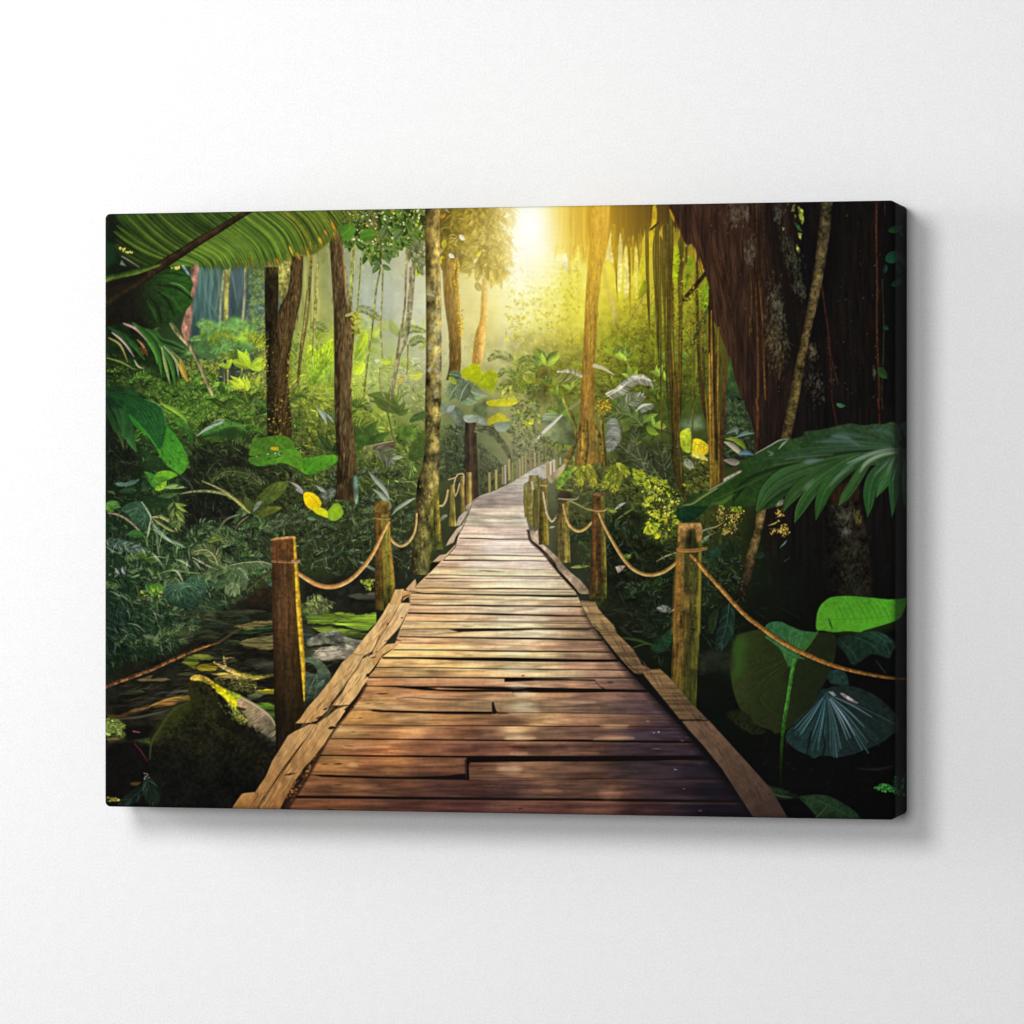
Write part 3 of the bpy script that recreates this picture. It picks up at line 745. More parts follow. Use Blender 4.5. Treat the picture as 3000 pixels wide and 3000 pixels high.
    for a_, b_, w, c in (((1760, 480), (1805, 580), 9, 'd8b430'), ((1830, 540), (1870, 620), 9, 'c8841c'), ((1640, 600), (1670, 670), 8, 'c07a18'), ((1560, 640), (1605, 690), 7, 'b8741c'), ((1930, 520), (1960, 620), 9, 'd0a020'), ((225+1932, 250), (270+1932, 350), 10, 'd89020'), ((160+1932, 330), (190+1932, 390), 9, 'c08420'), ((110+1932, 400), (140+1932, 470), 10, 'd09c24')):
        p = t('A', [a_, b_]); leaf(p[0], p[1], w*.7, hx(c)*.92, hx(c)*.9, 0)
    # rachis
    ribbon(t('A', [(40, 980), (180, 900), (330, 830), (560, 665), (740, 552), (900, 447), (1080, 340), (1260, 228), (1420, 132)]), [46, 34, 26, 28, 26, 24, 21, 18, 15], bark(['1c150c', '2c2212', '382a16', '241b0e'], None, 'f', .15), 1.4)
    # second stem
    ribbon(t('A', [(20, 800), (150, 768), (330, 725), (470, 680), (540, 662)]), [20, 18, 16, 12, 5], bark(['5a741e', '4c661c', '2e4212', '1c2a0e'], None, 'f', .1), 1.3)
    poly(t('A', [(40, 820), (330, 760), (430, 740), (300, 850), (100, 960), (40, 1000)]), '17130d', None, None, 4, None, 0, .8)
    # little glints
    ribbon(t('A', [(185, 583), (265, 630), (350, 685)]), [2.5, 2.5, 1.5], '9a948c', 1.1, .8)
    specks(t('A', [(165, 500), (190, 500), (290, 545), (270, 565), (170, 525)]), 26, ['d8d070', 'c8b84c', 'a89a3c'], (4, 9), 61)
    poly(t('A', [(180, 620), (225, 675), (165, 660)]), '6c8078', None, None, 1.5, None, 0, .8, False)
    poly(t('A', [(740, 665), (770, 665), (835, 770), (800, 750)]), '8ab0a4', '6c9488', (t('A', [(740, 665)])[0], t('A', [(835, 770)])[0]), 1.6, 'f', .2, .85, False)
    specks(t('A', [(640, 690), (720, 670), (740, 700), (680, 710)]), 30, ['b8b450', '6c8428', 'd0c860'], (4, 9), 62)

def canopy():
    # leafy crown over the thin trunk & centre
    P = t('B', [(300, 150), (620, 140), (1110, 130), (1110, 420), (960, 430), (840, 440), (760, 560), (690, 540), (600, 610), (530, 560), (520, 440), (330, 440)])
    poly(P, '40521c', None, None, 8, 'i', .5, .9)
    r = random.Random(51)
    q = inpoly(P, 620, np.random.default_rng(52))
    for x, y in q:
        an = r.uniform(.3, 2.2); l = r.uniform(14, 42)
        c = r.choice(['34501a', '42621e', '2c4418', '50701e', '5c782a', '26380f', '6c7c34'])
        leaf((x, y), (x+math.cos(an)*l, y+math.sin(an)*l), l*.36, c, c, r.uniform(-.1, .1), [.1, .8, 1, .7, .05], side=.25, a=.92)
    specks(P, 240, ['b8bc84', 'd0d0a0', '98a454', 'c8b840', '1c2c0c'], (4, 11), 53)
    leaf(*t('B', [(290, 400), (430, 270)]), 44, '3c681a', '4c7c1c', .1, rib='6c9430')
    leaf(*t('B', [(640, 380), (500, 420)]), 38, '4a7c1c', '3c6c1a', .1, rib='6c9430')
    # branch
    vine(t('B', [(380, 150), (520, 230), (640, 340), (690, 420), (690, 640)]), 6, '6c5c34', '5c5a2c')
    vine(t('B', [(590, 160), (640, 260), (660, 320)]), 5, '7c5c34', '6c5a34')
    ribbon(t('B', [(560, 440), (700, 420), (790, 400)]), 2.5, '8a7048', 1.1, .8)
    for bx, by, tx, ty, w in ((700, 470, 835, 515, 14), (720, 540, 850, 590, 14), (690, 650, 600, 655, 12), (690, 660, 615, 750, 17), (710, 660, 795, 710, 15), (745, 560, 780, 660, 14), (1010, 600, 1100, 680, 20), (1060, 460, 1000, 560, 18), (870, 400, 880, 470, 14), (760, 300, 690, 420, 22), (900, 330, 810, 430, 20), (1000, 380, 1080, 470, 18)):
        p = t('B', [(bx, by), (tx, ty)])
        leaf(p[0], p[1], w, '445c2c', '5a7838', .08, rib='8a9c60', side=.2)
    leaf(*t('B', [(1090, 680), (1030, 780)]), 17, '8c9c1c', 'c0c828', .1)
    leaf(*t('B', [(1020, 480), (960, 640)]), 18, '54602c', '6c7438', .1)
    scatter(t('B', [(960, 440), (1105, 440), (1100, 760), (1000, 700)]), 170, (8, 26), .4, (1.2, .8), 54, .5, 1.3, '6c7434', .15, 'a8a858', .85)
    # gold-lit crown right of centre trunk
    P2 = t('B', [(1250, 130), (1720, 120), (1800, 300), (1860, 520), (1880, 760), (1700, 800), (1560, 690), (1440, 720), (1400, 640), (1280, 640), (1250, 400)])
    poly(P2, '70601e', 'b8982c', (t('B', [(1300, 300)])[0], t('B', [(1820, 400)])[0]), 16, 'i', .35, .9)
    q = inpoly(P2, 380, np.random.default_rng(55))
    for x, y in q:
        an = r.uniform(0, 3.1); l = r.uniform(14, 40)
        u = min(max((x-1290)/190, 0), 1)
        c = hx('5c5018')*(1-u)+hx('c8a83c')*u
        c = c*r.uniform(.75, 1.2)
        leaf((x, y), (x+math.cos(an)*l, y+math.sin(an)*l), l*.42, c, c*1.05, r.uniform(-.1, .1), [.1, .8, 1, .7, .05], side=.15, a=.75)
    for i in range(40):
        x, y = q[i*9]
        a_ = r.uniform(0, 3)
        ribbon([(x, y), (x+math.cos(a_)*9, y+math.sin(a_)*9-3), (x+math.cos(a_)*20, y+math.sin(a_)*20)], [1, 2.2, .8], r.choice(['f0dca0', 'd8b860', 'e8cc80']), 1.1, .7)
    for a_, b_, w, c in (((1440, 380), (1490, 430), 13, 'f0ead0'), ((1340, 560), (1390, 600), 13, 'e8e4cc'), ((1600, 580), (1635, 530), 11, 'd8c420'), ((1280, 580), (1265, 660), 14, 'c8c020'), ((1330, 690), (1385, 680), 12, 'd0cc50'), ((1490, 800), (1565, 770), 10, 'e0d050'), ((1300, 430), (1290, 510), 16, 'b8a828'), ((1255, 215), (1310, 180), 10, 'c87c20'), ((1570, 640), (1610, 600), 9, 'f0e8c0')):
        p = t('B', [a_, b_]); leaf(p[0], p[1], w, c, c, .05, a=.9)
    for a_, b_, w, c in (((1640, 690), (1590, 820), 17, '98842c'), ((1600, 830), (1640, 910), 20, '84742c'), ((1680, 680), (1680, 810), 14, 'a8903c'), ((1620, 670), (1450, 720), 20, 'a08c34'), ((1720, 650), (1760, 770), 18, 'b89c40'), ((1540, 640), (1450, 700), 18, '9a8830')):
        p = t('B', [a_, b_]); leaf(p[0], p[1], w, c, c, .08, rib='e8d890', a=.85)

def palm_skirt():
    # dry frond skirt hanging from the top, sunlit on its left
    base = [(330, 100), (1932, 80), (1932, 700), (1870, 900), (1820, 800), (1720, 490), (1640, 480), (1560, 300), (1500, 700), (1380, 700), (1320, 560), (1240, 640), (1180, 480), (1130, 680), (1070, 480), (990, 700), (930, 480), (860, 690), (730, 700), (640, 640), (560, 660), (520, 560), (440, 560), (350, 600), (330, 420)]
    def col(x):
        xs = [330, 500, 700, 860, 1000, 1150, 1300, 1500, 1700, 1932]
        C = np.stack([hx(c) for c in ['f8e49a', 'ecc458', 'd0a232', '94701c', '70501a', '5c4216', '4a3414', '34240f', '2a190f', '24150e']])
        return np.array([np.interp(x, xs, C[:, k]) for k in range(3)], f4)
    poly([(1600, 570), (1810, 570), (1810, 790), (1785, 750), (1765, 775), (1740, 735), (1715, 770), (1690, 735), (1668, 765), (1650, 735), (1625, 745), (1610, 690)], 'ecc050', 'a87c20', ((1620, 650), (1800, 650)), 7, None, 0, .8, f=lambda X, Y: np.clip((X-1595)/90, 0, 1))
    # top sheet in vertical slices
    r = random.Random(91)
    hemx = [330, 420, 440, 520, 560, 600, 650, 720, 800, 930, 1000, 1070, 1180, 1310, 1400, 1560, 1700, 1760, 1830, 1870, 1932]
    hemy = [520, 560, 540, 560, 600, 560, 520, 580, 640, 340, 480, 480, 470, 300, 330, 320, 470, 560, 760, 900, 1000]
    for i in range(150):
        x = 330+i*10.8+r.uniform(-4, 4)
        hy = np.interp(x, hemx, hemy)+r.uniform(-30, 40)
        w = r.uniform(6, 10)
        c = col(x)*r.uniform(.88, 1.12)
        q = t('C', [(x-2, -40), (x+r.uniform(-6, 6), hy*.6), (x+r.uniform(-8, 8), hy)])
        al = .9*min(1., max(0., (x-320)/420))**1.1
        ribbon(q, [w, w, w*.35], c, 1.6+6*(1-min(1, max(0, (x-330)/450))), al)
    # individual hanging strips: x_top,y_top -> x_bot,y_bot
    S = [(420, 480, 400, 640, 14, 0), (460, 480, 440, 600, 16, 0), (540, 480, 545, 760, 16, 0), (600, 500, 580, 680, 16, 0), (660, 480, 665, 680, 14, 0), (700, 500, 690, 640, 16, 0),
         (960, 300, 985, 780, 17, 1), (985, 600, 995, 1000, 5, 1), (1050, 330, 1040, 640, 12, 1), (1100, 420, 1110, 900, 9, 1), (1140, 400, 1140, 760, 9, 1), (1110, 640, 1118, 1150, 6, 1), (1200, 380, 1195, 720, 10, 1), (1215, 380, 1215, 620, 8, 1),
         (1270, 300, 1275, 900, 14, 2), (1275, 600, 1300, 1300, 12, 2), (1345, 300, 1350, 1000, 15, 2), (1370, 300, 1385, 1500, 15, 2), (1430, 300, 1440, 1200, 20, 2), (1500, 200, 1500, 900, 18, 2),
         (1580, 300, 1585, 1300, 13, 2), (1610, 400, 1605, 800, 12, 2), (1640, 500, 1660, 760, 8, 2), (1725, 480, 1735, 900, 7, 2), (1660, 480, 1610, 720, 7, 2), (1800, 1450, 1810, 1900, 10, 2), (1355, 900, 1385, 1600, 9, 2)]
    LONG = [([(1400, 400), (1403, 1200), (1405, 1930), (1412, 2130), (1415, 2360)], 7, '544818', '6c5420'), ([(1470, 300), (1480, 1000), (1490, 1600), (1515, 1932), (1530, 2300), (1535, 2500), (1572, 2700), (1650, 2900)], 20, '4c3a14', '64501c'),
            ([(1500, 200), (1500, 900), (1515, 1500), (1556, 1932), (1562, 2232), (1592, 2500), (1600, 2730)], 13, '4a3c14', '7c6020'), ([(1600, 400), (1592, 1200), (1582, 1932), (1585, 2110)], 14, '3e3614', '7c6020'), ([(1562, 1100), (1566, 1500), (1572, 1932), (1580, 2300)], 5, '9c7420', 'b08428'),
            ([(1700, 1250), (1704, 1932), (1700, 2270), (1690, 2460)], 7, '8a8028', 'a89c30'), ([(1740, 500), (1750, 1200), (1780, 1800), (1828, 2080), (1866, 2232), (1880, 2760)], 13, '3c2c12', '64421a'), ([(1790, 1000), (1806, 1600), (1848, 2200), (1870, 2730)], 6, '74501c', 'b08028'),
            ([(1520, 800), (1522, 1400), (1530, 1932), (1545, 2300)], 6, '8a6a1c', '94741c'), ([(1440, 900), (1450, 1500), (1475, 2000), (1500, 2400)], 8, '50481a', '54501c')]
    for q, w, c, c2 in LONG:
        w *= .72
        ribbon(t('C', q), [w*.9]+[w]*(len(q)-2)+[w*.5], bark([hx(c)*.72, hx(c2)*.8, hx(c)*.6], None, 'v', .3, 'f', .15), 1.3, .95)
    tone = [('ecc050', 'e0b040'), ('7c5c18', '7c681c'), ('38300f', '4c441a'), ('8a6a20', 'b08a24')]
    for x0, y0, x1, y1, w, k in S:
        a_, b_ = tone[k]
        w *= .78 if k == 2 else 1
        fade = .95 if x0 > 720 else .22+.6*max(0, (x0-400)/320)
        q = t('C', [(x0, y0), ((x0+x1)/2+r.uniform(-5, 5), (y0+y1)/2), (x1, y1)])
        e = .12 if y1 < 1900 else .9
        ribbon(q, [w*.9, w, w*e], bark([a_, b_, a_], None, 'v', .3, 'f', .1), 1.2 if x0 > 720 else 3, fade)
    # gaps of bright foliage between strips
    for q, c in (([(1330, 100), (1355, 95), (1368, 200), (1350, 330), (1310, 560), (1295, 640), (1300, 450), (1318, 250)], 'c0a01c'), ([(940, 330), (935, 480), (960, 640), (905, 620), (880, 600)], 'f0e490'), ([(1020, 360), (1045, 560), (1030, 880), (1000, 900), (1000, 640)], 'ece090'), ([(1070, 480), (1095, 620), (1105, 900), (1060, 960), (1060, 640)], 'e8dc80'), ([(1170, 490), (1190, 640), (1180, 950), (1155, 900), (1160, 620)], 'd8cc60'),
                 ([(1545, 460), (1575, 540), (1570, 740), (1540, 840), (1515, 800), (1525, 600)], 'a0b414'), ([(1690, 560), (1710, 700), (1640, 900), (1620, 800), (1640, 680)], '7c9414'), ([(1220, 560), (1245, 700), (1230, 880), (1200, 800)], 'c8bc28'), ([(1820, 810), (1870, 940), (1850, 1060), (1810, 1100), (1780, 1000), (1790, 860)], '6c9014'), ([(480, 580), (515, 560), (525, 700), (480, 680)], 'fcf4d0'), ([(430, 570), (445, 560), (430, 650), (405, 640)], 'fcf0b8'), ([(625, 480), (635, 560), (610, 680), (590, 640)], 'f4e468'), ([(715, 590), (722, 680), (700, 700), (698, 640)], 'e8d840')):
        poly(t('C', q), c, None, None, 1.8, 'f', .12, .9)
    for q, w, c in (([(1485, 140), (1510, 190), (1530, 260)], 10, 'a87c18'), ([(1415, 300), (1410, 360), (1420, 420)], 5, 'c89430'), ([(1580, 290), (1575, 380), (1560, 450)], 6, '98841c'), ([(1775, 570), (1790, 640), (1780, 740)], 12, 'c88c1c'), ([(1725, 500), (1730, 560), (1735, 640)], 7, 'b8882c'), ([(1800, 660), (1795, 720)], 8, 'b07c18')):
        ribbon(t('C', q), [1.5]+[w]*(len(q)-2)+[1.5], c, 1.2, .95)
    for k in range(34):
        x = r.uniform(1330, 1860); y = r.uniform(560, 1750); l = r.uniform(90, 320)
        ribbon(t('C', [(x, y), (x+r.uniform(-5, 5), y+l*.5), (x+r.uniform(-8, 8), y+l)]), [.8, r.uniform(3, 7), .6], r.choice(['7c8c1c', '8ca024', '5c7018', 'a0a828', '48581a']), 1.6, .55)
    # branches crossing
    vine(t('C', [(1830, 740), (1740, 850), (1620, 990)]), 12, '1e150c', '2a1e10')
    vine(t('C', [(1880, 1030), (1800, 1180), (1740, 1330), (1700, 1420)]), 11, '3c4018', '4a4c1c')
    vine(t('C', [(1380, 270), (1310, 330)]), 7, '2a2010', '2a2010')
    vine(t('C', [(1850, 1450), (1800, 1530), (1770, 1600)]), 6, '544c18', '544c18')
    leaf(*t('C', [(1620, 1270), (1700, 1390)]), 16, '8a941c', '6c7c1c', .1)
    leaf(*t('C', [(1250, 800), (1180, 1000)]), 20, '6c7c10', '8c981c', -.1)
    specks(t('C', [(1520, 500), (1700, 700), (1840, 900), (1840, 1400), (1520, 1400)]), 320, ['1c240c', '8a9c1c', '4c5c14', 'b8a42c'], (4, 13), 93, .4, .7)

def mid_trees():
    # T4 (far, golden) and T3
    trunk(t('B', [(1650, 790), (1640, 1000), (1625, 1200), (1590, 1300), (1555, 1560), (1570, 1610)]), t('B', [(1702, 790), (1700, 1000), (1695, 1230), (1690, 1330), (1650, 1560), (1640, 1620)]), bark(['b0842c', 'c89440', 'd8a858', 'e0b868'], None, 'v', .15, 'f', .1), 2.2)
    trunk(t('B', [(1270, 600), (1285, 900), (1305, 1100), (1335, 1350), (1340, 1600), (1310, 1760)]), t('B', [(1420, 600), (1430, 900), (1440, 1100), (1450, 1300), (1450, 1600), (1430, 1760)]), bark(['6c5020', '7c5e22', '8a6826', 'a87c24'], ['888888', '888484', '706e6a', '585858'], 'v', .2, 'f', .10), 1.8)
    specks(t('B', [(1360, 640), (1430, 640), (1480, 1330), (1440, 1400), (1400, 900)]), 160, ['d8a020', 'e8b828', 'b8801c', 'f0d040'], (4, 10), 66, .6, .65)
    barkmarks(t('B', [(1290, 640), (1415, 640), (1440, 1700), (1345, 1700)]), 180, ['4a3410', 'a07c34', '7c5c20', '5c4a1c'], 34, 815, .45)
    # T2 central trunk
    trunk(t('F', [(1110, 600-1930-600), (1112, -1500), (1120, -900), (1120, -400), (1112, 0), (1108, 350), (1085, 600), (1040, 760), (1015, 1080), (990, 1500), (985, 1660)]),
          t('F', [(1250, -2530), (1252, -1500), (1266, -900), (1268, -400), (1265, 0), (1252, 400), (1245, 700), (1240, 820), (1190, 1120), (1172, 1500), (1160, 1650)]),
          bark(['3c3018', '5c5028', '7a6c38', '948248', '80703c'], ['786c60', '888480', '888888', '84847c', '74746c', '5c645c'], 'b', .45, 'i', .35), 1.6)
    lich = [(1150, 930, 40, 60), (1190, 1250, 46, 60), (1230, 1300, 30, 110), (1170, 1440, 24, 30), (1230, 1580, 40, 160), (1245, 1700, 30, 130), (1220, 1120, 26, 36), (1160, 1650, 26, 50), (1225, 1870, 40, 80)]
    r = random.Random(67)
    for x, y, w, h in lich:
        for k in range(26):
            a_, b_ = t('B', [(x+r.gauss(0, w*.4), y+r.gauss(0, h*.4))])[0]
            if 1252 < a_ < 1290: dab(a_, b_, r.uniform(4, 15), r.uniform(3, 8), r.uniform(0, 3), hx(r.choice(['9c9468', 'a8a078', '8c8850', 'b0a888', '7c7c48'])), 0, .65)
    for k in range(260):
        x = r.uniform(1020, 1250); y = r.uniform(100, 1640)
        a_, b_ = t('F', [(x if y < 600 else x-(y-600)*.07, y)])[0]
        dab(a_, b_, r.uniform(3, 12), r.uniform(2, 6), r.uniform(1, 2.2), hx(r.choice(['8c8a30', '3a3014', '6c6c28', 'a09c48', '2c2610'])), 0, .6) if a_ < 1284-max(0, b_-1370)*.11 and a_ > 1245-max(0, b_-1330)*.16 else None
    # moss on its right leg
    poly(t('F', [(1200, 850), (1240, 860), (1190, 1130), (1172, 1600), (1120, 1600), (1150, 1100)]), '7c7a20', '4c5018', (t('F', [(1200, 850)])[0], t('F', [(1150, 1600)])[0]), 7, 'b', .4, .6)
    # T1
    trunk(t('B', [(205, 360), (225, 700), (245, 1000), (250, 1160), (252, 1300), (255, 1600), (256, 1932), (270, 2300), (282, 2560), (275, 2780), (250, 2880)]),
          t('B', [(318, 360), (345, 650), (372, 1000), (440, 1180), (445, 1320), (425, 1600), (412, 1932), (440, 2240), (468, 2560), (475, 2780), (485, 2890)]),
          bark(['2a2110', '3c2e18', '4a3a20', '58462a', '644e28'], ['8a8480', '888480', '888480', '7c7870', '6c6860'], 'v', .3, 'b', .25), 1.6)
    barkmarks(t('B', [(215, 370), (318, 370), (440, 1200), (420, 1932), (470, 2700), (285, 2800), (262, 1932), (250, 1200)]), 420, ['241a0c', '6c5834', '7c6a40', '33270f', '5c5a2c', '8a7446'], 34, 811)
    ribbon(t('B', [(318, 470), (345, 680), (372, 1040)]), [2, 4, 3], 'b8782c', 1.6, .7)
    for k in range(60):
        a_, b_ = t('B', [(r.uniform(420, 500), r.uniform(1100, 1330))])[0]
        dab(a_, b_, r.uniform(5, 14), 5, r.uniform(0, 3), hx(r.choice(['b8b42c', '98941c', 'd0c838', '6c7018'])), 0, .8)
    leaf(*t('B', [(355, 1145), (430, 1120)]), 9, 'a8a868', 'b8b870', 0)
    # T0 double dark trunk at left
    trunk(t('A', [(1530, 680), (1530, 1000), (1535, 1300), (1545, 1700), (1550, 2000), (1560, 2280)]), t('A', [(1660, 690), (1660, 900), (1655, 1100), (1650, 1400), (1660, 1700), (1680, 2000), (1690, 2280)]), bark(['201c0e', '241e0e', '2c2410', '2e2410'], None, 'b', .4), 1.8)
    trunk(t('A', [(1780, 560), (1775, 700), (1745, 920), (1660, 1080), (1610, 1250), (1600, 1500), (1590, 1800), (1620, 2100), (1640, 2290)]), t('A', [(1895, 600), (1890, 750), (1880, 950), (1840, 1150), (1800, 1350), (1765, 1600), (1755, 1850), (1780, 2100), (1785, 2290)]), bark(['2c2110', '3e2e18', '4a381e', '52401f', '3c2e14'], ['888480', '848078', '746c60', '645c4c'], 'v', .25, 'f', .12), 1.8)
    barkmarks(t('A', [(1780, 640), (1890, 640), (1880, 950), (1770, 1500), (1780, 2250), (1630, 2250), (1600, 1500), (1660, 1100)]), 420, ['1f160a', '5c4828', '6c5a30', '2c210f', '54521f', '7c6638'], 30, 812)
    barkmarks(t('A', [(1535, 690), (1655, 690), (1650, 1900), (1550, 1900)]), 160, ['141209', '3a351c', '2c2812'], 30, 813)
    specks(t('A', [(1500, 1300), (1560, 1300), (1560, 1930), (1480, 1930)]), 150, ['a8941c', '7c7c1c', 'b8a028', '4c4c14'], (3, 10), 68, .6, .6)
    specks(t('A', [(1740, 1500), (1800, 1500), (1790, 1930), (1745, 1930)]), 90, ['a8941c', '907018', 'c0a828', '5c4c14'], (3, 9), 69, .6, .6)
    specks(t('A', [(1560, 1350), (1760, 1300), (1750, 1930), (1570, 1930)]), 70, ['7a5c1c', '98742c', '2a1c0a'], (3, 7), 70, .5, .6)
    specks(t('E', [(1560, 0), (1780, 0), (1780, 340), (1570, 340)]), 80, ['8a781c', 'a8902c', '2a1c0a', '5c5c18'], (3, 9), 71)
    # T5 right-centre golden trunk
    trunk(t('C', [(747, -20), (735, 450), (715, 700), (692, 1000), (680, 1300), (665, 1600), (645, 1932), (632, 2200), (615, 2400), (590, 2540)]), t('C', [(935, -20), (895, 450), (850, 690), (815, 1000), (795, 1300), (780, 1600), (775, 1932), (780, 2200), (800, 2380), (865, 2550)]),
          bark(['7c5e22', '96722a', 'a88434', '9a7830', '846424'], ['b0a890', 'a89c84', '8a8478', '7c766c', '6c6858'], 'v', .16, 'f', .10), 1.8)
    barkmarks(t('C', [(740, 150), (890, 150), (845, 700), (780, 1930), (850, 2500), (610, 2500), (660, 1700), (715, 700)]), 360, ['6c4c14', 'b88c3c', 'c8a050', '7c5a1c', '5c4a1c'], 36, 814, .35)
    # buttress roots
    for q, w in ((t('G', [(640, 250), (570, 450), (500, 640)]), 20), (t('G', [(780, 250), (850, 420), (880, 620)]), 16), (t('G', [(700, 200), (690, 400), (680, 600)]), 24), (t('G', [(830, 0), (850, 250), (870, 560)]), 9)):
        ribbon(q, [w*.5, w, w*.7], bark(['9c7420', '6c5418', '443a14'], None, 'v', .4, 'f', .3), 1.6, .9)
    ribbon(t('G', [(490, 0), (545, 120), (610, 270)]), [10, 12, 8], bark(['a09a40', '6c6c24', '4c4c1c']), 1.5)
    ribbon(t('G', [(640, 20), (540, 90)]), 8, '8a8a50', 1.5, .8)
    specks(t('G', [(770, 0), (920, 0), (940, 140), (800, 160)]), 64, ['c89a18', 'a8781c', 'e0b830', '6c5414'], (4, 11), 72, .6, .8)
    ribbon(t('G', [(880, 60), (930, 90), (910, 150), (880, 140)]), 4, 'e0b020', 1.1)
    # silver fronds beside T5
    ribbon(t('C', [(430, 1670), (560, 1665), (650, 1710)]), [4, 12, 10], bark(['d8d0b0', 'b8b08c', '989070']), 1.3)
    frond(t('C', [(650, 1720), (560, 1680), (440, 1680)]), 20, 50, 4, '8a9048', '5c6c28', 1.2, None, 2, 3, .8, side=(-1,), hl='d0d090')
    ribbon(t('C', [(780, 1615), (860, 1640), (965, 1700)]), [12, 9, 2], 'c8c098', 1.3, .9)
    frond(t('C', [(890, 1880), (1000, 1820), (1120, 1730), (1220, 1725), (1310, 1760)]), 30, 36, 5.5, 'b8b498', '8a8a70', 1.25, 'd8d4bc', 6, 4, .95, side=(1,), hl='e4e0d0', taper=.6)
    ribbon(t('C', [(900, 1900), (1000, 1830), (1120, 1735), (1230, 1718), (1312, 1758)]), [4, 12, 16, 12, 3], bark(['e0dcc8', 'c8c4ac', 'a09c84'], None, 'f', .2), 1.4, .9)
    frond(t('G', [(1000, 130), (1120, 20), (1230, -30)]), 22, 34, 5, '9a9c84', '4c5c34', 1., None, 2, 5, .9, hl='d8d8c4')
    ribbon(t('G', [(1170, 110), (1230, 60), (1315, 45)]), [3, 9, 3], 'd0d0c0', 1.3, .9)
    frond(t('G', [(1190, 120), (1240, 70), (1315, 45)]), 14, 26, 4, 'a8ac94', '6c7854', 1., None, 2, 6, .9, side=(1,))
    frond(t('G', [(1230, 250), (1140, 160), (1000, 130), (880, 190)]), 30, 40, 4.5, '54682c', '3c4c1c', .9, '7c8a4c', 3, 12, .85, hl='8a9c50')
    poly(t('G', [(930, 180), (990, 230), (1020, 330), (970, 460), (890, 480), (905, 300)]), '9a9a8a', '74786c', (t('G', [(940, 200)])[0], t('G', [(950, 470)])[0]), 3, 'h', .5, .85)
    frond(t('G', [(935, 180), (960, 320), (930, 470)]), 24, 30, 4, 'b0b0a0', '6c7468', 1.2, None, 2, 7, .8)
    # banana leaf left of T5
    poly(t('G', [(225, 385), (280, 330), (380, 220), (470, 150), (560, 250), (600, 380), (560, 460), (420, 460), (300, 420)]), '7c8458', '4c5830', (t('G', [(300, 300)])[0], t('G', [(520, 440)])[0]), 2, 'i', .25, .9)
    ribbon(t('G', [(225, 390), (300, 310), (390, 220), (472, 150)]), [4, 9, 11, 4], 'd0ccb8', 1.4, .95)
    ribbon(t('G', [(270, 400), (400, 440), (545, 450)]), [6, 14, 10], '7c8a18', 2, .9)
    poly(t('G', [(290, 160), (340, 130), (440, 150), (340, 250), (300, 250)]), '8c9474', '5c6848', (t('G', [(300, 140)])[0], t('G', [(360, 240)])[0]), 3, 'h', .4, .85)
    specks(t('G', [(0, 0), (260, 0), (260, 260), (0, 260)]), 200, ['8a8a3c', '5c6430', 'a8a848', '6c7c58', '3c4424'], (6, 18), 73, .6, .6)
    specks(t('G', [(110, 200), (200, 195), (195, 250), (120, 260)]), 40, ['b8bc2c', '98a420'], (5, 12), 74)
    scatter(t('G', [(0, 240), (230, 290), (560, 470), (520, 560), (150, 600), (0, 640)]), 700, (5, 18), .3, (.5, 1.3), 75, .55, 1.35, '4c4c2c', .08, '8c8c60', .8)

    # dark stump trunk with leafy crown (centre)
    trunk(t('F', [(1490, 180), (1480, 400), (1470, 700), (1450, 1000)]), t('F', [(1590, 180), (1600, 400), (1610, 700), (1620, 1000)]), bark(['1e180f', '2e2216', '3c2c1c', '34281a'], None, 'v', .35), 2)
    poly(t('F', [(1280, 380), (1480, 330), (1480, 900), (1350, 760), (1270, 700)]), '1e2218', None, None, 14, 'f', .4, .7)
    for q, w in ((t('F', [(1600, 270), (1760, 330), (1880, 480), (1925, 660)]), 18), (t('F', [(1590, 300), (1720, 310), (1830, 420), (1900, 560)]), 14), (t('F', [(1620, 260), (1730, 270), (1800, 330)]), 9)):
        ribbon(q, [w*.7, w, w*.9, w*.3][:len(q)], bark(['5c6038', '4c5030', '383c20'], None, 'f', .3), 1.4, .95)
    scatter(t('F', [(1620, 400), (1900, 660), (1900, 840), (1640, 900)]), 420, (6, 20), .28, (1.2, 1.), 76, .5, 1.3, '4a5030', .1, '8a8c64', .8, gain=.85)
    # silver-green rosette
    for bx, by, tx, ty, w, c0, c1 in ((1500, 1760, 1290, 1880, 34, '5c7048', '8c9c74'), (1480, 1740, 1330, 1960, 40, '50643c', '788a5c'), (1450, 1720, 1330, 1700, 26, '4c5c3c', '5c6c4c'), (1500, 1760, 1640, 1900, 40, '6c8054', 'a0ac84'), (1420, 1780, 1700, 1900, 44, '5c7048', '94a478'), (1420, 1840, 1600, 1960, 44, '546a44', '84966a'), (1520, 1780, 1440, 1960, 44, '50603c', '6c7c5c')):
        p = t('B', [(bx, by), (tx, ty)])
        leaf(p[0], p[1], w, c0, c1, .08, rib='a8b4a0', veins=8, side=.2)
    poly(t('F', [(1270, 40), (1400, 60), (1470, 120), (1480, 300), (1440, 380), (1400, 260), (1330, 160), (1270, 140)]), '6c7860', '46523c', (t('F', [(1330, 60)])[0], t('F', [(1440, 350)])[0]), 3, 'i', .25, .9)
    poly(t('F', [(1330, 70), (1390, 55), (1380, 100), (1320, 120)]), 'a0a8a0', None, None, 2, None, 0, .8)
    poly(t('F', [(1480, 155), (1600, 150), (1700, 200), (1690, 250), (1600, 220), (1500, 215)]), 'a0a894', '808c74', (t('F', [(1500, 160)])[0], t('F', [(1680, 240)])[0]), 1.6, 'f', .15)
    poly(t('F', [(1600, 40), (1700, 20), (1690, 160), (1620, 150), (1560, 120)]), '4c5c34', None, None, 6, 'i', .3, .8)
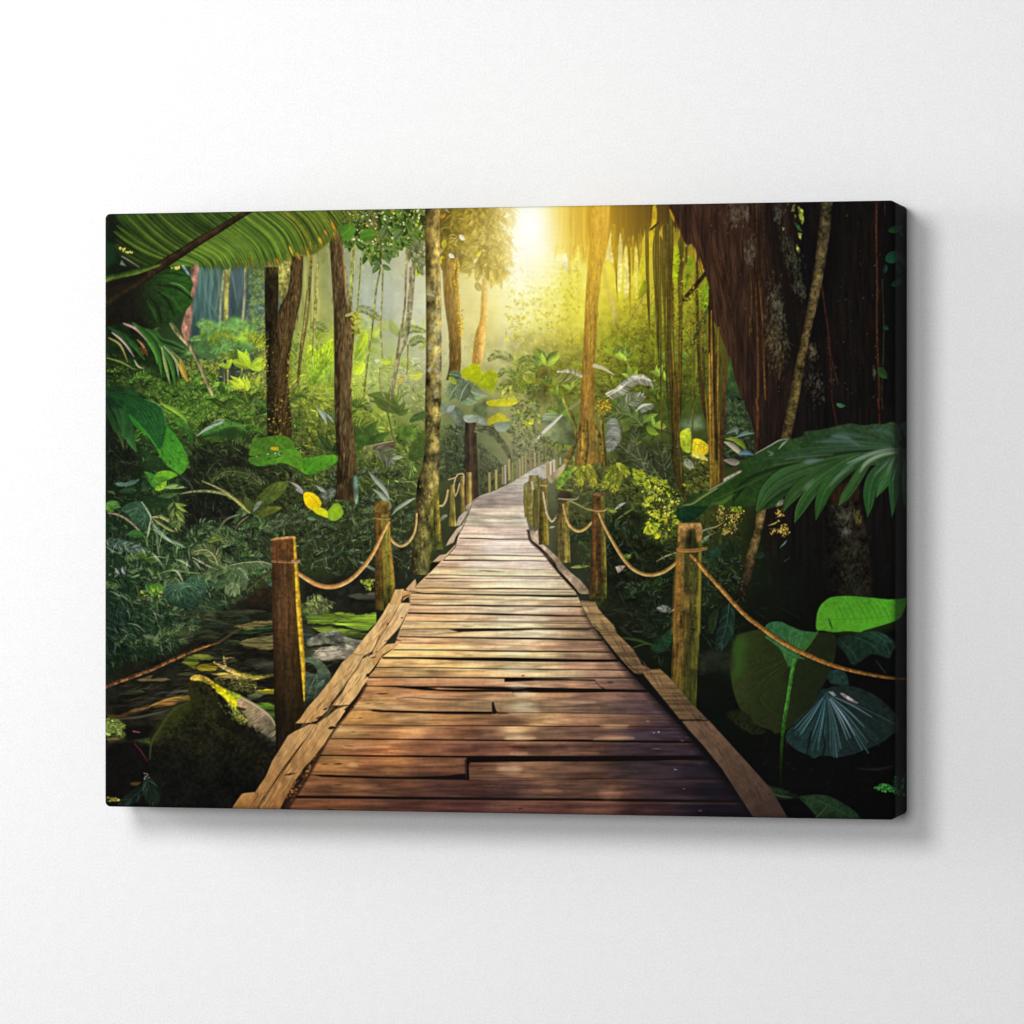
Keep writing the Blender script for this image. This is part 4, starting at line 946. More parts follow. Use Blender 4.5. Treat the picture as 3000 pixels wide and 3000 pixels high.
    leaf(*t('F', [(1770, 240), (1920, 230)]), 34, '8c9884', '74846c', .1, a=.85)
    scatter(t('F', [(1260, 240), (1480, 240), (1480, 700), (1260, 780)]), 480, (6, 22), .3, (.7, 1.2), 77, .5, 1.6, '46563a', .13, '8c9c74', .85)
    # heart-shaped yellow-green leaves
    poly(t('B', [(1450, 1670), (1500, 1630), (1580, 1590), (1640, 1630), (1650, 1690), (1720, 1650), (1780, 1670), (1800, 1740), (1750, 1870), (1700, 1840), (1620, 1820), (1560, 1760), (1480, 1720)]), 'b4bc14', '8c9c10', (t('B', [(1600, 1600)])[0], t('B', [(1700, 1860)])[0]), 1.6, 'f', .1)
    ribbon(t('B', [(1650, 1680), (1620, 1740), (1570, 1760)]), [3, 4, 2], 'd8d850', 1.5, .7)
    poly(t('B', [(1450, 1680), (1560, 1690), (1650, 1690), (1600, 1780), (1540, 1760), (1470, 1720)]), 'a0a80c', None, None, 3, None, 0, .6)
    poly(t('F', [(1690, 20), (1800, 0), (1932, -20), (1990, 20), (1932, 60), (1820, 65), (1720, 60)]), 'c0bc14', 'ccc428', (t('F', [(1700, 40)])[0], t('F', [(1932, 40)])[0]), 1.6, 'f', .08)
    poly(t('F', [(1700, 190), (1780, 140), (1830, 130), (1910, 200), (1800, 215), (1710, 245)]), 'a8a414', 'bcb424', (t('F', [(1720, 220)])[0], t('F', [(1880, 160)])[0]), 1.6, 'f', .08)
    leaf(*t('B', [(1340, 1720), (1410, 1790)]), 16, '8aa02c', 'a8b840', 0)
    specks(t('B', [(1800, 1820), (1932, 1800), (1932, 1932), (1850, 1932)]), 60, ['b0ac30', '8c9030', 'c8c060'], (5, 14), 78, .6, .7)
def leaves_left():
    # ---- tile E big leaves ----
    # hanging dark fan at far left
    for q, w, c0, c1 in (([(60, -20), (130, 120), (180, 280), (210, 370)], 30, '14321a', '2c5c24'), ([(30, 0), (100, 200), (170, 330), (200, 460)], 20, '10240f', '3c5424'), ([(150, 0), (230, 150), (260, 360), (320, 490)], 34, '16381a', '2e6428'), ([(35, 60), (90, 160), (130, 280)], 22, '122c14', '1c3c18'), ([(200, -20), (240, 100), (215, 330)], 26, '143418', '245220')):
        ribbon(t('E', q), [w*.5, w, w*.8, w*.15][:len(q)], leaffn(c0, c1, side=.2, rib='2c4c28'), 1.2, .95)
    poly(t('A', [(40, 1820), (300, 1830), (420, 1932), (420, 2000), (40, 2000)]), '16301a', '1c3c1a', (t('A', [(40, 1900)])[0], t('A', [(420, 1900)])[0]), 5, 'i', .3, .8)
    poly(t('E', [(250, 130), (330, 90), (420, 200), (560, 470), (600, 260), (640, 280), (740, 410), (800, 540), (805, 620), (742, 710), (690, 680), (600, 610), (520, 490), (430, 350), (300, 240)]), '1e6a1c', '4c9a20', (t('E', [(350, 150)])[0], t('E', [(760, 680)])[0]), 1.5, 'f', .1)
    for k in range(9):
        a_, b_, c_ = (270+k*34, 150+k*14), (480+k*26, 400+k*8), (690+k*10, 690-k*20)
        ribbon(t('E', [a_, b_, c_]), [1, 3, 1], '2a6c18' if k % 2 else '48902a', 1.6, .45)
    poly(t('E', [(540, 440), (580, 380), (600, 420), (620, 560), (600, 600), (560, 520)]), '3a7c1c', None, None, 6, None, 0, .6)
    poly(t('E', [(60, -60), (250, -60), (400, 0), (500, 40), (560, 100), (590, 200), (600, 290), (580, 380), (545, 470), (500, 420), (420, 310), (320, 200), (200, 90)]), '143c16', '1e5620', (t('E', [(150, 0)])[0], t('E', [(560, 300)])[0]), 1.6, 'f', .12)
    for k in range(8):
        ribbon(t('E', [(100+k*20, -40), (330+k*22, 90+k*3), (545, 440-k*22)]), [1, 3, 1], '0e2c10' if k % 2 else '2a6228', 1.6, .5)
    ribbon(t('E', [(400, 0), (510, 38), (575, 110), (600, 240)]), [1, 2.5, 2, 1], '7c9c74', 1.2, .6)
    # arching leaf centre
    poly(t('E', [(930, 345), (1020, 270), (1130, 215), (1230, 208), (1320, 240), (1370, 320), (1300, 270), (1180, 265), (1060, 310)]), '3f7c2c', '4c7a2c', None if False else (t('E', [(930, 340)])[0], t('E', [(1350, 260)])[0]), 1.6, 'f', .12)
    poly(t('E', [(950, 345), (1100, 300), (1250, 270), (1380, 330), (1330, 360), (1100, 350)]), '1c3c18', None, None, 7, None, 0, .8)
    ribbon(t('E', [(890, 345), (1000, 270), (1130, 215)]), [2, 9, 6], 'a0b49a', 1.3, .85)
    ribbon(t('E', [(1040, 220), (1120, 190), (1150, 205)]), [2, 6, 2], 'b0aca0', 1.3, .6)
    poly(t('E', [(680, 190), (760, 175), (810, 230), (850, 330), (855, 410), (810, 380), (790, 290), (700, 240)]), '4c8424', '2c5c20', (t('E', [(700, 190)])[0], t('E', [(850, 400)])[0]), 2, 'f', .2, .9)
    ribbon(t('E', [(560, 40), (680, 100), (770, 170), (800, 230)]), [8, 14, 10, 3], leaffn('7c9a28', '6c9a2c', side=.3), 1.3, .85)
    # translucent leaf with hole + companion
    poly(t('E', [(1410, 400), (1430, 365), (1520, 360), (1640, 340), (1720, 345), (1800, 400), (1815, 460), (1870, 520), (1900, 590), (1870, 570), (1720, 520), (1560, 520), (1390, 530), (1400, 460)]), '4c7c1c', '447018', (t('E', [(1410, 350)])[0], t('E', [(1800, 500)])[0]), 1.8, 'f', .12)
    poly(t('E', [(1380, 555), (1480, 530), (1600, 500), (1740, 470), (1830, 480), (1900, 560), (1932, 610), (1980, 700), (1920, 705), (1830, 650), (1700, 600), (1580, 620), (1470, 630), (1400, 605)]), '3c701c', '5a941c', (t('E', [(1400, 560)])[0], t('E', [(1930, 660)])[0]), 1.8, 'f', .1)
    for k in range(7):
        ribbon(t('E', [(1930, 690), (1830, 560-k*6), (1640-k*22, 400+k*34)]), [2, 2.5, 1], '2c5414' if k % 2 else '6c9c2c', 1.4, .5)
    poly(t('E', [(1590, 455), (1650, 448), (1655, 480), (1600, 475)]), 'd8a81c', None, None, 1.5, None, 0, .9)
    specks(t('E', [(1450, 520), (1700, 505), (1700, 525), (1450, 540)]), 14, ['c8c0a0', '3c4c20'], (5, 11), 131)
    poly(t('F', [(-40, 560), (50, 545), (150, 528), (275, 530), (280, 590), (200, 640), (80, 700), (20, 710), (-40, 660)]), '549c1c', '3c7c14', (t('F', [(100, 530)])[0], t('F', [(60, 700)])[0]), 1.6, 'f', .1)
    for k in range(5):
        ribbon(t('F', [(-10, 690), (100, 610-k*8), (200+k*16, 540+k*4)]), [2, 2.5, 1], '3c7414' if k % 2 else '6cac30', 1.3, .5)
    # big dim leaf behind T2 & curled leaf
    poly(t('F', [(950, 540), (985, 420), (1050, 340), (1110, 300), (1110, 500), (1060, 560), (990, 580)]), '4c641c', '34481a', (t('F', [(1000, 320)])[0], t('F', [(1050, 570)])[0]), 3, 'f', .15, .9)
    poly(t('F', [(960, 220), (1000, 150), (1110, 110), (1110, 180), (1040, 200)]), '3c5424', None, None, 3, 'f', .2, .85)
    poly(t('F', [(850, 260), (960, 240), (1040, 300), (980, 380), (880, 370)]), '5c8424', None, None, 5, 'i', .25, .7)
    poly(t('F', [(455, 350), (560, 335), (640, 380), (600, 440), (480, 430)]), '3c5c1c', None, None, 4, 'i', .25, .8)
    # driftwood stub
    poly(t('F', [(560, 450), (700, 415), (810, 395), (830, 430), (790, 460), (640, 470)]), '6c5c40', '4c3c28', (t('F', [(600, 420)])[0], t('F', [(640, 480)])[0]), 1.8, 'h', .4)
    ribbon(t('F', [(570, 445), (700, 415), (810, 395)]), [1, 4, 3], 'a89878', 1.2, .8)
    poly(t('F', [(530, 450), (620, 440), (600, 540), (540, 560)]), '8c8c4c', '7c8444', None if False else (t('F', [(530, 450)])[0], t('F', [(600, 540)])[0]), 3, 'f', .25, .8)
    frond(t('F', [(640, 470), (740, 520), (790, 600)]), 18, 40, 4, '8c8c74', '5c5c48', .9, None, 2, 8, .8, hl='b4b49c')
    leaf(*t('F', [(800, 560), (910, 545)]), 12, '8c9a70', 'a0a884', -.05, a=.8)
    for q, w in (([(580, 680), (640, 750), (730, 850), (775, 940)], 13), ([(610, 840), (700, 900), (770, 990), (780, 1040)], 14), ([(80, 810), (140, 850), (180, 880)], 12), ([(800, 1090), (850, 1030), (940, 970), (1015, 930)], 10), ([(80, 60), (150, 140), (190, 240)], 15), ([(160, 120), (220, 170), (250, 220)], 9)):
        ribbon(t('F', q), [1.5]+[w]*(len(q)-2)+[1.5], leaffn('74846c', 'a4ac98', rib='c8ccb8', side=.3), 1.2, .9)
    poly(t('F', [(435, 740), (475, 740), (480, 960), (450, 960)]), '5c8c7c', '6c8c74', (t('F', [(440, 740)])[0], t('F', [(460, 950)])[0]), 2, 'b', .4, .85)
    poly(t('F', [(120, 900), (200, 850), (265, 845), (250, 920), (160, 940)]), '7c8470', None, None, 4, 'f', .3, .75)
    # yellow leaves
    poly(t('F', [(-25, 880), (40, 880), (100, 920), (135, 980), (110, 1025), (50, 1045), (-10, 1000), (-35, 930)]), 'f0d010', 'dcb80c', (t('F', [(20, 880)])[0], t('F', [(60, 1040)])[0]), 1.5, 'f', .06)
    ribbon(t('F', [(5, 890), (70, 950), (120, 1010)]), [1, 3, 1], 'c8a010', 1.2, .8)
    poly(t('F', [(55, 1040), (110, 1018), (170, 1040), (205, 1080), (200, 1120), (140, 1100), (90, 1080)]), 'd8d414', 'c0c41c', (t('F', [(60, 1040)])[0], t('F', [(200, 1100)])[0]), 1.5, 'f', .06)
    poly(t('F', [(200, 1050), (240, 1000), (290, 980), (325, 1020), (340, 1080), (280, 1140), (225, 1140), (195, 1110)]), '86ac1c', '7ca01c', (t('F', [(240, 1000)])[0], t('F', [(260, 1140)])[0]), 1.5, 'f', .08)
    poly(t('F', [(20, 1060), (100, 1090), (190, 1130), (60, 1130), (-10, 1110)]), '344c18', None, None, 3, None, 0, .8)
    leaf(*t('F', [(0, 1120), (95, 1135)]), 10, '6c8874', '5c7460', 0, a=.8)
    # young plant
    poly(t('E', [(485, 740), (520, 690), (600, 670), (680, 690), (708, 715), (640, 750), (560, 770), (510, 800)]), '6cac24', '5c9c1c', (t('E', [(500, 700)])[0], t('E', [(680, 730)])[0]), 1.5, 'f', .08)
    poly(t('E', [(480, 740), (580, 730), (620, 755), (520, 800)]), '3c701a', None, None, 3, None, 0, .7)
    leaf(*t('E', [(495, 840), (395, 680)]), 25, '3c7c24', '3a7a20', .12, rib='5c9c3c')
    leaf(*t('E', [(497, 850), (605, 765)]), 20, '78b024', '8cc028', .1, rib='a0cc40')
    leaf(*t('E', [(580, 835), (800, 835)]), 14, '7c9c4c', '6c8c4c', -.06, rib='a8b880')
    poly(t('E', [(120, 795), (160, 780), (215, 788), (270, 765), (350, 752), (300, 800), (220, 820), (150, 818)]), '5a7c68', '466450', (t('E', [(120, 800)])[0], t('E', [(350, 760)])[0]), 1.5, 'f', .1)
    leaf(*t('E', [(330, 860), (130, 880)]), 16, '2c4c28', '24401f', .05, a=.8)
    leaf(*t('E', [(520, 910), (730, 880)]), 14, '3c5c28', '4c6c34', .05, a=.8)
    leaf(*t('E', [(400, 750), (440, 880)]), 20, '1e3a1c', '2c4c24', .1, a=.8)
    # strappy plant with arching blades
    ribbon(t('E', [(735, 890), (880, 865), (1050, 870), (1200, 910), (1300, 990), (1380, 1060)]), [2, 6, 8, 8, 7, 5], leaffn('7c8458', '8c8c48', rib='b4b080', side=.3), 1.2, .95)
    ribbon(t('E', [(940, 770), (1080, 830), (1200, 900), (1310, 990), (1390, 1070)]), [1.5, 5, 7, 8, 5], leaffn('a8a070', '94903c', rib='c0bc88', side=.3), 1.2, .95)
    ribbon(t('E', [(700, 700), (790, 760), (840, 820), (850, 870)]), [3, 5, 5, 4], '3c4638', 1.3, .9)
    ribbon(t('E', [(1050, 1300), (1100, 1220), (1170, 1130), (1300, 1080)]), [2, 6, 7, 2], leaffn('5c6440', '74785c', side=.3), 1.2, .8)
    ribbon(t('E', [(1250, 1230), (1300, 1160), (1380, 1100)]), [2, 5, 2], '7c7c5c', 1.2, .8)
    ribbon(t('E', [(980, 720), (1010, 660), (1060, 600)]), [2, 4, 1.5], '4a4a40', 1.3, .8)
    poly(t('E', [(1440, 960), (1500, 880), (1590, 800), (1690, 775), (1750, 800), (1690, 900), (1560, 1000), (1440, 1060)]), '4c5c1c', '3c4c1a', (t('E', [(1650, 800)])[0], t('E', [(1450, 1040)])[0]), 2, 'f', .15, .95)
    for k in range(6):
        ribbon(t('E', [(1430, 1050), (1530, 940-k*8), (1640+k*18, 790+k*14)]), [1, 2.5, 1], '2c3a14' if k % 2 else '7c8440', 1.3, .6)
    poly(t('E', [(1460, 1080), (1560, 1010), (1690, 1020), (1620, 1070), (1500, 1120)]), '64701c', '545c1c', (t('E', [(1650, 1020)])[0], t('E', [(1480, 1100)])[0]), 2, 'f', .15, .9)
    poly(t('E', [(1420, 1050), (1460, 970), (1505, 965), (1480, 1010), (1440, 1050)]), '848c7c', None, None, 1.6, None, 0, .8)
    leaf(*t('E', [(1400, 1050), (1340, 910)]), 24, '3c4c1c', '54602c', 0, a=.85)
    leaf(*t('E', [(1890, 870), (1760, 775)]), 8, 'a89c90', '8a7c68', .06)
    poly(t('E', [(1830, 840), (1890, 850), (1890, 890), (1840, 870)]), 'a89c94', None, None, 1.6, None, 0, .85)
    # drooping grey fern arcs
    frond(t('E', [(1500, 800), (1350, 700), (1180, 680), (1060, 740), (1030, 780)]), 26, 26, 4, '5c6a30', '39441e', .9, '707848', 3, 15, .85, hl='98a058')
    frond(t('E', [(1932, 1130), (1760, 1120), (1620, 1190), (1540, 1250)]), 24, 28, 3.6, '54603c', '34402a', .8, None, 2, 16, .85, hl='848a68')
    frond(t('E', [(1180, 1360), (1110, 1310), (1010, 1335)]), 10, 22, 5, '7c8c34', '54682c', .6, None, 2, 17, .9, hl='a4ac50')
    # broad ribbed palm leaf
    poly(t('E', [(175, 1045), (240, 985), (350, 962), (400, 1000), (440, 1070), (460, 1130), (440, 1200), (425, 1270), (380, 1230), (300, 1180), (250, 1090)]), '2f5236', '24422a', (t('E', [(250, 980)])[0], t('E', [(420, 1250)])[0]), 1.6, 'f', .15)
    for k in range(11):
        ribbon(t('E', [(372-k*3, 970+k*8), (400, 1080+k*4), (240+k*19, 1070+k*19)] if k > 4 else [(372, 970), (330, 1010+k*10), (190+k*20, 1045+k*20)]), [1, 2.2, 1], '7c9c80' if k % 2 else '1c3820', 1.2, .55)
    ribbon(t('E', [(372, 968), (425, 1050), (458, 1130), (430, 1270)]), [2, 4, 4, 2], 'b4bca0', 1.2, .85)
    ribbon(t('E', [(50, 1070), (150, 1090), (240, 1140), (330, 1220), (400, 1300)]), [2, 5, 5, 4, 3], 'a89070', 1.2, .85)
    leaf(*t('E', [(35, 985), (175, 1025)]), 22, '4c7c2c', '3a6828', -.1, rib='7c9c58')
    leaf(*t('E', [(35, 1000), (105, 1060)]), 20, '4c7424', '3c6420', 0)
    for q, w, c in (([(465, 1110), (560, 1110), (660, 1170), (710, 1250)], 9, 'a89c6c'), ([(470, 1120), (560, 1180), (640, 1230), (700, 1250)], 7, '8c8c4c'), ([(480, 1105), (600, 1120), (700, 1190), (735, 1230)], 6, '7c8040'), ([(460, 1130), (520, 1230), (600, 1310), (720, 1360), (780, 1400)], 9, '74886c'), ([(455, 1150), (520, 1290), (530, 1420), (540, 1480)], 7, '5c7450'), ([(450, 1150), (440, 1240), (425, 1300)], 6, '9ca474'), ([(500, 1200), (600, 1300), (720, 1400)], 5, '94a888')):
        ribbon(t('E', q), [2]+[w]*(len(q)-2)+[1.5], leaffn(c, c, side=.35), 1.2, .92)
    frond(t('E', [(670, 960), (690, 1060), (700, 1180)]), 9, 44, 8, '5c7834', '3c5c28', .8, None, 2, 18, .9, hl='9aa84c')
    for bx, by, tx, ty, w, c in ((690, 990, 805, 1065, 9, '8c9c3c'), (690, 980, 800, 1000, 9, '6c8438'), (690, 1060, 785, 1170, 9, '7c8838'), (670, 1050, 660, 1150, 8, '6c7834')):
        p = t('E', [(bx, by), (tx, ty)]); leaf(p[0], p[1], w, c, c, .05, rib='a8b060')
    leaf(*t('E', [(400, 1290), (220, 1280)]), 22, '2c5c24', '3c6c2c', .1, rib='4c7c3c')
    # comb fern at left edge
    frond(t('E', [(35, 1330), (160, 1370), (290, 1400), (400, 1420)]), 26, 30, 4, '5c7468', '2c4438', .8, '4c6450', 3, 19, .9, hl='a8b4a8')
    ribbon(t('E', [(40, 1390), (110, 1440), (170, 1450)]), [2, 5, 2], '7c8c84', 1.2, .8)
    frond(t('E', [(35, 1480), (100, 1500), (140, 1560)]), 12, 30, 5, '24402c', '1a3020', .8, None, 2, 20, .9)
    poly(t('E', [(340, 1470), (430, 1440), (480, 1490), (500, 1540), (440, 1530), (370, 1500)]), '3c5c1c', '4c6c20', (t('E', [(340, 1470)])[0], t('E', [(500, 1540)])[0]), 1.8, 'f', .15, .9)
    for q, w, c in (([(470, 1450), (520, 1500), (560, 1560)], 5, 'a0a890'), ([(190, 1580), (195, 1620), (215, 1650)], 8, '848ca0'), ([(120, 1590), (140, 1620), (160, 1650)], 7, '8c9088'), ([(700, 1510), (760, 1530), (830, 1580)], 7, '94a078'), ([(860, 1520), (900, 1560), (930, 1610)], 5, '8c9478'), ([(850, 1490), (980, 1560), (1100, 1610)], 6, 'a8a880'), ([(420, 1590), (470, 1630), (470, 1670)], 10, '6c7c4c'), ([(680, 1610), (720, 1640), (760, 1720)], 7, '9ca488'), ([(520, 1650), (650, 1610), (800, 1630), (930, 1640)], 5, '74844c')):
        ribbon(t('E', q), [1.5]+[w]*(len(q)-2)+[1.5], leaffn(c, c, side=.3), 1.2, .9)
    # fern heads
    frond(t('E', [(1090, 1580), (1060, 1490), (1000, 1430), (930, 1420), (860, 1440)]), 26, 34, 5.5, '6c7c3c', '46592c', .9, 'b8a880', 4, 21, .92, hl='a8ac78')
    frond(t('E', [(1130, 1590), (1250, 1555), (1400, 1535), (1520, 1535), (1620, 1565)]), 30, 40, 6, '6c8250', '4a6438', .9, '9ca474', 4, 22, .95, side=(1,), hl='b4b890')
    frond(t('E', [(1240, 1590), (1235, 1680), (1225, 1820)]), 16, 46, 8, '6c8450', '4c6838', .6, '8c9c68', 3, 23, .95, hl='a0ac78')
    frond(t('E', [(1250, 1590), (1310, 1640), (1345, 1700)]), 12, 26, 8, '7c9460', '54704a', .5, None, 3, 24, .95, hl='b0bc98')
    frond(t('E', [(1230, 1590), (1120, 1600), (1000, 1660), (970, 1700)]), 16, 34, 7, '5c7440', '40582f', .7, None, 3, 25, .9, hl='8c9c60')
    frond(t('E', [(1240, 1600), (1180, 1690), (1080, 1770)]), 14, 30, 7, '54703c', '3c5830', .6, None, 3, 26, .9)
    frond(t('E', [(1260, 1590), (1320, 1700), (1330, 1780)]), 12, 26, 7, '64784c', '4a603a', .6, None, 3, 27, .9)
    # broad dusky leaf
    poly(t('E', [(520, 1830), (580, 1770), (680, 1720), (760, 1725), (850, 1660), (930, 1690), (985, 1740), (980, 1800), (960, 1880), (860, 1950), (740, 1960), (620, 1900)]), '35573c', '203826', (t('E', [(760, 1680)])[0], t('E', [(740, 1950)])[0]), 1.8, 'f', .12)
    for k in range(12):
        an = .25+k*.24
        ribbon(t('E', [(755, 1728), (755+math.cos(an)*130, 1728+math.sin(an)*100), (755+math.cos(an)*230, 1728+math.sin(an)*200)]), [1.5, 2, .8], '6c8c6c', 1.2, .5)
    leaf(*t('E', [(425, 1790), (590, 1770)]), 34, '3c6c1c', '4c7c28', .05, rib='5c8c34')
    leaf(*t('E', [(985, 1740), (1065, 1740)]), 16, '2c4c34', '34543c', 0)
    specks(t('E', [(360, 1800), (560, 1800), (560, 1860), (360, 1860)]), 24, ['a8a840', '8a9430', '2c3c18'], (5, 13), 28)

def ground_left():
    # stream bed with mossy slabs
    poly(t('I', [(1000, 60), (1470, -60), (1470, 1150), (1300, 1600), (1100, 1750), (32, 1750), (32, 640), (600, 420)]), '18180f', None, None, 14, 'i', .4, .9)
    poly(t('F', [(0, 1720), (640, 1640), (640, 1930), (0, 1932)]), '1c1c14', None, None, 14, 'i', .4, .85)
    r = random.Random(141)
    def slab(k, pts, c0, c1, dark=True, tex='h', amp=.3):
        if dark:
            poly(t(k, [(x+4, y+16) for x, y in pts]), '100f0a', None, None, 4, None, 0, .7)
        ys = [p[1] for p in pts]; x = pts[0][0]
        q = []
        for i in range(len(pts)):
            (xa, ya), (xb, yb) = pts[i], pts[(i+1) % len(pts)]
            n = max(2, int(math.hypot(xb-xa, yb-ya)/28))
            for j in range(n):
                m = j/n; w = 0 if j == 0 else 7
                q.append((xa+(xb-xa)*m+r.uniform(-w, w), ya+(yb-ya)*m+r.uniform(-w, w)*.8))
        pts = q
        kk = 1.12 if k == 'J' else .95
        c0 = np.minimum(hx(c0)*kk, 1); c1 = hx(c1)*kk
        poly(t(k, pts), c0, c1, (t(k, [(x, min(ys))])[0], t(k, [(x, max(ys))])[0]), 1.8, tex, amp*1.3, .95, sm=False)
    # water / mossy strata
    for i in range(90):
        x = r.uniform(640, 1420); y = r.uniform(60, 620)
        w = r.uniform(60, 260); 
        q = t('I', [(x, y), (x+w*.5, y-r.uniform(2, 18)), (x+w, y+r.uniform(-8, 14))])
        ribbon(q, [2, r.uniform(4, 12), 2], r.choice(['2c301a', '3a4020', '3c3a26', '20281a', '4a4a2c', '1a1e14', '2c3c24']), 2, .8)
    slab('I', [(1130, 190), (1250, 160), (1360, 145), (1470, 150), (1470, 180), (1340, 190), (1220, 215)], '8a7440', '5c5428')
    slab('I', [(1060, 235), (1200, 215), (1460, 190), (1470, 220), (1300, 250), (1100, 260)], '2c4824', '20341a')
    slab('I', [(1170, 340), (1240, 300), (1350, 285), (1460, 265), (1470, 380), (1340, 390), (1260, 360)], '8c8048', '6c6434')
    for k in range(8):
        ribbon(t('I', [(1200+k*8, 330+k*7), (1320, 300+k*10), (1460, 285+k*12)]), [1, 2, 1], '4c4424', 1.2, .6)
    poly(t('I', [(1150, 370), (1290, 370), (1340, 400), (1460, 400), (1460, 470), (1250, 440)]), '110f0a', None, None, 6, None, 0, .85)
    slab('I', [(1280, 520), (1380, 480), (1470, 490), (1470, 600), (1330, 580)], '3c3a2c', '1c1c14')
    slab('I', [(680, 500), (760, 445), (820, 445), (830, 500), (790, 560), (720, 520)], '8c9420', '5c6c18')
    slab('I', [(800, 550), (830, 520), (930, 510), (990, 540), (950, 580), (850, 575)], 'c0a418', '7c7414')
    slab('I', [(690, 460), (810, 430), (930, 440), (1000, 470), (860, 480)], '7c8428', '4c5c1c')
    slab('I', [(940, 600), (1050, 585), (1130, 600), (1230, 600), (1350, 620), (1460, 605), (1400, 640), (1280, 650), (1100, 640)], 'c8a848', '8c7a28')
    ribbon(t('I', [(960, 500), (1060, 550), (1140, 590), (1180, 660), (1205, 730)]), [6, 12, 13, 10, 3], bark(['e8cc80', 'c8a458', '8c6c34'], None, 'f', .2), 1.3)
    ribbon(t('I', [(1130, 580), (1250, 620), (1350, 630), (1460, 610)]), [10, 14, 10, 6], bark(['e0c068', 'b8a030', '6c6420'], None, 'f', .2), 1.3)
    ribbon(t('I', [(1040, 440), (1045, 490), (1060, 540)]), [3, 6, 5], 'c0a458', 1.2)
    ribbon(t('I', [(1045, 470), (1090, 460), (1130, 462)]), [4, 3, 1], 'b89c58', 1.2)
    poly(t('I', [(1300, 670), (1400, 625), (1470, 610), (1470, 690), (1380, 690)]), '15110b', None, None, 4, None, 0, .9)
    slab('I', [(1290, 750), (1400, 725), (1480, 730), (1480, 775), (1380, 770)], 'c0a820', '8c8418')
    scatter(t('I', [(950, 640), (1300, 640), (1330, 760), (1100, 740), (990, 700)]), 260, (6, 22), .25, (.8, 1.2), 142, .5, 2.2, '7c6c2c', .2, 'a8a060', .9, gain=1.6)
    slab('I', [(1240, 780), (1330, 755), (1400, 770), (1340, 810), (1250, 830)], '7c8464', '4c5c30')
    slab('I', [(1300, 850), (1420, 840), (1480, 870), (1480, 990), (1400, 920)], '5c8420', '3c5c14')
    overgrow(t('I', [(640, 60), (1470, 60), (1470, 900), (1200, 800), (900, 600), (620, 560)]), 700, (10, 46), .09, (0, .3), 609, .65, 1.7, .05, '6c6838', .3, .75, .2, .35, .3)
    # logs left
    slab('I', [(290, 650), (360, 630), (430, 612), (420, 640), (540, 632), (590, 650), (500, 662), (380, 660)], '7c7044', '5c4c30')
    slab('I', [(120, 760), (230, 752), (330, 735), (370, 755), (280, 775), (150, 780)], '3c4424', '282c1c')
    slab('I', [(530, 775), (640, 735), (740, 730), (740, 750), (640, 765), (560, 790)], '5c5c48', '34342a')
    slab('I', [(35, 950), (150, 950), (250, 910), (350, 880), (450, 850), (530, 815), (640, 790), (740, 780), (760, 825), (650, 840), (600, 870), (530, 880), (420, 880), (300, 920), (180, 965), (60, 970)], '8c6428', '5c3c1c', True, 'h', .5)
    ribbon(t('I', [(400, 880), (520, 830), (640, 800), (750, 825)]), [2, 5, 5, 2], 'b88a3c', 1.3, .8)
    ribbon(t('I', [(35, 990), (300, 970), (480, 930), (620, 890)]), [3, 7, 6, 2], '4c4434', 1.5, .8)
    for i in range(60):
        x = r.uniform(35, 700); y = r.uniform(640, 1000)
        ribbon(t('I', [(x, y), (x+70, y-r.uniform(0, 25)), (x+r.uniform(110, 200), y-r.uniform(0, 50))]), [1, r.uniform(2, 5), 1], r.choice(['2c2820', '3c3424', '1c1a14', '483c28', '4c4c40']), 1.4, .6)
    poly(t('I', [(35, 990), (100, 975), (170, 1010), (195, 1080), (190, 1150), (120, 1140), (35, 1140)]), '4c5c18', '343c14', (t('I', [(35, 980)])[0], t('I', [(100, 1150)])[0]), 3, 'f', .5, .95)
    scatter(t('I', [(35, 985), (190, 1010), (200, 1110), (35, 1130)]), 140, (5, 16), .3, (.3, .8), 143, 1., 6., '7c8c1c', .25, 'a8941c', .9, gain=2.5)
    slab('I', [(35, 1150), (130, 1145), (240, 1180), (200, 1200), (60, 1195)], '5c5428', '2c2418')
    slab('I', [(35, 1200), (180, 1190), (220, 1210), (60, 1230)], '3c3830', '1c1a18', False)
    poly(t('I', [(190, 1060), (420, 1040), (440, 1130), (240, 1170), (200, 1120)]), '0c0b09', None, None, 5, None, 0, .9)
    poly(t('I', [(240, 1180), (330, 1160), (420, 1155), (400, 1220), (300, 1210)]), '2c3c14', None, None, 4, 'f', .5, .9)
    poly(t('I', [(32, 1235), (420, 1220), (430, 1750), (32, 1750)]), '0b0a09', None, None, 8, 'f', .3, .9)
    # mossy boulder
    bp = t('I', [(760, 640), (745, 720), (775, 770), (750, 840), (640, 880), (560, 960), (480, 1080), (420, 1180), (395, 1400), (430, 1600), (480, 1760), (1130, 1760), (1300, 1600), (1490, 1300), (1490, 1060), (1440, 960), (1330, 870), (1180, 780), (1060, 730), (960, 670), (880, 620), (800, 605)])
    poly(bp, '24240f', '0e0e0b', (t('I', [(900, 900)])[0], t('I', [(800, 1500)])[0]), 2, 'f', .35)
    poly(t('I', [(640, 880), (740, 850), (760, 980), (620, 1100), (480, 1160), (430, 1180), (500, 1060)]), '2a3010', None, None, 22, 'f', .4, .7)
    poly(t('I', [(760, 640), (800, 608), (880, 622), (960, 672), (1060, 732), (1180, 782), (1200, 830), (1150, 890), (1110, 880), (1040, 800), (980, 760), (930, 700), (850, 660)]), 'dcc014', 'b0ac14', (t('I', [(850, 640)])[0], t('I', [(1180, 850)])[0]), 2.5, 'f', .25, .97)
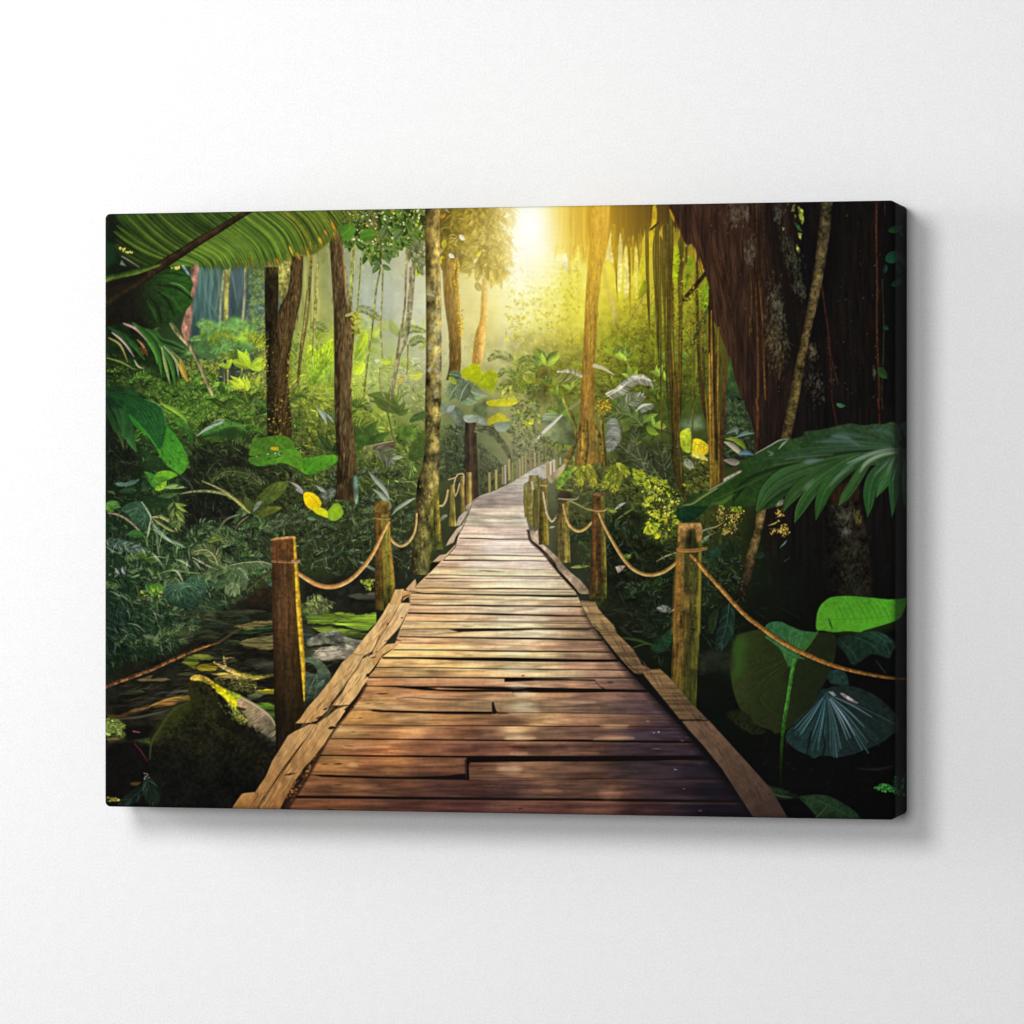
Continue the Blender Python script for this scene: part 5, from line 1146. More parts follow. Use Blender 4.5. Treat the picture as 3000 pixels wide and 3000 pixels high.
    poly(t('I', [(750, 640), (800, 607), (880, 622), (950, 668), (930, 690), (850, 650), (790, 655)]), 'a8843c', 'b89a34', (t('I', [(760, 630)])[0], t('I', [(950, 680)])[0]), 2, 'f', .4, .9)
    poly(t('I', [(1060, 735), (1180, 782), (1220, 815), (1150, 810)]), '6c8420', None, None, 4, 'f', .3, .85)
    poly(t('I', [(1150, 830), (1210, 800), (1320, 865), (1440, 960), (1490, 1060), (1490, 1180), (1400, 1130), (1300, 1090), (1250, 1050), (1240, 980), (1180, 900)]), 'ac9068', '5a5240', (t('I', [(1300, 880)])[0], t('I', [(1340, 1130)])[0]), 3, 'i', .25, .97)
    poly(t('I', [(1150, 880), (1230, 895), (1215, 915), (1170, 905)]), '1c160f', None, None, 2, None, 0, .8)
    poly(t('I', [(1070, 890), (1140, 890), (1200, 960), (1250, 1010), (1200, 1040), (1110, 1010), (1080, 960)]), '6c8418', '3c4c12', (t('I', [(1120, 890)])[0], t('I', [(1150, 1030)])[0]), 4, 'f', .5, .95)
    scatter(t('I', [(1000, 800), (1120, 880), (1250, 1000), (1180, 1040), (1060, 960), (960, 780)]), 260, (5, 15), .4, (1., 1.), 144, 1, 5, '8c9a18', .2, 'b8b420', .8, gain=2.0)
    ribbon(t('I', [(745, 845), (640, 885), (565, 960), (490, 1075), (425, 1180), (405, 1330)]), [3, 6, 7, 7, 6, 2], '4a4c1a', 2.5, .8)
    ribbon(t('I', [(1180, 800), (1320, 872), (1440, 965), (1490, 1060)]), [2, 5, 5, 3], 'd0b898', 2, .7)
    barkmarks(t('I', [(1180, 830), (1330, 880), (1480, 1080), (1480, 1160), (1260, 1040)]), 120, ['7c6c58', 'c8b090', '5c5440', '6c7030'], 26, 816, .5, .9)
    rr = random.Random(145)
    edge = t('I', [(850, 670), (930, 720), (980, 780), (1040, 830), (1080, 900), (1080, 960), (1180, 1030), (1260, 1060), (1330, 1110), (1420, 1150), (1490, 1240)])
    E = smooth(np.array(edge, f4), 14)
    for i in range(190):
        p = E[rr.randrange(len(E))]
        dab(p[0]+rr.gauss(0, 5), p[1]+rr.gauss(3, 5), rr.uniform(6, 18), rr.uniform(4, 8), rr.uniform(.4, 1.6), hx(rr.choice(['14130c', '1a180e', '2a2a10', '0f0f0a', '343010'])), 0, .85)
    poly(t('I', [(1330, 1120), (1490, 1170), (1490, 1330), (1400, 1200)]), '3c382c', '1c1a14', (t('I', [(1400, 1120)])[0], t('I', [(1450, 1320)])[0]), 8, 'f', .4, .7)
    scatter(t('I', [(480, 1060), (740, 860), (1100, 1000), (1400, 1200), (1200, 1700), (480, 1700)]), 420, (4, 12), .5, (1.5, 1.), 146, .6, 1.8, '24240f', .06, '3a3c18', .35)
    ribbon(t('I', [(745, 700), (770, 800), (700, 900), (560, 1000), (450, 1150)]), [10, 34, 40, 34, 20], '33380f', 14, .55)
    ribbon(t('I', [(1000, 830), (1060, 960), (1160, 1060), (1300, 1150), (1440, 1240)]), [20, 40, 40, 36, 20], '0c0b08', 14, .6)
    # bottom-left dark plant, red stem, twig
    ribbon(t('I', [(275, 1195), (330, 1260), (385, 1345)]), [2, 2.5, 1.5], '6c2430', 1.2, .9)
    ribbon(t('I', [(265, 1090), (320, 1100)]), [3, 2], 'a85060', 1.2, .9)
    frond(t('I', [(375, 1480), (400, 1560), (440, 1700)]), 16, 44, 4, '1c3424', '14241a', .7, '2c4434', 2, 30, .9, hl='4c6c54')
    frond(t('I', [(370, 1560), (280, 1640), (160, 1720)]), 14, 36, 4, '1a2e1f', '122018', .7, '34443a', 2, 31, .9, hl='40584a')
    poly(t('I', [(240, 1535), (280, 1525), (330, 1530), (300, 1555), (255, 1552)]), '543c14', None, None, 2.5, None, 0, .85)
    specks(t('I', [(360, 1450), (400, 1450), (400, 1500), (360, 1500)]), 14, ['8c8478', '5c5c54'], (3, 7), 147)
    poly(t('I', [(32, 1655), (100, 1655), (150, 1680), (110, 1690), (32, 1690)]), '7c7420', 'a8903c', (t('I', [(32, 1670)])[0], t('I', [(150, 1680)])[0]), 2, 'f', .6)
    # right of post: mossy flat rocks and pale plant
    poly(t('I', [(1700, 0), (1932, 0), (1932, 120), (1710, 130)]), '3c4c20', None, None, 5, 'f', .4, .9)
    scatter(t('F', [(0, 1860), (120, 1850), (240, 1920), (200, 2010), (0, 2010)]), 160, (8, 26), .25, (1.0, .8), 148, .8, 3, '8c9c3c', .3, 'c0c468', .9, gain=1.5)
    slab('J', [(0, 120), (150, 90), (300, 70), (450, 95), (590, 70), (595, 170), (520, 230), (400, 210), (230, 170), (0, 165)], '7c9a24', '5c7820', True, 'h', .35)
    slab('J', [(40, 200), (200, 190), (330, 215), (530, 260), (470, 290), (330, 290), (150, 260)], '6c8424', '44581c', True, 'h', .3)
    slab('J', [(0, 300), (120, 240), (260, 225), (350, 290), (470, 310), (440, 350), (250, 350), (140, 340), (0, 360)], '8a8c78', '5c5c48', True, 'i', .35)
    slab('J', [(30, 440), (120, 370), (280, 350), (460, 340), (390, 420), (330, 480), (180, 490), (60, 465)], 'a49a84', '746a58', True, 'i', .3)
    slab('J', [(-60, 250), (50, 255), (20, 300), (-60, 320)], '3c4c50', '2c3834', False)
    poly(t('J', [(120, 500), (330, 470), (240, 600), (200, 650), (130, 560)]), '14140e', None, None, 5, None, 0, .9)
    poly(t('J', [(-80, 480), (30, 455), (130, 500), (185, 570), (200, 620), (100, 600), (80, 550), (20, 500), (-80, 520)]), '5c6c50', '4c5c40', (t('J', [(0, 460)])[0], t('J', [(160, 600)])[0]), 1.8, 'f', .15)
    poly(t('J', [(-80, 520), (20, 505), (80, 560), (60, 600), (-80, 590)]), '16160f', None, None, 3, None, 0, .9)
    poly(t('J', [(-60, 590), (60, 600), (130, 590), (210, 640), (140, 730), (60, 830), (0, 880), (-60, 880)]), '4c5c48', '20281c', (t('J', [(0, 600)])[0], t('J', [(20, 860)])[0]), 1.8, 'i', .25)
    for k in range(4):
        ribbon(t('J', [(80, 610), (10+k*25, 700), (-30+k*30, 820)]), [3, 2.5, 1], '7c8c74' if k % 2 else '2c3824', 1.3, .6)
    leaf(*t('J', [(60, 700), (150, 640)]), 18, '3c5440', '5c7460', .1, rib='8c9c88')
    slab('F', [(380, 1850), (470, 1830), (560, 1840), (640, 1810), (640, 1900), (480, 1890)], '5c5c48', '34342a')
    slab('F', [(470, 1520), (540, 1540), (640, 1600), (640, 1625), (570, 1590)], '8c9078', '6c7058', False)
    overgrow(t('J', [(-60, 60), (600, 60), (520, 260), (200, 620), (-60, 860)]), 340, (8, 36), .1, (0, .35), 610, .75, 1.5, .04, '7c7c50', .25, .7, .2, .35, .3)
    specks(t('F', [(500, 1700), (630, 1700), (630, 1790), (560, 1790)]), 60, ['8c9c2c', 'a8a848', '5c6c1c'], (5, 13), 149)

DECKL = None
def deck():
    L = t('J', [(-260, 1820), (-200, 1760), (0, 1440), (120, 1230), (250, 1020), (400, 770), (480, 640), (560, 560), (640, 455), (740, 380), (800, 200), (850, 75), (880, 0)]) + t('F', [(960, 1830), (1040, 1745), (1140, 1650), (1240, 1550), (1400, 1370), (1440, 1230), (1500, 1110), (1550, 980), (1640, 915), (1780, 855), (1932, 785)]) + t('G', [(60, 740), (160, 680), (260, 625), (380, 575)])
    R = t('G', [(400, 570), (330, 640), (230, 720), (110, 800), (105, 960), (140, 1150), (170, 1260), (200, 1350), (300, 1450), (430, 1620), (590, 1800), (620, 1860)]) + t('K', [(640, 100), (740, 250), (900, 470), (1150, 730), (1460, 1060), (1700, 1360), (1960, 1660), (2080, 1850)])
    smp = [(1600, 1370, 'b8aa98'), (1520, 1420, 'b4a898'), (1450, 1460, 'ac9c8c'), (1450, 1530, 'dac4ae'), (1530, 1530, 'd4c2ae'), (1380, 1600, 'e2ccb0'), (1480, 1600, 'e6d4bc'), (1560, 1640, 'e8d8c4'), (1300, 1700, 'e2c09a'), (1450, 1690, 'ecd8b8'), (1580, 1700, 'ead6ba'), (1640, 1720, 'd8c2a4'), (1230, 1760, 'dcb488'), (1250, 1830, 'd8b486'), (1400, 1800, 'e8cca2'), (1550, 1830, 'ecd6b0'), (1480, 1790, 'f0dcb8'), (1670, 1820, 'bc9c78'), (1720, 1870, '94785e'),
           (1150, 1940, 'd4aa70'), (1300, 1930, 'd8ae74'), (1420, 1950, 'dab684'), (1520, 1950, 'e4c694'), (1600, 1940, 'dcbc90'), (1700, 1950, 'a07a62'), (1800, 1960, '785a4a'), (1080, 2030, 'c08c58'), (1200, 2050, 'b8845a'), (1330, 2040, 'b8885e'), (1430, 2050, 'c0946a'), (1530, 2060, 'd4ac7c'), (1600, 2040, 'a87e5c'), (1700, 2060, '80604e'), (1850, 2070, '604844'), (1000, 2120, 'c08c54'), (1200, 2120, 'b88456'), (1330, 2140, '8a6044'), (1430, 2140, '805a44'), (1530, 2130, 'bc9064'), (1620, 2130, '8c6650'), (1750, 2150, '785646'), (1900, 2140, '54404a'),
           (960, 2200, 'bc8850'), (1150, 2200, '9c6840'), (1280, 2210, '7a5036'), (1400, 2200, '6c4838'), (1530, 2190, '8a6048'), (1600, 2210, '70503e'), (1750, 2200, '6a4a3c'), (1950, 2210, '40323a'), (930, 2250, '9c683e'), (1100, 2260, '8a5838'), (1280, 2240, '64402e'), (1450, 2260, '7c5844'), (1560, 2260, '8c664c'), (1680, 2270, '6c4e3e'), (1850, 2270, '4a3a3c'), (2050, 2300, '2c2630'), (930, 2330, '8c5e3c'), (1080, 2320, '74503a'), (1250, 2310, '5c3e34'), (1450, 2310, '60443a'), (1620, 2300, '64483a'), (1750, 2320, '6a4a3c'), (1900, 2310, '44343a'), (2080, 2350, '28222c'), (960, 2380, '8c5c3a'), (1150, 2375, '583830'), (1350, 2375, '4c302c'), (1600, 2385, '5c3c34'), (1850, 2390, '48302e'), (2120, 2390, '241e28')]
    def J(y): return 1770+y*660/1932
    def F(y): return 1170+y*600/1932
    global img
    D = shepard(smp, 4.2)
    D = gauss(D, 5)
    grain = TEX['h']*.10+TEX['f']*.04+TEX['i']*.05
    D = D*(1+grain[..., None]*1.5)
    D = D*1.05
    mid = np.clip(1-np.abs(YY/SC+AY-1740)/260, 0, 1)[..., None]
    D = D*(1+mid*np.array([.03, -.01, -.07], f4))
    dap = np.clip(fbm(150, 34, 360, 4)*1.6, -1, 1)*np.clip((YY/SC+AY-1820)/160, 0, 1)
    D = D*(1+.30*dap[..., None]*np.array([1, .97, .9], f4))
    red = np.clip((YY/SC+AY-2080)/300, 0, 1)[..., None]
    D = D*(1+red*np.array([.0, -.03, -.04], f4))
    D = D*(1-.28*np.clip((XX/SC+AX-1600)/350, 0, 1)*np.clip((YY/SC+AY-2080)/180, 0, 1))[..., None]
    # dark stains that follow the grain
    st = np.clip(np.abs(fbm(120, 10, 300, 4))*1.6, 0, 1)
    D = D*(1-.24*np.clip(.5-st, 0, 1)[..., None]*2)
    wear = np.clip(fbm(46, 7, 340, 4)*1.5, -1, 1)
    D = D*(1+.10*wear[..., None])
    gy = [1380, 1405, 1430, 1455, 1480, 1510, 1540, F(1322)-6, F(1381), F(1472), F(1521), F(1596), F(1665), F(1690), F(1721), F(1785), F(1816), F(1844), F(1891), J(14), J(88), J(146), J(159), J(211), J(293), J(350), J(400), J(473), J(553), J(631), J(722), J(812), J(925), J(1045), J(1167), J(1309), J(1489), J(1671)]
    ya_ = YY/SC+AY-((XX/SC+AX)-1480)*.011
    pid = np.searchsorted(np.array(gy, f4), ya_)
    pr = np.random.default_rng(207)
    sh = pr.integers(-34, 35, len(gy)+1); sh[:14] //= 4
    br = (1+.15*(pr.random(len(gy)+1)-.5)).astype(f4); br[:14] = 1+(br[:14]-1)*.25
    tn = (1+.06*(pr.random((len(gy)+1, 3))-.5)).astype(f4)
    xi = np.clip(np.arange(IW)[None]+sh[pid], 0, IW-1)
    D = D[np.arange(IH)[:, None], xi]*br[pid][..., None]*tn[pid]
    # every board rounds off a little toward its far edge
    P = np.array(L+R, f4)
    r_ = polycov(px(P), 1.5)
    x0, x1, y0, y1, cov = r_
    blend(x0, x1, y0, y1, cov, np.clip(D[y0:y1, x0:x1], 0, 1))
    La = np.array(L); Ra = np.array(R)
    def xl(y): return float(np.interp(y, La[::-1, 1], La[::-1, 0]))
    def xr(y): return float(np.interp(y, Ra[:, 1], Ra[:, 0]))
    r = random.Random(201)
    # fine plank lines far away
    for y in (1400, 1412, 1424, 1437, 1447, 1458, 1466, 1476, 1487, 1497, 1508, 1518, 1530, 1541, 1553, 1565, 1579, 1591, 1604, 1618):
        a_, b_ = xl(y)+4, xr(y)-4
        if b_-a_ < 10: continue
        d = r.uniform(-2, 2)
        ribbon([(a_, y+d), ((a_+b_)/2, y+r.uniform(-1, 1)+1), (b_, y+2)], [1.2, 2.2, 1.5], '6c5a4e', 1.4, .08+.26*r.random())
    # main gaps: (yL, yR, thickness L, M, R, alpha) art px
    gaps = [(F(1310), F(1322), 2.5, 4, 2, .9), (F(1380), F(1382), 2, 1.5, 1, .6), (F(1466), F(1478), 2.5, 4, 3, .9), (F(1518), F(1524), 4, 4, 2, .9), (F(1580), F(1612), 1.5, 2, 1.5, .6), (F(1655), F(1676), 2, 4, 2.5, .85), (F(1688), F(1692), 4, 1, 1, .7), (F(1720), F(1722), 1, 2, 1, .6), (F(1780), F(1790), 2, 4.5, 3, .9), (F(1815), F(1818), 1, 2.5, 2, .6), (F(1828), F(1860), 4, 5.5, 6, .95), (F(1888), F(1895), 1.5, 2, 1.5, .6),
            (J(6), J(22), 3, 5, 5, .95), (J(74), J(102), 5, 6, 4.5, .95), (J(146), J(146), 1.5, 2.5, 1.5, .8), (J(152), J(166), .5, 2, 2, .6), (J(214), J(300-92), 2, 3, 5, .9), (J(280), J(306), 3, 6, 5.5, .95), (J(332), J(372), 1.5, 1, 1, .5), (J(390), J(411), 3, 5, 3, .9), (J(460), J(486), 6, 10, 9, 1.), (J(540), J(566), 3, 3.5, 3, .9), (J(628), J(634), 4, 5, 2, .95), (J(700), J(745), 2, 10, 8, 1.), (J(905), J(946), 1.5, 3, 3, .8), (J(1035), J(1056), 1.5, 4, 2.5, .85), (J(1155), J(1180), 3, 6, 8, 1.), (J(1298), J(1320), 5, 7, 14, 1.), (J(1466), J(1512), 3, 2, 2, .8), (J(1652), J(1690), 9, 9, 7, 1.)]
    prev = None
    for (ya, yb, w0, w1, w2, al) in gaps:
        a_, b_ = xl(ya)+6, xr(yb)-4
        if ya > 2100: a_ += 6
        n = 7
        q = []; ws = []
        for i in range(n):
            u = i/(n-1)
            yy = ya+(yb-ya)*u+r.uniform(-.8, .8)*(1 if w1 > 2 else .6)
            q.append((a_+(b_-a_)*u, yy)); ws.append((np.interp(u, [0, .5, 1], [w0, w1, w2]))*r.uniform(.8, 1.2))
        # worn light lip under, soft shade above
        ribbon([(x, y+w1*.5+2.5) for x, y in q], 3.2, 'fff0d8' if ya < 1990 else 'c89868', 3, .16*al)
        ribbon(q, ws, '17100d' if w1 > 3 else '3a2820', 1.3, al)
    # special gaps, steps and missing chunks
    def gp(k, pts, c='130d0b', soft=1.3): poly(t(k, pts), c, None, None, soft, None, 0, 1, False)
    gp('J', [(1215, 218), (1300, 208), (1560, 205), (1830, 207), (1932, 212), (1932, 222), (1700, 230), (1540, 233), (1420, 236), (1300, 240)], '2a1c16')
    gp('K', [(0, 210), (300, 206), (680, 215), (660, 225), (350, 222), (180, 218), (0, 230)], '2a1c16')
    gp('J', [(1690, 636), (1932, 636), (1932, 660), (1750, 666), (1690, 668)])
    gp('K', [(0, 638), (400, 640), (712, 645), (715, 658), (400, 656), (200, 658), (60, 662), (0, 664)])
    gp('J', [(640, 700), (760, 698), (900, 705), (1000, 712), (1150, 730), (1400, 732), (1932, 735), (1932, 755), (1500, 755), (1250, 752), (1000, 740), (820, 720)])
    gp('K', [(0, 733), (600, 735), (1080, 735), (1140, 742), (1060, 750), (600, 760), (0, 758)])
    gp('J', [(520, 905), (580, 900), (700, 912), (1100, 920), (1583, 920), (1585, 945), (1200, 945), (900, 935), (620, 928), (560, 920)])
    gp('J', [(1582, 840), (1600, 838), (1608, 870), (1620, 910), (1650, 935), (1600, 945), (1585, 940)], '1e1410')
    gp('J', [(1620, 920), (1700, 928), (1740, 942), (1640, 945)], '4a3424')
    gp('J', [(1365, 1312), (1932, 1310), (1932, 1352), (1400, 1358), (1385, 1380), (1392, 1508), (1362, 1508), (1365, 1400)], '120c0b')
    gp('K', [(0, 1312), (500, 1314), (1000, 1310), (1600, 1305), (1640, 1325), (1200, 1345), (600, 1350), (0, 1352)], '120c0b')
    gp('J', [(30, 1462), (200, 1462), (600, 1478), (900, 1482), (1180, 1470), (1362, 1452), (1362, 1508), (900, 1502), (500, 1495), (120, 1482)], '150e0c')
    gp('J', [(1350, 1330), (1366, 1330), (1366, 1460), (1352, 1455)], '3a2820')
    gp('K', [(710, 650), (740, 690), (790, 722), (830, 735), (790, 735), (730, 690)], '1e1611')
    # long cracks
    for k, q, w, c in (('J', [(760, 810), (900, 800), (1050, 812), (1300, 818), (1560, 825)], 3.5, '5c3c28'), ('K', [(200, 885), (420, 880), (700, 858), (900, 848), (1200, 850)], 2.2, '5a4238'), ('K', [(0, 1510), (400, 1505), (760, 1498), (1000, 1490)], 2.5, '2e1e1a'), ('K', [(1000, 1500), (1300, 1510), (1600, 1515)], 1.6, '2e2224'), ('J', [(300, 1045), (600, 1035), (850, 1048), (1100, 1040)], 2.2, '5a3822'), ('J', [(1120, 250), (1250, 245), (1330, 240)], 2.2, '4a342a'), ('J', [(600, 540), (800, 545), (1100, 540)], 2, '4a3424'), ('J', [(780, 330), (1000, 335), (1300, 332)], 1.6, '6a4a34'),
                       ('F', [(1610, 1615), (1730, 1620), (1860, 1626)], 4, '1c1410'), ('F', [(1860, 1135), (1932, 1138)], 2.5, '6c4c40'), ('F', [(1270, 1575), (1360, 1585), (1460, 1588)], 2, '8a4c2c'), ('F', [(1090, 1688), (1200, 1692), (1420, 1690)], 2.6, '3a281e'), ('F', [(1300, 1718), (1500, 1722), (1760, 1724)], 2, '5a4030'), ('G', [(395, 1697), (440, 1690), (490, 1700)], 3, '3a2820'), ('K', [(0, 160), (300, 163), (640, 168)], 1.6, '5c463a'), ('K', [(80, 360), (300, 372), (500, 374)], 1.5, '8a6a54'), ('K', [(910, 785), (975, 795)], 2, '2e2020')):
        ribbon(t(k, q), [.6]+[w]*(len(q)-2)+[.6], c, 1.3, .85)
    # knots, nail holes
    for k, x, y, w, h, c in (('J', 645, 768, 34, 9, '1e140e'), ('J', 525, 852, 18, 4, '5a3820'), ('J', 640, 853, 14, 3, '6a4426'), ('J', 455, 975, 12, 7, '3a2414'), ('J', 395, 1095, 15, 8, '4a4030'), ('J', 365, 1217, 34, 7, '4a2c18'), ('J', 265, 1370, 26, 10, '241812'), ('J', 150, 1372, 22, 6, '3a2418'), ('J', 265, 1550, 22, 6, '2c1a12'), ('J', 200, 1765, 28, 14, '120c0a'), ('J', 1560, 1545, 15, 5, '2a1c18'), ('J', 1680, 1573, 8, 4, '2a1c18'), ('J', 1662, 1395, 8, 4, '3a2820'), ('J', 1480, 1412, 18, 6, '4a3428'), ('K', 72, 1752, 14, 6, '241414'), ('K', 95, 612, 12, 10, 'a06c40'), ('K', 95, 614, 6, 5, '6a3c20'), ('K', 845, 670, 20, 18, '483630'), ('K', 100, 818, 42, 8, 'a07c50'), ('K', 1020, 905, 46, 12, '5c4438'), ('K', 1240, 1240, 30, 10, '5a4840'), ('K', 330, 1385, 14, 5, '7a5c48'), ('K', 770, 1500, 24, 6, '2e2020')):
        x, y = t(k, [(x, y)])[0]
        dab(x, y, w*1.1, h*.5, r.uniform(-.1, .1), hx(c), 0, .85)
    for k, x, y, w, c in (('K', 1165, 1003, 14, 'a8989a'), ('K', 1258, 1095, 7, 'd8d0d4'), ('K', 1215, 1102, 6, 'a89ca0'), ('K', 1400, 1417, 12, '8a8490'), ('K', 1475, 1582, 12, '5c5664'), ('K', 1500, 1140, 14, '8a6c70'), ('K', 1615, 1770, 14, '6c5458'), ('K', 290, 68, 6, '6a6070'), ('K', 1460, 1170, 10, '7a5c58')):
        x, y = t(k, [(x, y)])[0]
        dab(x, y, w, 2.4, .2, hx(c), .1, .9)
    # dappled sun patches
    def sun(k, x, y, w, h, c, a):
        x, y = t(k, [(x, y)])[0]
        P_ = [(x+math.cos(q)*w*.5*r.uniform(.75, 1.2), y+math.sin(q)*h*.5*r.uniform(.75, 1.2)) for q in np.linspace(0, 6.28, 11)[:-1]]
        poly(P_, c, None, None, min(w, h)*.35, 'h', .3, a, mode='s')
    for s in (('J', 1740, 1410, 76, 28, 'd8a878', .42), ('J', 390, 1380, 34, 14, 'c88c50', .4), ('J', 700, 1430, 60, 14, 'b87c48', .3), ('K', 860, 1045, 90, 11, 'd89860', .5), ('K', 860, 1150, 110, 12, 'd89860', .5), ('K', 60, 1150, 90, 14, 'd8a068', .5), ('K', 840, 1620, 50, 34, '9a6440', .45), ('K', 350, 1600, 60, 12, '9a6440', .35), ('K', 90, 900, 90, 34, 'f0d8a8', .28), ('K', 60, 1280, 60, 10, 'c89060', .4), ('K', 560, 1270, 130, 14, '8a5440', .35), ('J', 1760, 1100, 90, 26, 'd8a878', .35), ('J', 900, 980, 120, 26, 'e0b078', .3), ('K', 50, 560, 110, 22, 'ffe4b8', .3), ('K', 80, 130, 150, 14, 'fff0d4', .3), ('K', 320, 50, 110, 12, 'fff0d4', .3), ('K', 30, 430, 90, 12, 'ffe8c0', .3), ('G', 200, 1560, 120, 12, 'fff4e8', .2), ('G', 90, 1720, 130, 12, 'fff0dc', .25), ('J', 300, 1090, 160, 16, 'e8b070', .3), ('J', 520, 1220, 150, 14, 'd8985c', .35), ('J', 700, 880, 190, 14, 'd8a064', .25), ('J', 1000, 790, 160, 12, 'e0b078', .25), ('J', 420, 1560, 120, 16, 'a8683c', .35), ('J', 1100, 1380, 110, 12, 'a8683c', .3), ('K', 560, 840, 130, 10, 'a87858', .3), ('K', 420, 1000, 120, 12, 'a87050', .3), ('F', 1800, 1400, 120, 40, 'f8e8d0', .35), ('F', 1700, 1560, 150, 26, 'f4dcb8', .35), ('J', 1800, 700, 60, 18, 'f0d8a8', .4), ('J', 1850, 770, 60, 14, 'e8c890', .5), ('J', 1850, 880, 50, 26, 'f0d8a8', .25)):
        sun(*s)
    for x, y, w, h, a in ((1500, 1600, 190, 110, .16), (1550, 1720, 240, 120, .14), (1540, 1830, 230, 90, .10), (1400, 1680, 240, 90, .10)):
        glow(x, y, w*.6, h*.6, 'ffe4c0', a, 2.)
    for k, x, y, w, h, c, a in (('J', 1640, 1230, 150, 22, '6a5058', .6), ('J', 1330, 1260, 100, 16, '74505a', .5), ('J', 560, 1250, 80, 10, '8a6450', .5), ('J', 1350, 1090, 110, 26, '9a7870', .5), ('K', 260, 1230, 150, 16, '8a7078', .5), ('K', 1200, 1050, 120, 30, '8a7a88', .5), ('J', 1150, 600, 60, 10, 'b09480', .5), ('J', 1450, 1350, 90, 26, '8a6a68', .5), ('K', 650, 1480, 130, 20, '7a6260', .5)):
        x, y = t(k, [(x, y)])[0]
        P_ = [(x+math.cos(q)*w*.5*r.uniform(.75, 1.2), y+math.sin(q)*h*.5*r.uniform(.75, 1.2)) for q in np.linspace(0, 6.28, 11)[:-1]]
        poly(P_, c, None, None, h*.5, None, 0, a, mode='m')
    # blue-black shade along the right rail
    ribbon(t('K', [(620, 60), (760, 270), (960, 520), (1180, 740), (1500, 1080), (1740, 1370), (1980, 1670), (2120, 1860)]), [8, 12, 20, 30, 34, 38, 42, 44], '120f10', 12, .8)
    ribbon(t('G', [(150, 1240), (180, 1340), (290, 1440), (420, 1600), (600, 1790)]), [5, 7, 7, 9, 12], '1e1510', 3, .9)
    # ---- right rail timbers
    def timber(pts, c0, c1, g, tex='h', amp=.25, k='K'):
        poly(t(k, pts), c0, c1, (t(k, [g[0]])[0], t(k, [g[1]])[0]), 1.3, tex, amp, 1, False)
    timber([(160, 1240), (200, 1232), (215, 1250), (245, 1230), (250, 1330), (330, 1400), (430, 1490), (500, 1580), (560, 1640), (640, 1700), (720, 1800), (730, 1845), (640, 1835), (590, 1770), (530, 1700), (450, 1620), (400, 1550), (310, 1450), (240, 1370), (190, 1340)], 'b09c84', '9a8468', ((180, 1240), (680, 1820)), 'i', .3, 'G')
    timber([(590, -10), (590, -30), (715, -20), (740, 40), (800, 110), (870, 180), (900, 250), (880, 240), (740, 225), (700, 190), (650, 110)], 'a0845c', '8a7048', ((600, 0), (880, 230)))
    timber([(740, 225), (780, 195), (880, 235), (960, 310), (1040, 390), (1100, 490), (1110, 515), (1190, 560), (1100, 600), (1050, 590), (980, 520), (900, 430), (820, 330)], '8a6f48', '6e563c', ((760, 220), (1120, 590)))
    timber([(1110, 575), (1190, 562), (1270, 558), (1340, 620), (1430, 720), (1530, 840), (1600, 910), (1680, 995), (1600, 985), (1480, 990), (1440, 985), (1330, 850), (1190, 680)], '856842', '584532', ((1150, 580), (1600, 980)))
    timber([(1460, 1005), (1590, 995), (1690, 1000), (1810, 1130), (1932, 1265), (2100, 1450), (2230, 1600), (2380, 1860), (2090, 1860), (1960, 1660), (1800, 1410), (1640, 1210), (1520, 1080)], '6c5340', '3c2e27', ((1550, 1010), (2200, 1800)), 'i', .10)
    ribbon(t('K', [(1450, 992), (1560, 998), (1680, 1000)]), [3, 4, 1.5], '1c1410', 1.3, .9)
    ribbon(t('K', [(945, 440), (1000, 520), (1080, 580), (1105, 600)]), [1, 2.5, 2.5, 1], '2a1e14', 1.2, .9)
    ribbon(t('K', [(1190, 562), (1120, 580), (1100, 600)]), 2, '3a2a1c', 1.2, .8)
    ribbon(t('K', [(745, 228), (860, 210), (895, 245)]), 2, '4a3824', 1.2, .7)
    ribbon(t('G', [(140, 1238), (160, 1240), (175, 1320), (220, 1360), (310, 1440), (400, 1540), (420, 1600), (500, 1700), (590, 1790), (640, 1838), (725, 1840)]), [3, 3, 3, 3, 4, 4, 4, 5, 5, 4, 3], '1c130e', 1.3, .95)
    for k, q in (('K', [(700, 160), (720, 195), (760, 215)]), ('K', [(730, 265), (770, 280)])):
        ribbon(t(k, q), [1, 4, 1], '3c3018', 1.4, .9)
    rr = random.Random(207)
    for i in range(230):
        u = rr.random()
        x = 640+u*1480; 
        yc = np.interp(x, [640, 740, 880, 1050, 1190, 1330, 1480, 1690, 1932, 2100], [0, 130, 290, 470, 600, 720, 880, 1110, 1400, 1620])
        w = 40+u*110
        o = rr.uniform(-.32, .32)*w
        p = t('K', [(x+o-10, yc-o*.8-18), (x+o+rr.uniform(20, 70), yc-o*.8+rr.uniform(30, 90))])
        ribbon(p, [rr.uniform(.8, 2), .6], hx(rr.choice(['4a3626', 'a8845c', '5a4432', '8a6c50', '3a2a22']))*(1-.4*u), 1.3, .5)
    # ---- left rail timbers
    def tm(k, pts, c0, c1, g, amp=.10): poly(t(k, pts), c0, c1, (t(k, [g[0]])[0], t(k, [g[1]])[0]), 1.3, 'b', amp*1.1, 1, False)
    # shadow seam on the deck side
    ribbon(t('J', [(-200, 1760), (0, 1440), (150, 1170), (260, 1020), (420, 820), (500, 690)]), [26, 24, 20, 16, 14, 10], '2a1a12', 4, .85)
    specks(t('J', [(-120, 1700), (20, 1420), (160, 1180), (300, 980), (460, 800), (420, 770), (280, 960), (100, 1200), (-60, 1420), (-200, 1640)]), 160, ['5a3a20', '8a5c30', '1c120c', '74481f', '3a2416'], (4, 14), 208, .6)
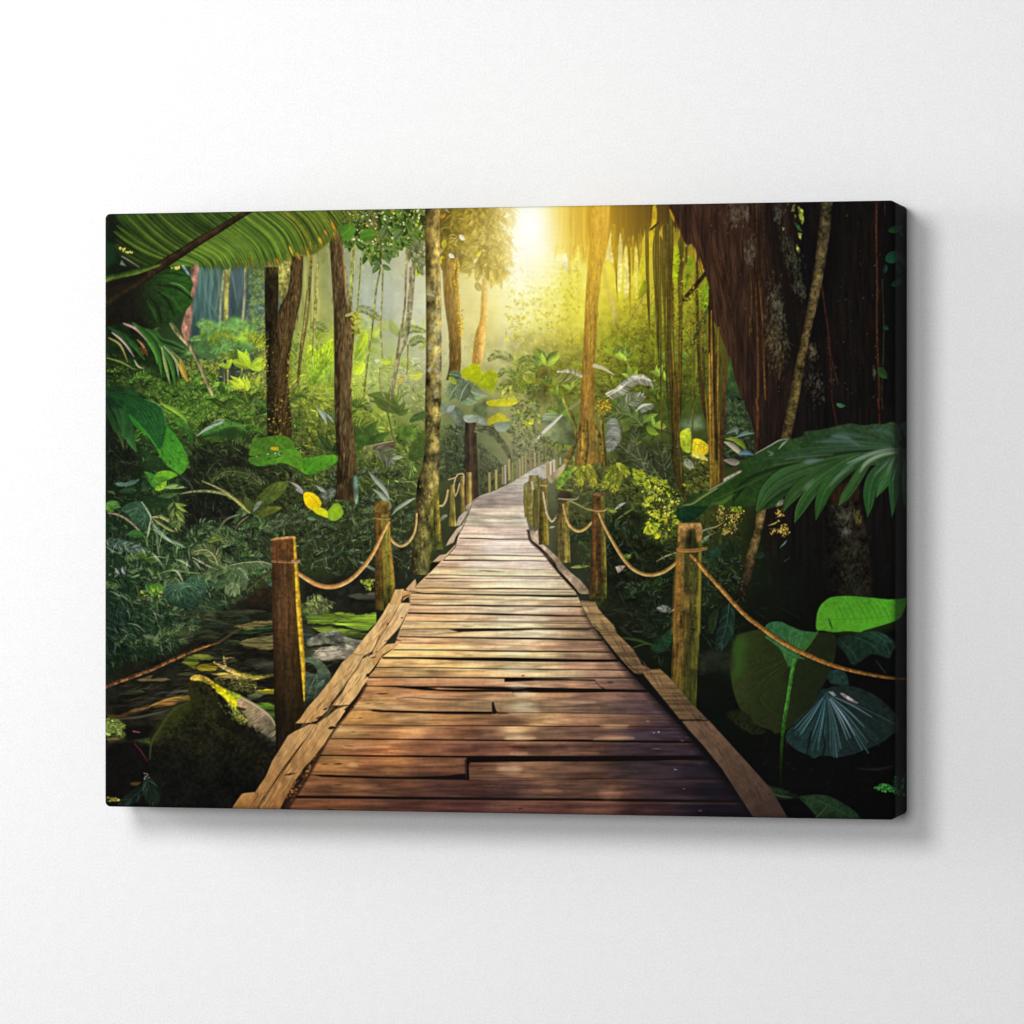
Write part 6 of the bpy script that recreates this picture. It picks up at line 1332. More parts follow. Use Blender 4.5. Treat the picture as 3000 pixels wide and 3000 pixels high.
    # lower-left board (nearest)
    tm('I', [(1100, 1770), (1130, 1720), (1195, 1630), (1220, 1620), (1310, 1612), (1330, 1640), (1250, 1770)], 'b88a50', '8a5c30', ((1150, 1620), (1200, 1760)))
    tm('I', [(1310, 1612), (1400, 1480), (1460, 1340), (1500, 1280), (1590, 1130), (1650, 1090), (1720, 1060), (1790, 1020), (1830, 1030), (1760, 1130), (1660, 1260), (1560, 1420), (1480, 1560), (1330, 1760), (1230, 1770)], 'be9560', '966a3c', ((1700, 1050), (1350, 1700)))
    tm('I', [(1830, 1030), (1932, 960), (2010, 900), (2090, 870), (2085, 910), (1990, 1060), (1900, 1200), (1800, 1330), (1730, 1400), (1640, 1530), (1560, 1680), (1510, 1780), (1320, 1780), (1480, 1560), (1560, 1430), (1660, 1280), (1770, 1120)], 'c69c64', '936538', ((1950, 960), (1500, 1700)))
    # middle / upper boards
    tm('J', [(-100, 1020), (-60, 980), (0, 890), (90, 790), (210, 640), (300, 500), (390, 420), (490, 430), (420, 540), (370, 620), (300, 720), (215, 830), (150, 930), (80, 1000), (0, 1022)], 'd0a86e', 'ba8e56', ((380, 430), (0, 1000)))
    tm('J', [(215, 870), (300, 760), (380, 610), (470, 470), (560, 430), (600, 400), (640, 440), (560, 560), (520, 640), (480, 700), (430, 790), (370, 860), (300, 870)], 'dcb67c', 'd0a468', ((560, 430), (300, 850)))
    tm('J', [(390, 420), (480, 300), (590, 170), (650, 80), (700, -10), (790, -10), (760, 60), (690, 180), (620, 280), (560, 400), (490, 440)], 'e0ba80', 'dab074', ((700, 0), (430, 420)))
    tm('J', [(560, 420), (620, 290), (700, 170), (760, 60), (790, -10), (885, -10), (860, 80), (790, 200), (700, 300), (650, 360), (600, 410)], 'e2be88', 'dab074', ((820, 0), (600, 400)))
    tm('J', [(600, 405), (680, 345), (760, 335), (790, 345), (720, 390), (650, 430), (610, 480), (560, 540), (560, 470)], 'd0a468', 'bc8c54', ((700, 340), (580, 520)))
    tm('F', [(775, 1935), (830, 1795), (910, 1790), (900, 1850), (880, 1935)], 'd4ac72', 'd0a468', ((830, 1800), (820, 1930)))
    tm('F', [(900, 1800), (960, 1810), (975, 1850), (940, 1870), (900, 1900)], 'c89c68', 'b88a54', ((920, 1800), (930, 1890)))
    tm('F', [(930, 1790), (1000, 1715), (1020, 1695), (1030, 1745), (1000, 1800), (960, 1815)], 'c8a67c', 'b89064', ((1010, 1700), (960, 1810)))
    tm('F', [(1180, 1535), (1250, 1470), (1310, 1460), (1390, 1380), (1400, 1365), (1390, 1400), (1290, 1515), (1230, 1530)], 'c4a884', 'b09470', ((1380, 1380), (1200, 1530)))
    tm('F', [(1308, 1383), (1340, 1320), (1410, 1220), (1470, 1180), (1440, 1230), (1400, 1300), (1380, 1350)], 'c8b494', 'b8a080', ((1450, 1200), (1320, 1380)))
    tm('F', [(1395, 1195), (1430, 1110), (1480, 1060), (1520, 1050), (1480, 1130), (1440, 1190)], 'b8ac98', 'a89880', ((1490, 1070), (1410, 1190)))
    tm('F', [(1500, 1000), (1550, 970), (1540, 1020), (1510, 1055), (1495, 1030)], 'a89c8c', '988a78', ((1540, 980), (1500, 1040)))
    ribbon(t('F', [(1550, 970), (1640, 912), (1780, 870), (1850, 830)]), [3, 4, 7, 3], 'b0a494', 1.3, .8)
    poly(t('F', [(1170, 1540), (1240, 1540), (1200, 1590), (1150, 1640), (1160, 1590)]), '17140e', None, None, 2, None, 0, .9)
    # seams, holes and cracks on the left rail
    for k, q, w, c in (('J', [(790, 0), (750, 80), (690, 180), (620, 290), (590, 340)], 3, '8a5c34'), ('J', [(490, 440), (420, 560), (370, 620)], 3.4, '6c4424'), ('J', [(470, 460), (400, 570), (360, 610)], 2, 'e8c890'), ('J', [(620, 270), (600, 310)], 7, '2c1c10'), ('J', [(390, 420), (440, 435), (490, 430)], 2, '7c5430'), ('J', [(385, 715), (350, 750)], 3, '6c4828'), ('J', [(215, 835), (210, 870), (300, 872), (370, 862)], 4, '3a2414'), ('J', [(-90, 1030), (0, 1030), (90, 1000)], 4, '1e140c'),
                       ('I', [(1320, 1770), (1400, 1640), (1480, 1520), (1560, 1400), (1680, 1240), (1720, 1180)], 5, '3a2212'), ('I', [(1310, 1615), (1330, 1640), (1250, 1768)], 2.5, '5a3a20'), ('I', [(1490, 1300), (1525, 1300)], 3, '5a3c22'), ('I', [(1655, 1028), (1780, 1022), (1850, 1030)], 4, '24170d'), ('J', [(860, 60), (800, 190), (690, 310)], 3, '5a3c24'), ('J', [(640, 450), (560, 570), (490, 640)], 6, '24160d'), ('J', [(480, 700), (430, 800), (370, 870), (330, 940), (240, 1040)], 9, '24160d'), ('J', [(660, 320), (740, 300), (805, 318)], 5, '3a281a'),
                       ('F', [(960, 1815), (1000, 1810), (1100, 1830)], 2, '2c1e14'), ('F', [(1285, 1515), (1390, 1400), (1420, 1300), (1480, 1180), (1550, 1000)], 2.2, '3a2c22'), ('F', [(880, 1900), (920, 1860), (975, 1840)], 4, '3a2616'), ('F', [(975, 1850), (970, 1932)], 3, '6c4a2c')):
        ribbon(t(k, q), [1]+[w]*(len(q)-2)+[1.2], c, 1.3, .9)
    for k, x, y, w, h in (('J', 812, 118, 8, 7), ('J', 565, 457, 16, 8), ('J', 595, 408, 9, 5), ('J', 237, 770, 4, 3), ('J', 215, 845, 9, 14), ('J', 110, 975, 24, 16), ('J', 150, 900, 10, 9), ('J', 340, 900, 16, 14), ('I', 1610, 1458, 32, 12), ('I', 1870, 970, 22, 14), ('I', 1910, 900, 12, 9), ('I', 1575, 1215, 3, 3), ('J', 690, 170, 6, 12), ('J', 520, 610, 12, 20), ('J', 210, 1060, 20, 18)):
        x, y = t(k, [(x, y)])[0]
        dab(x, y, w*1.2, h*.55, -.7 if h > w else -.2, hx('2a190e'), 0, .95)
    rr = random.Random(211)
    ry = [0, 420, 640, 870, 1020, 1200, 1400, 1600, 1750]; rx = [790, 515, 365, 195, 75, -30, -170, -300, -400]; rw = [58, 80, 100, 112, 112, 112, 100, 92, 84]
    for i in range(420):
        y = rr.uniform(0, 1720); l = rr.uniform(24, 110); k = rr.uniform(-1, 1)
        q = [(np.interp(v, ry, rx)+k*np.interp(v, ry, rw), v) for v in (y, y+l*.5, y+l)]
        ribbon(t('J', q), [.6, rr.uniform(1, 2.2), .5], rr.choice(['a87c48', 'ecd0a0', '8a6034', 'b88a54', '6c4826', '7c5228']), 1.2, .5)

def posts_and_ropes():
    P1 = ['3c2410', '5a3818', '6c441c', '5a3a18']
    trunk(t('G', [(445, 950), (430, 1150), (425, 1300), (418, 1480)]), t('G', [(540, 950), (540, 1150), (545, 1400), (552, 1600)]), bark(['3c3418', '54481c', '6c5c28', '847430', '6c6020'], None, 'v', .35, 'f', .2))
    poly(t('G', [(440, 880), (540, 870), (560, 950), (440, 950)]), '2e2414', None, None, 4, 'i', .3, .8)
    ribbon(t('G', [(440, 938), (545, 945), (610, 940), (630, 915)]), [3, 4, 3, 1.5], 'b0a078', 1.2, .9)
    ribbon(t('G', [(545, 955), (620, 990), (700, 1030), (760, 1045)]), [5, 5, 5, 4], bark(['a8a060', '848048', '5c5c2c'], None, 'f', .06, 'f', .04), 1.2)
    ribbon(t('G', [(485, 995), (505, 1090), (545, 1190), (620, 1242), (690, 1220), (750, 1160)]), [6, 7, 8, 8, 8, 7], bark(['e0c078', 'b8944c', '7c5c28'], None, 'f', .06, 'f', .04), 1.2)
    trunk(t('G', [(762, 885), (755, 1100), (750, 1300), (740, 1600), (735, 1860)]), t('G', [(872, 885), (874, 1100), (880, 1300), (892, 1600), (892, 1900)]), bark(['34220f', '5c3a18', '4a3416', '54441a', '6c6420'], None, 'v', .35, 'f', .2))
    poly(t('G', [(760, 890), (790, 880), (870, 885), (875, 905), (830, 915), (765, 905)]), '8a6840', '7a5a38', (t('G', [(760, 890)])[0], t('G', [(870, 900)])[0]), 1.5, 'i', .3)
    ribbon(t('G', [(735, 1038), (800, 1050), (870, 1045), (885, 1035)]), [5, 6, 6, 3], bark(['c8a868', '94703c', '5c4020'], None, 'f', .06, 'f', .04), 1.1)
    poly(t('G', [(760, 1840), (840, 1740), (892, 1840), (892, 1960), (735, 1960)]), '26300f', None, None, 12, 'f', .4, .7)
    ribbon(t('G', [(822, 1075), (870, 1190), (940, 1320), (1030, 1470), (1120, 1580), (1220, 1640), (1320, 1655), (1420, 1630), (1500, 1580), (1552, 1535)]), [7, 8, 9, 10, 10, 10, 10, 10, 10, 9], bark(['e0c080', 'b8924c', '8a6830', '54401c'], None, 'f', .06, 'f', .04), 1.2)
    # front right post
    trunk(t('G', [(1572, 1180), (1565, 1350), (1550, 1550), (1540, 1750), (1533, 1932), (1518, 2200), (1506, 2500), (1500, 2930)]), t('G', [(1788, 1180), (1786, 1400), (1784, 1600), (1780, 1932), (1775, 2100), (1766, 2400), (1750, 2560), (1736, 2930)]), bark(['64491c', '84602a', '54481e', '46441c', '605a20'], ['888888', '888480', '848078', '747868', '5c6848'], 'v', .35, 'i', .25), 1.4)
    poly(t('G', [(1570, 1185), (1610, 1170), (1700, 1168), (1785, 1180), (1788, 1330), (1740, 1340), (1730, 1240), (1690, 1225), (1650, 1250), (1610, 1380), (1570, 1390)]), 'b08448', '94642c', (t('G', [(1600, 1180)])[0], t('G', [(1600, 1390)])[0]), 2, 'f', .25, .95)
    poly(t('G', [(1610, 1340), (1640, 1300), (1660, 1240), (1700, 1225), (1725, 1250), (1735, 1310), (1765, 1400), (1760, 1700), (1700, 1800), (1620, 1750), (1610, 1500)]), '20220f', '3c3a16', (t('G', [(1680, 1240)])[0], t('G', [(1680, 1750)])[0]), 10, 'b', .5, .85)
    ribbon(t('G', [(1560, 1450), (1550, 1700), (1540, 1932), (1520, 2200)]), [8, 12, 12, 8], 'a06c24', 5, .7)
    ribbon(t('G', [(1772, 1450), (1770, 1700), (1768, 1932), (1765, 2200)]), [6, 7, 7, 6], '8a7c20', 3, .8)
    specks(t('G', [(1560, 1480), (1775, 1480), (1770, 2300), (1530, 2300)]), 330, ['6c6418', '2c2c10', '8a6c1c', '34340f', '948024', '1c1c0c'], (3, 11), 221, .45, .4)
    for y in (1408, 1424):
        ribbon(t('G', [(1556, y), (1640, y+10), (1740, y+6), (1800, y-6), (1840, y-12)]), [4, 6, 6, 5, 2], bark(['b88a48', '94682c', '5c3c18'], None, 'f', .06, 'f', .04), 1.1)
    # rope to the lower right
    ribbon(t('G', [(1690, 1470), (1760, 1540), (1830, 1630), (1932, 1740)]) + t('L', [(330, 0), (440, 110), (560, 200), (700, 300), (850, 385), (1000, 455), (1150, 515), (1300, 560), (1500, 605), (1680, 632), (1860, 640)]), [9, 11, 12, 12, 12, 12.5, 13, 13, 13, 13, 12, 11, 9, 8, 7], bark(['b88640', '946a2c', '6c481c', '382610'], ['909090', '888888', '888480', '888078', '706860', '504438'], 'f', .15, 'f', .1), 1.2)
    r = random.Random(222)
    RP = smooth(np.array(t('L', [(330, 0), (440, 110), (560, 200), (700, 300), (850, 385), (1000, 455), (1150, 515), (1300, 560), (1500, 605), (1700, 635)]), f4), 12)
    for i in range(0, len(RP)-1):
        p = RP[i]; d = RP[i+1]-p
        dab(p[0], p[1], 9, 2.4, math.atan2(d[1], d[0])-1.0, hx('6a4418'), 0, .4)
        dab(p[0]+d[0]*.5, p[1]+d[1]*.5, 8, 2, math.atan2(d[1], d[0])-1.0, hx('c08a3c')*(1-.45*i/len(RP)), 0, .35)
    # --- left side posts
    trunk(t('F', [(1500, 690), (1495, 850), (1490, 1000)]), t('F', [(1555, 690), (1555, 850), (1556, 985)]), bark(['4c3c1a', '745c2a', '94803c', '6c5a28'], None, 'v', .25))
    trunk(t('F', [(1440, 720), (1435, 900), (1440, 1100)]), t('F', [(1478, 720), (1485, 900), (1500, 1060)]), bark(['443818', '6c5c28', '7c6c34', '94602c'], None, 'v', .25))
    trunk(t('F', [(1345, 810), (1338, 950), (1330, 1230)]), t('F', [(1382, 800), (1392, 950), (1405, 1170)]), bark(['443c18', '6c6028', '8a7a34', 'a8903c'], None, 'v', .25))
    for q, w in (([(1335, 755), (1400, 735), (1420, 708), (1475, 706), (1478, 800)], 4), ([(1400, 740), (1385, 820), (1395, 900)], 4), ([(1440, 795), (1420, 870), (1400, 912)], 4), ([(1330, 860), (1315, 940), (1285, 1000), (1250, 1008)], 6)):
        ribbon(t('F', q), [w]*len(q), bark(['d8c88c', 'b0985c', '7c6838'], None, 'f', .06, 'f', .04), 1.1)
    trunk(t('F', [(1200, 900), (1190, 1100), (1180, 1420)]), t('F', [(1240, 880), (1250, 1080), (1280, 1420)]), bark(['4c4618', '5c5a20', '6c6824', '948424', 'a88c2c'], None, 'v', .3, 'f', .2))
    poly(t('F', [(1180, 1300), (1270, 1330), (1280, 1430), (1200, 1450), (1170, 1400)]), '2c3414', None, None, 9, 'f', .4, .7)
    ribbon(t('F', [(1255, 1130), (1290, 1100), (1315, 1100), (1260, 1145)]), [2, 6, 4, 2], '9c9c84', 1.3, .8)
    ribbon(t('F', [(785, 1310), (830, 1360), (890, 1382), (950, 1350), (1000, 1280), (1025, 1190), (1032, 1080)]), [8, 8, 8, 8, 7, 6, 5], bark(['e8cc90', 'c09c58', '7c5c2c'], None, 'f', .06, 'f', .04), 1.2)
    trunk(t('F', [(640, 975), (632, 1200), (640, 1500), (640, 1800), (642, 1990)]), t('F', [(775, 975), (780, 1200), (800, 1500), (825, 1740), (780, 1990)]), bark(['3c2a12', '5c4018', '6c5620', '6c6a24', 'a87a2c'], ['888078', '888888', '848884', '747c68', '545c44'], 'v', .3, 'i', .25), 1.4)
    poly(t('F', [(640, 985), (680, 955), (740, 955), (775, 980), (770, 1080), (640, 1060)]), '7c6024', '5c4418', (t('F', [(700, 955)])[0], t('F', [(700, 1080)])[0]), 2, 'f', .3, .85)
    ribbon(t('F', [(775, 1300), (790, 1500), (815, 1750)]), [5, 8, 6], 'b8842c', 3, .7)
    ribbon(t('F', [(620, 1118), (680, 1124), (750, 1128), (785, 1124)]), [3, 5, 5, 3], bark(['b89a5c', '8a6c3c', '4c3c1c'], None, 'f', .06, 'f', .04), 1.1)
    specks(t('F', [(645, 1150), (790, 1150), (820, 1800), (645, 1900)]), 150, ['8c8020', '3c3414', '7c6c20', '2c2c10', '94782c'], (3, 10), 223, .45, .4)
    # rope left post -> second post
    ribbon(t('E', [(1832, 1630), (1900, 1675)]) + t('F', [(0, 1695), (90, 1745), (200, 1768), (310, 1750), (420, 1690), (520, 1590), (610, 1470), (680, 1330), (740, 1210), (768, 1160)]), [10, 12, 13, 13, 13, 13, 12, 12, 11, 10, 9, 7], bark(['ecc888', 'd09c54', 'a8743c', '6c4a20'], None, 'f', .06, 'f', .04), 1.2)
    ribbon(t('F', [(20, 1725), (110, 1770), (200, 1785), (300, 1770)]), [2, 3, 3, 2], 'c06c1c', 2, .6)
    # rope coming from far left
    ribbon(t('I', [(20, 705), (140, 660), (300, 605), (450, 545), (600, 475), (760, 405), (880, 360), (1010, 325)]), [13, 12, 11.5, 11, 11, 10, 9, 3], bark(['8a6038', '6a4424', '462c16', '24170c'], None, 'f', .25, 'f', .2), 1.2)
    ribbon(t('I', [(1000, 328), (1100, 260), (1200, 200)]), [7, 7, 6], '4a3a22', 2, .85)
    ribbon(t('E', [(1370, 1800), (1450, 1720), (1560, 1640), (1600, 1610)]), [6, 7, 7, 6], bark(['6c5a30', '4c4020', '2c2414'], None, 'f', .2), 1.6, .85)
    poly(t('E', [(1400, 1850), (1500, 1770), (1610, 1700), (1610, 1932), (1380, 1932)]), '2c1c10', None, None, 12, 'f', .3, .6)
    poly(t('E', [(1560, 1750), (1600, 1715), (1600, 1770)]), '3c6c5c', None, None, 1.6, None, 0, .8, False)
    # front left post
    trunk(t('E', [(1590, 1320), (1600, 1500), (1600, 1932)]) + t('I', [(1464, 300), (1470, 700), (1480, 1000), (1490, 1300)]), t('E', [(1818, 1310), (1830, 1510), (1852, 1932)]) + t('I', [(1715, 400), (1740, 850), (1690, 1010), (1520, 1300)]), bark(['2e1e10', '48301a', '54391f', '483014', '503a14'], ['949088', '888480', '84807c', '5c6054', '3c4038', '2c2c28'], 'v', .22, 'f', .15), 1.4)
    poly(t('E', [(1586, 1322), (1640, 1305), (1720, 1296), (1790, 1291), (1815, 1300), (1820, 1330), (1790, 1318), (1700, 1322), (1610, 1335)]), 'b88c58', 'a87844', (t('E', [(1600, 1320)])[0], t('E', [(1810, 1300)])[0]), 1.3, 'f', .2)
    poly(t('E', [(1598, 1334), (1700, 1324), (1795, 1322), (1800, 1500), (1610, 1510)]), '6c3f1c', None, None, 4, 'f', .2, .6)
    ribbon(t('E', [(1812, 1305), (1822, 1500), (1836, 1700), (1850, 1932)]) + t('I', [(1705, 300), (1725, 600), (1732, 830)]), [7, 8, 11, 14, 14, 11, 3], bark(['e0b838', 'd0a020', '8a6814'], None, 'f', .12, 'f', .1), 1.4)
    for y in (1524, 1534):
        ribbon(t('E', [(1600, y-3), (1700, y), (1800, y+1), (1850, y-8)]), [4, 5, 7, 6], bark(['b88450', '8a5a30', '4c3018'], None, 'f', .06, 'f', .04), 1.1)
    ribbon(t('E', [(1795, 1522), (1830, 1530), (1855, 1522)]), [8, 13, 6], bark(['c8a068', 'a87c48', '6c4a28'], None, 'f', .06, 'f', .04), 1.1)
    for q in (([(1640, 1350), (1650, 1600), (1660, 1900)]), ([(1740, 1350), (1750, 1600), (1760, 1900)]), ([(1700, 1560), (1710, 1700), (1715, 1900)])):
        ribbon(t('E', q), [1, 2.5, 1], '2c190b', 1.5, .6)

def near_posts():
    # --- tiny far posts
    for k, x, y0, y1, w, c in (('F', 1782, 665, 850, 6.5, 'a09048'), ('F', 1830, 700, 830, 3, '5c5434'), ('F', 1868, 620, 800, 4, 'b4ac94'), ('F', 1905, 560, 760, 5, 'a8985c'), ('F', 1845, 640, 800, 5, '8c7c48'), ('F', 1720, 690, 880, 6, '94844c'), ('G', 75, 560, 730, 4, 'a0925c'), ('G', 130, 520, 690, 4, '94865c'), ('G', 215, 500, 640, 4, 'a4946c'), ('G', 255, 490, 620, 3.5, '94865c'), ('G', 5, 600, 780, 5, '7c7c3c'), ('G', 55, 600, 745, 4, '7c7454'), ('G', 100, 535, 720, 4.5, '9a8c5c'), ('G', 170, 505, 655, 3.5, '8a7058'), ('G', 182, 580, 660, 3.5, '8a7058'), ('G', 305, 620, 750, 11, 'b4a890'), ('G', 340, 600, 740, 9, '9c8450'), ('G', 365, 590, 715, 5, 'd0c4a8'), ('G', 395, 565, 690, 6, 'c8b898'), ('G', 412, 570, 680, 4, '9c8c58'), ('G', 430, 560, 650, 4, '7c7048'), ('G', 455, 545, 620, 3.5, 'b0a888'), ('G', 300, 440, 600, 3, '5c5434')):
        ribbon(t(k, [(x+w*.8, y0+6), (x+2+w*.8, y1)]), w, '2c2818', 1.4, .6, flat=True)
        ribbon(t(k, [(x, y0), (x+2, y1)]), w*1.15, c, 1.2, .97, flat=True)
    poly(t('G', [(150, 690), (260, 640), (300, 640), (310, 720), (220, 740), (160, 720)]), 'a8a098', None, None, 3, 'i', .2, .8)
    poly(t('G', [(340, 740), (440, 650), (510, 600), (480, 680), (400, 760), (370, 790)]), 'c0ae90', 'a8946c', (t('G', [(500, 600)])[0], t('G', [(360, 780)])[0]), 3, 'i', .2, .85)
    # right-hand near row, back to front
    G5 = bark(['5c5224', '6c6230', '84783c', '4c4420'], None, 'v', .3, 'f', .2)
    trunk(t('G', [(115, 800), (110, 960), (120, 1080)]), t('G', [(145, 820), (165, 960), (190, 1140)]), G5)
    trunk(t('G', [(160, 705), (150, 820), (130, 1000), (190, 1150)]), t('G', [(250, 730), (260, 900), (262, 1100), (225, 1240)]), G5)
    ribbon(t('G', [(185, 780), (200, 860), (208, 930)]), [4, 4, 2], 'd0c8b0', 1.3, .9)
    trunk(t('G', [(198, 900), (195, 1100), (200, 1180)]), t('G', [(262, 800), (262, 1050), (235, 1230)]), bark(['4a4420', '585024', '6c6434'], None, 'v', .3))
    trunk(t('G', [(270, 755), (262, 1000), (255, 1200), (252, 1340)]), t('G', [(330, 760), (335, 1000), (343, 1200), (346, 1400)]), bark(['3a3418', '54481c', '6c5c24', '7c7030'], None, 'v', .3, 'f', .2))
    ribbon(t('G', [(270, 812), (330, 815)]), 3.5, 'b89a54', 1.2)
    ribbon(t('G', [(295, 880), (315, 1000), (335, 1090), (375, 1150), (412, 1115)]), [5, 6, 6, 6, 4], bark(['d8c8a0', 'b8a880', '8c7c54'], None, 'f', .06, 'f', .04), 1.2)

def big_trunk_right():
    # huge dark buttressed trunk
    P = t('C', [(1480, 80), (1560, 280), (1640, 470), (1720, 480), (1830, 760), (1868, 900), (1870, 1100)]) + t('D', [(10, 1150), (60, 1240), (180, 1520), (230, 1720), (300, 1932)]) + t('H', [(330, 80), (400, 240), (425, 330), (432, 500), (445, 900), (500, 1932)]) + t('L', [(0, 1932), (1900, 1932)]) + [(2700, 2420), (2700, 570), (1980, 570)]
    poly(P, '3a2419', '110e0d', (t('D', [(150, 800)])[0], t('D', [(1050, 900)])[0]), 2, 'v', .34, .98, f=lambda X, Y: np.clip((1740-Y)/260+.12, 0, 1))
    # streaked bark
    r = random.Random(301)
    for i in range(420):
        x = r.uniform(-250, 1850); y = r.uniform(60, 1500); l = r.uniform(90, 420)
        if x < 180 and y+l > 700+x*3.5: continue
        if x < -20 and y+l > 350+(x+250)*2: continue
        u = min(max(x/1100, 0), 1)
        c = hx(r.choice(['4e2e1a', '43281a', '2c1a10', '5a3820', '3a2418', '241610']))*(1-.62*u)
        lean = .10*l
        ribbon(t('D', [(x, y), (x+lean*r.uniform(.3, 1), y+l*.5), (x+lean*r.uniform(.6, 1.6), y+l)]), [1, r.uniform(3, 12), 1], c, 4, .42)
    specks(t('D', [(0, 80), (1700, 70), (1700, 1932), (420, 1932), (200, 1400), (0, 900)]), 700, ['5a4030', '3a2a20', '6c5a48', '1a100c', '0c0808'], (2, 7), 302, .6, .45)
    EDGE = smooth(np.array(t('C', [(1560, 100), (1640, 440), (1730, 500), (1830, 770), (1868, 920), (1872, 1200), (1930, 1500), (1990, 1720), (2100, 2000), (2240, 2180), (2290, 2260)]), f4), 6)
    for i in range(56):
        p = EDGE[r.randrange(len(EDGE)-6)]; x = p[0]+r.uniform(-6, 60); y = p[1]-r.uniform(-30, 60); l = r.uniform(40, 150)
        ribbon([(x, y), (x+l*.10, y+l*.5), (x+l*.22, y+l)], [1, r.uniform(2, 5), .8], r.choice(['24160d', '5c3a20', '6c4824', '2f1d10', '1c120a']), 1.6, .5)
    for i in range(260):
        x = r.uniform(0, 1500); y = r.uniform(70, 1500); l = r.uniform(30, 160)
        if x < 200 and y+l > 500+x*3.5: continue
        u = min(max(x/1100, 0), 1)
        ribbon(t('D', [(x, y), (x+l*.08+r.uniform(-6, 6), y+l*.5), (x+l*.2, y+l)]), [.8, r.uniform(1.5, 3.2), .6], hx(r.choice(['5c3e28', '6c5038', '1a100a', '120b08', '4c301c']))*(1-.55*u), 1.5, .38)
    # main dark clefts
    for q, w, c in (([(880, 80), (900, 400), (860, 700), (900, 1000)], 60, '0b0a0c'), ([(560, 80), (620, 400), (700, 760), (760, 1050), (780, 1500)], 40, '120e0c'), ([(1130, 80), (1120, 500), (1050, 900), (1010, 1300)], 70, '0b090b'), ([(1700, 80), (1720, 900), (1700, 1932)], 60, '08090a'), ([(760, 1200), (780, 1400), (770, 1600)], 30, '10100c')):
        ribbon(t('D', q), [w*.6]+[w]*(len(q)-2)+[w*.6], c, 22, .75)
    # lichen plates
    def lichen(k, x, y, w, h, n, cols, seed, tilt=0.):
        rr = random.Random(seed)
        for i in range(n):
            dy = rr.gauss(0, h*.4); a_, b_ = t(k, [(x+rr.gauss(0, w*.36)+dy*tilt, y+dy)])[0]
            dab(a_, b_, rr.uniform(4, 20), rr.uniform(3, 9), rr.uniform(1.1, 2.), hx(rr.choice(cols))*rr.uniform(.7, 1.05), 0, .25)
    GR = ['746650', '645842', '847660', '4e4232']
    lichen('D', 250, 190, 130, 160, 150, GR, 1)
    lichen('D', 345, 180, 40, 90, 50, GR, 2)
    lichen('D', 385, 540, 80, 190, 130, GR, 3)
    lichen('D', 640, 180, 70, 110, 60, ['5c6450', '4a5040', '6c705c'], 4)
    lichen('D', 770, 600, 110, 300, 170, ['5c6448', '4c5438', '70745a', '3c442c'], 5, .25)
    lichen('D', 850, 880, 80, 130, 60, ['5c5c40', '6c6848'], 6)
    lichen('D', 630, 1050, 110, 290, 190, ['6c6c50', '5c5c3c', '84846a', '50623f'], 7, .12)
    lichen('D', 620, 1380, 170, 260, 230, ['6c643c', '5c542c', '847c54', '4c4424', '8c8060'], 8, .2)
    lichen('D', 650, 1600, 80, 150, 60, ['5c4c20', '6c5c2c'], 9)
    lichen('D', 970, 1490, 70, 110, 60, ['7c7048', '5c5434', '948458'], 10)
    lichen('D', 1000, 1780, 160, 220, 110, ['544c3c', '6c6450', '403828'], 11)
    lichen('D', 1550, 1690, 16, 60, 16, ['7c7860', '5c5c40'], 12)
    # green glimpses
    for q, c in (([(830, 110), (880, 150), (885, 250), (870, 280), (840, 210)], '84902c'), ([(780, 100), (805, 90), (795, 160), (765, 160)], '4c5c20'), ([(790, 255), (840, 290), (870, 350), (830, 330)], '244c24'), ([(830, 360), (865, 370), (860, 430), (838, 400)], '8a8c30'), ([(820, 470), (830, 490), (850, 520), (835, 555), (815, 520)], '74782c'), ([(725, 85), (745, 80), (740, 110)], '4c5c20'), ([(800, 190), (815, 200), (805, 230)], '6c7c28'), ([(680, 310), (710, 320), (690, 340)], '8a8450')):
        poly(t('D', q), c, None, None, 1.6, 'f', .5, .9, False)
    for k in range(6):
        ribbon(t('D', [(835, 140+k*20), (880, 180+k*18)]), 1.6, '3c4414', 1.2, .8)
    # hanging roots over the trunk
    for q, w, c in (([(385, 760), (395, 1000), (390, 1300)], 5, '6c5020'), ([(440, 90), (440, 500), (435, 900), (450, 1300), (455, 1932)], 7, '64401c'), ([(460, 760), (480, 1000), (510, 1300), (510, 1600), (525, 1932)], 7, '7a4c1c'), ([(500, 90), (510, 400), (490, 760)], 5, '4a3420'), ([(1575, 70), (1570, 400), (1580, 800), (1575, 1200), (1588, 1600), (1600, 1932)], 7, '5c3018'), ([(1648, 70), (1650, 200)], 3, '5a2a1c'), ([(1055, 850), (1075, 1000), (1110, 1250), (1135, 1500), (1150, 1932)], 6, '54281a'), ([(1100, 1350), (1160, 1600), (1210, 1790)], 4, '4a281a'), ([(380, 1150), (370, 1330)], 4, '6c5420'), ([(1625, 800), (1640, 1300), (1620, 1932)], 4, '3a3420')):
        vine(t('D', q), w*.85, hx(c)*.78, hx(c)*.6, .85)
    for q, w, c in (([(440, 0), (455, 150), (445, 330), (440, 500)], 8, '6c3c18'), ([(1150, 0), (1180, 150), (1200, 250)], 6, '54281a'), ([(1590, 0), (1598, 120), (1600, 230)], 8, '6c3418'), ([(1625, 0), (1630, 90)], 4, '4a3a28')):
        vine(t('H', q), w*.85, hx(c)*.78, hx(c)*.6, .9)
    # green gap behind roots
    poly(t('D', [(180, 1530), (210, 1620), (240, 1760), (295, 1932), (150, 1932), (165, 1760)]), '3c5c24', '2c4424', (t('D', [(190, 1540)])[0], t('D', [(220, 1930)])[0]), 2, 'i', .3)
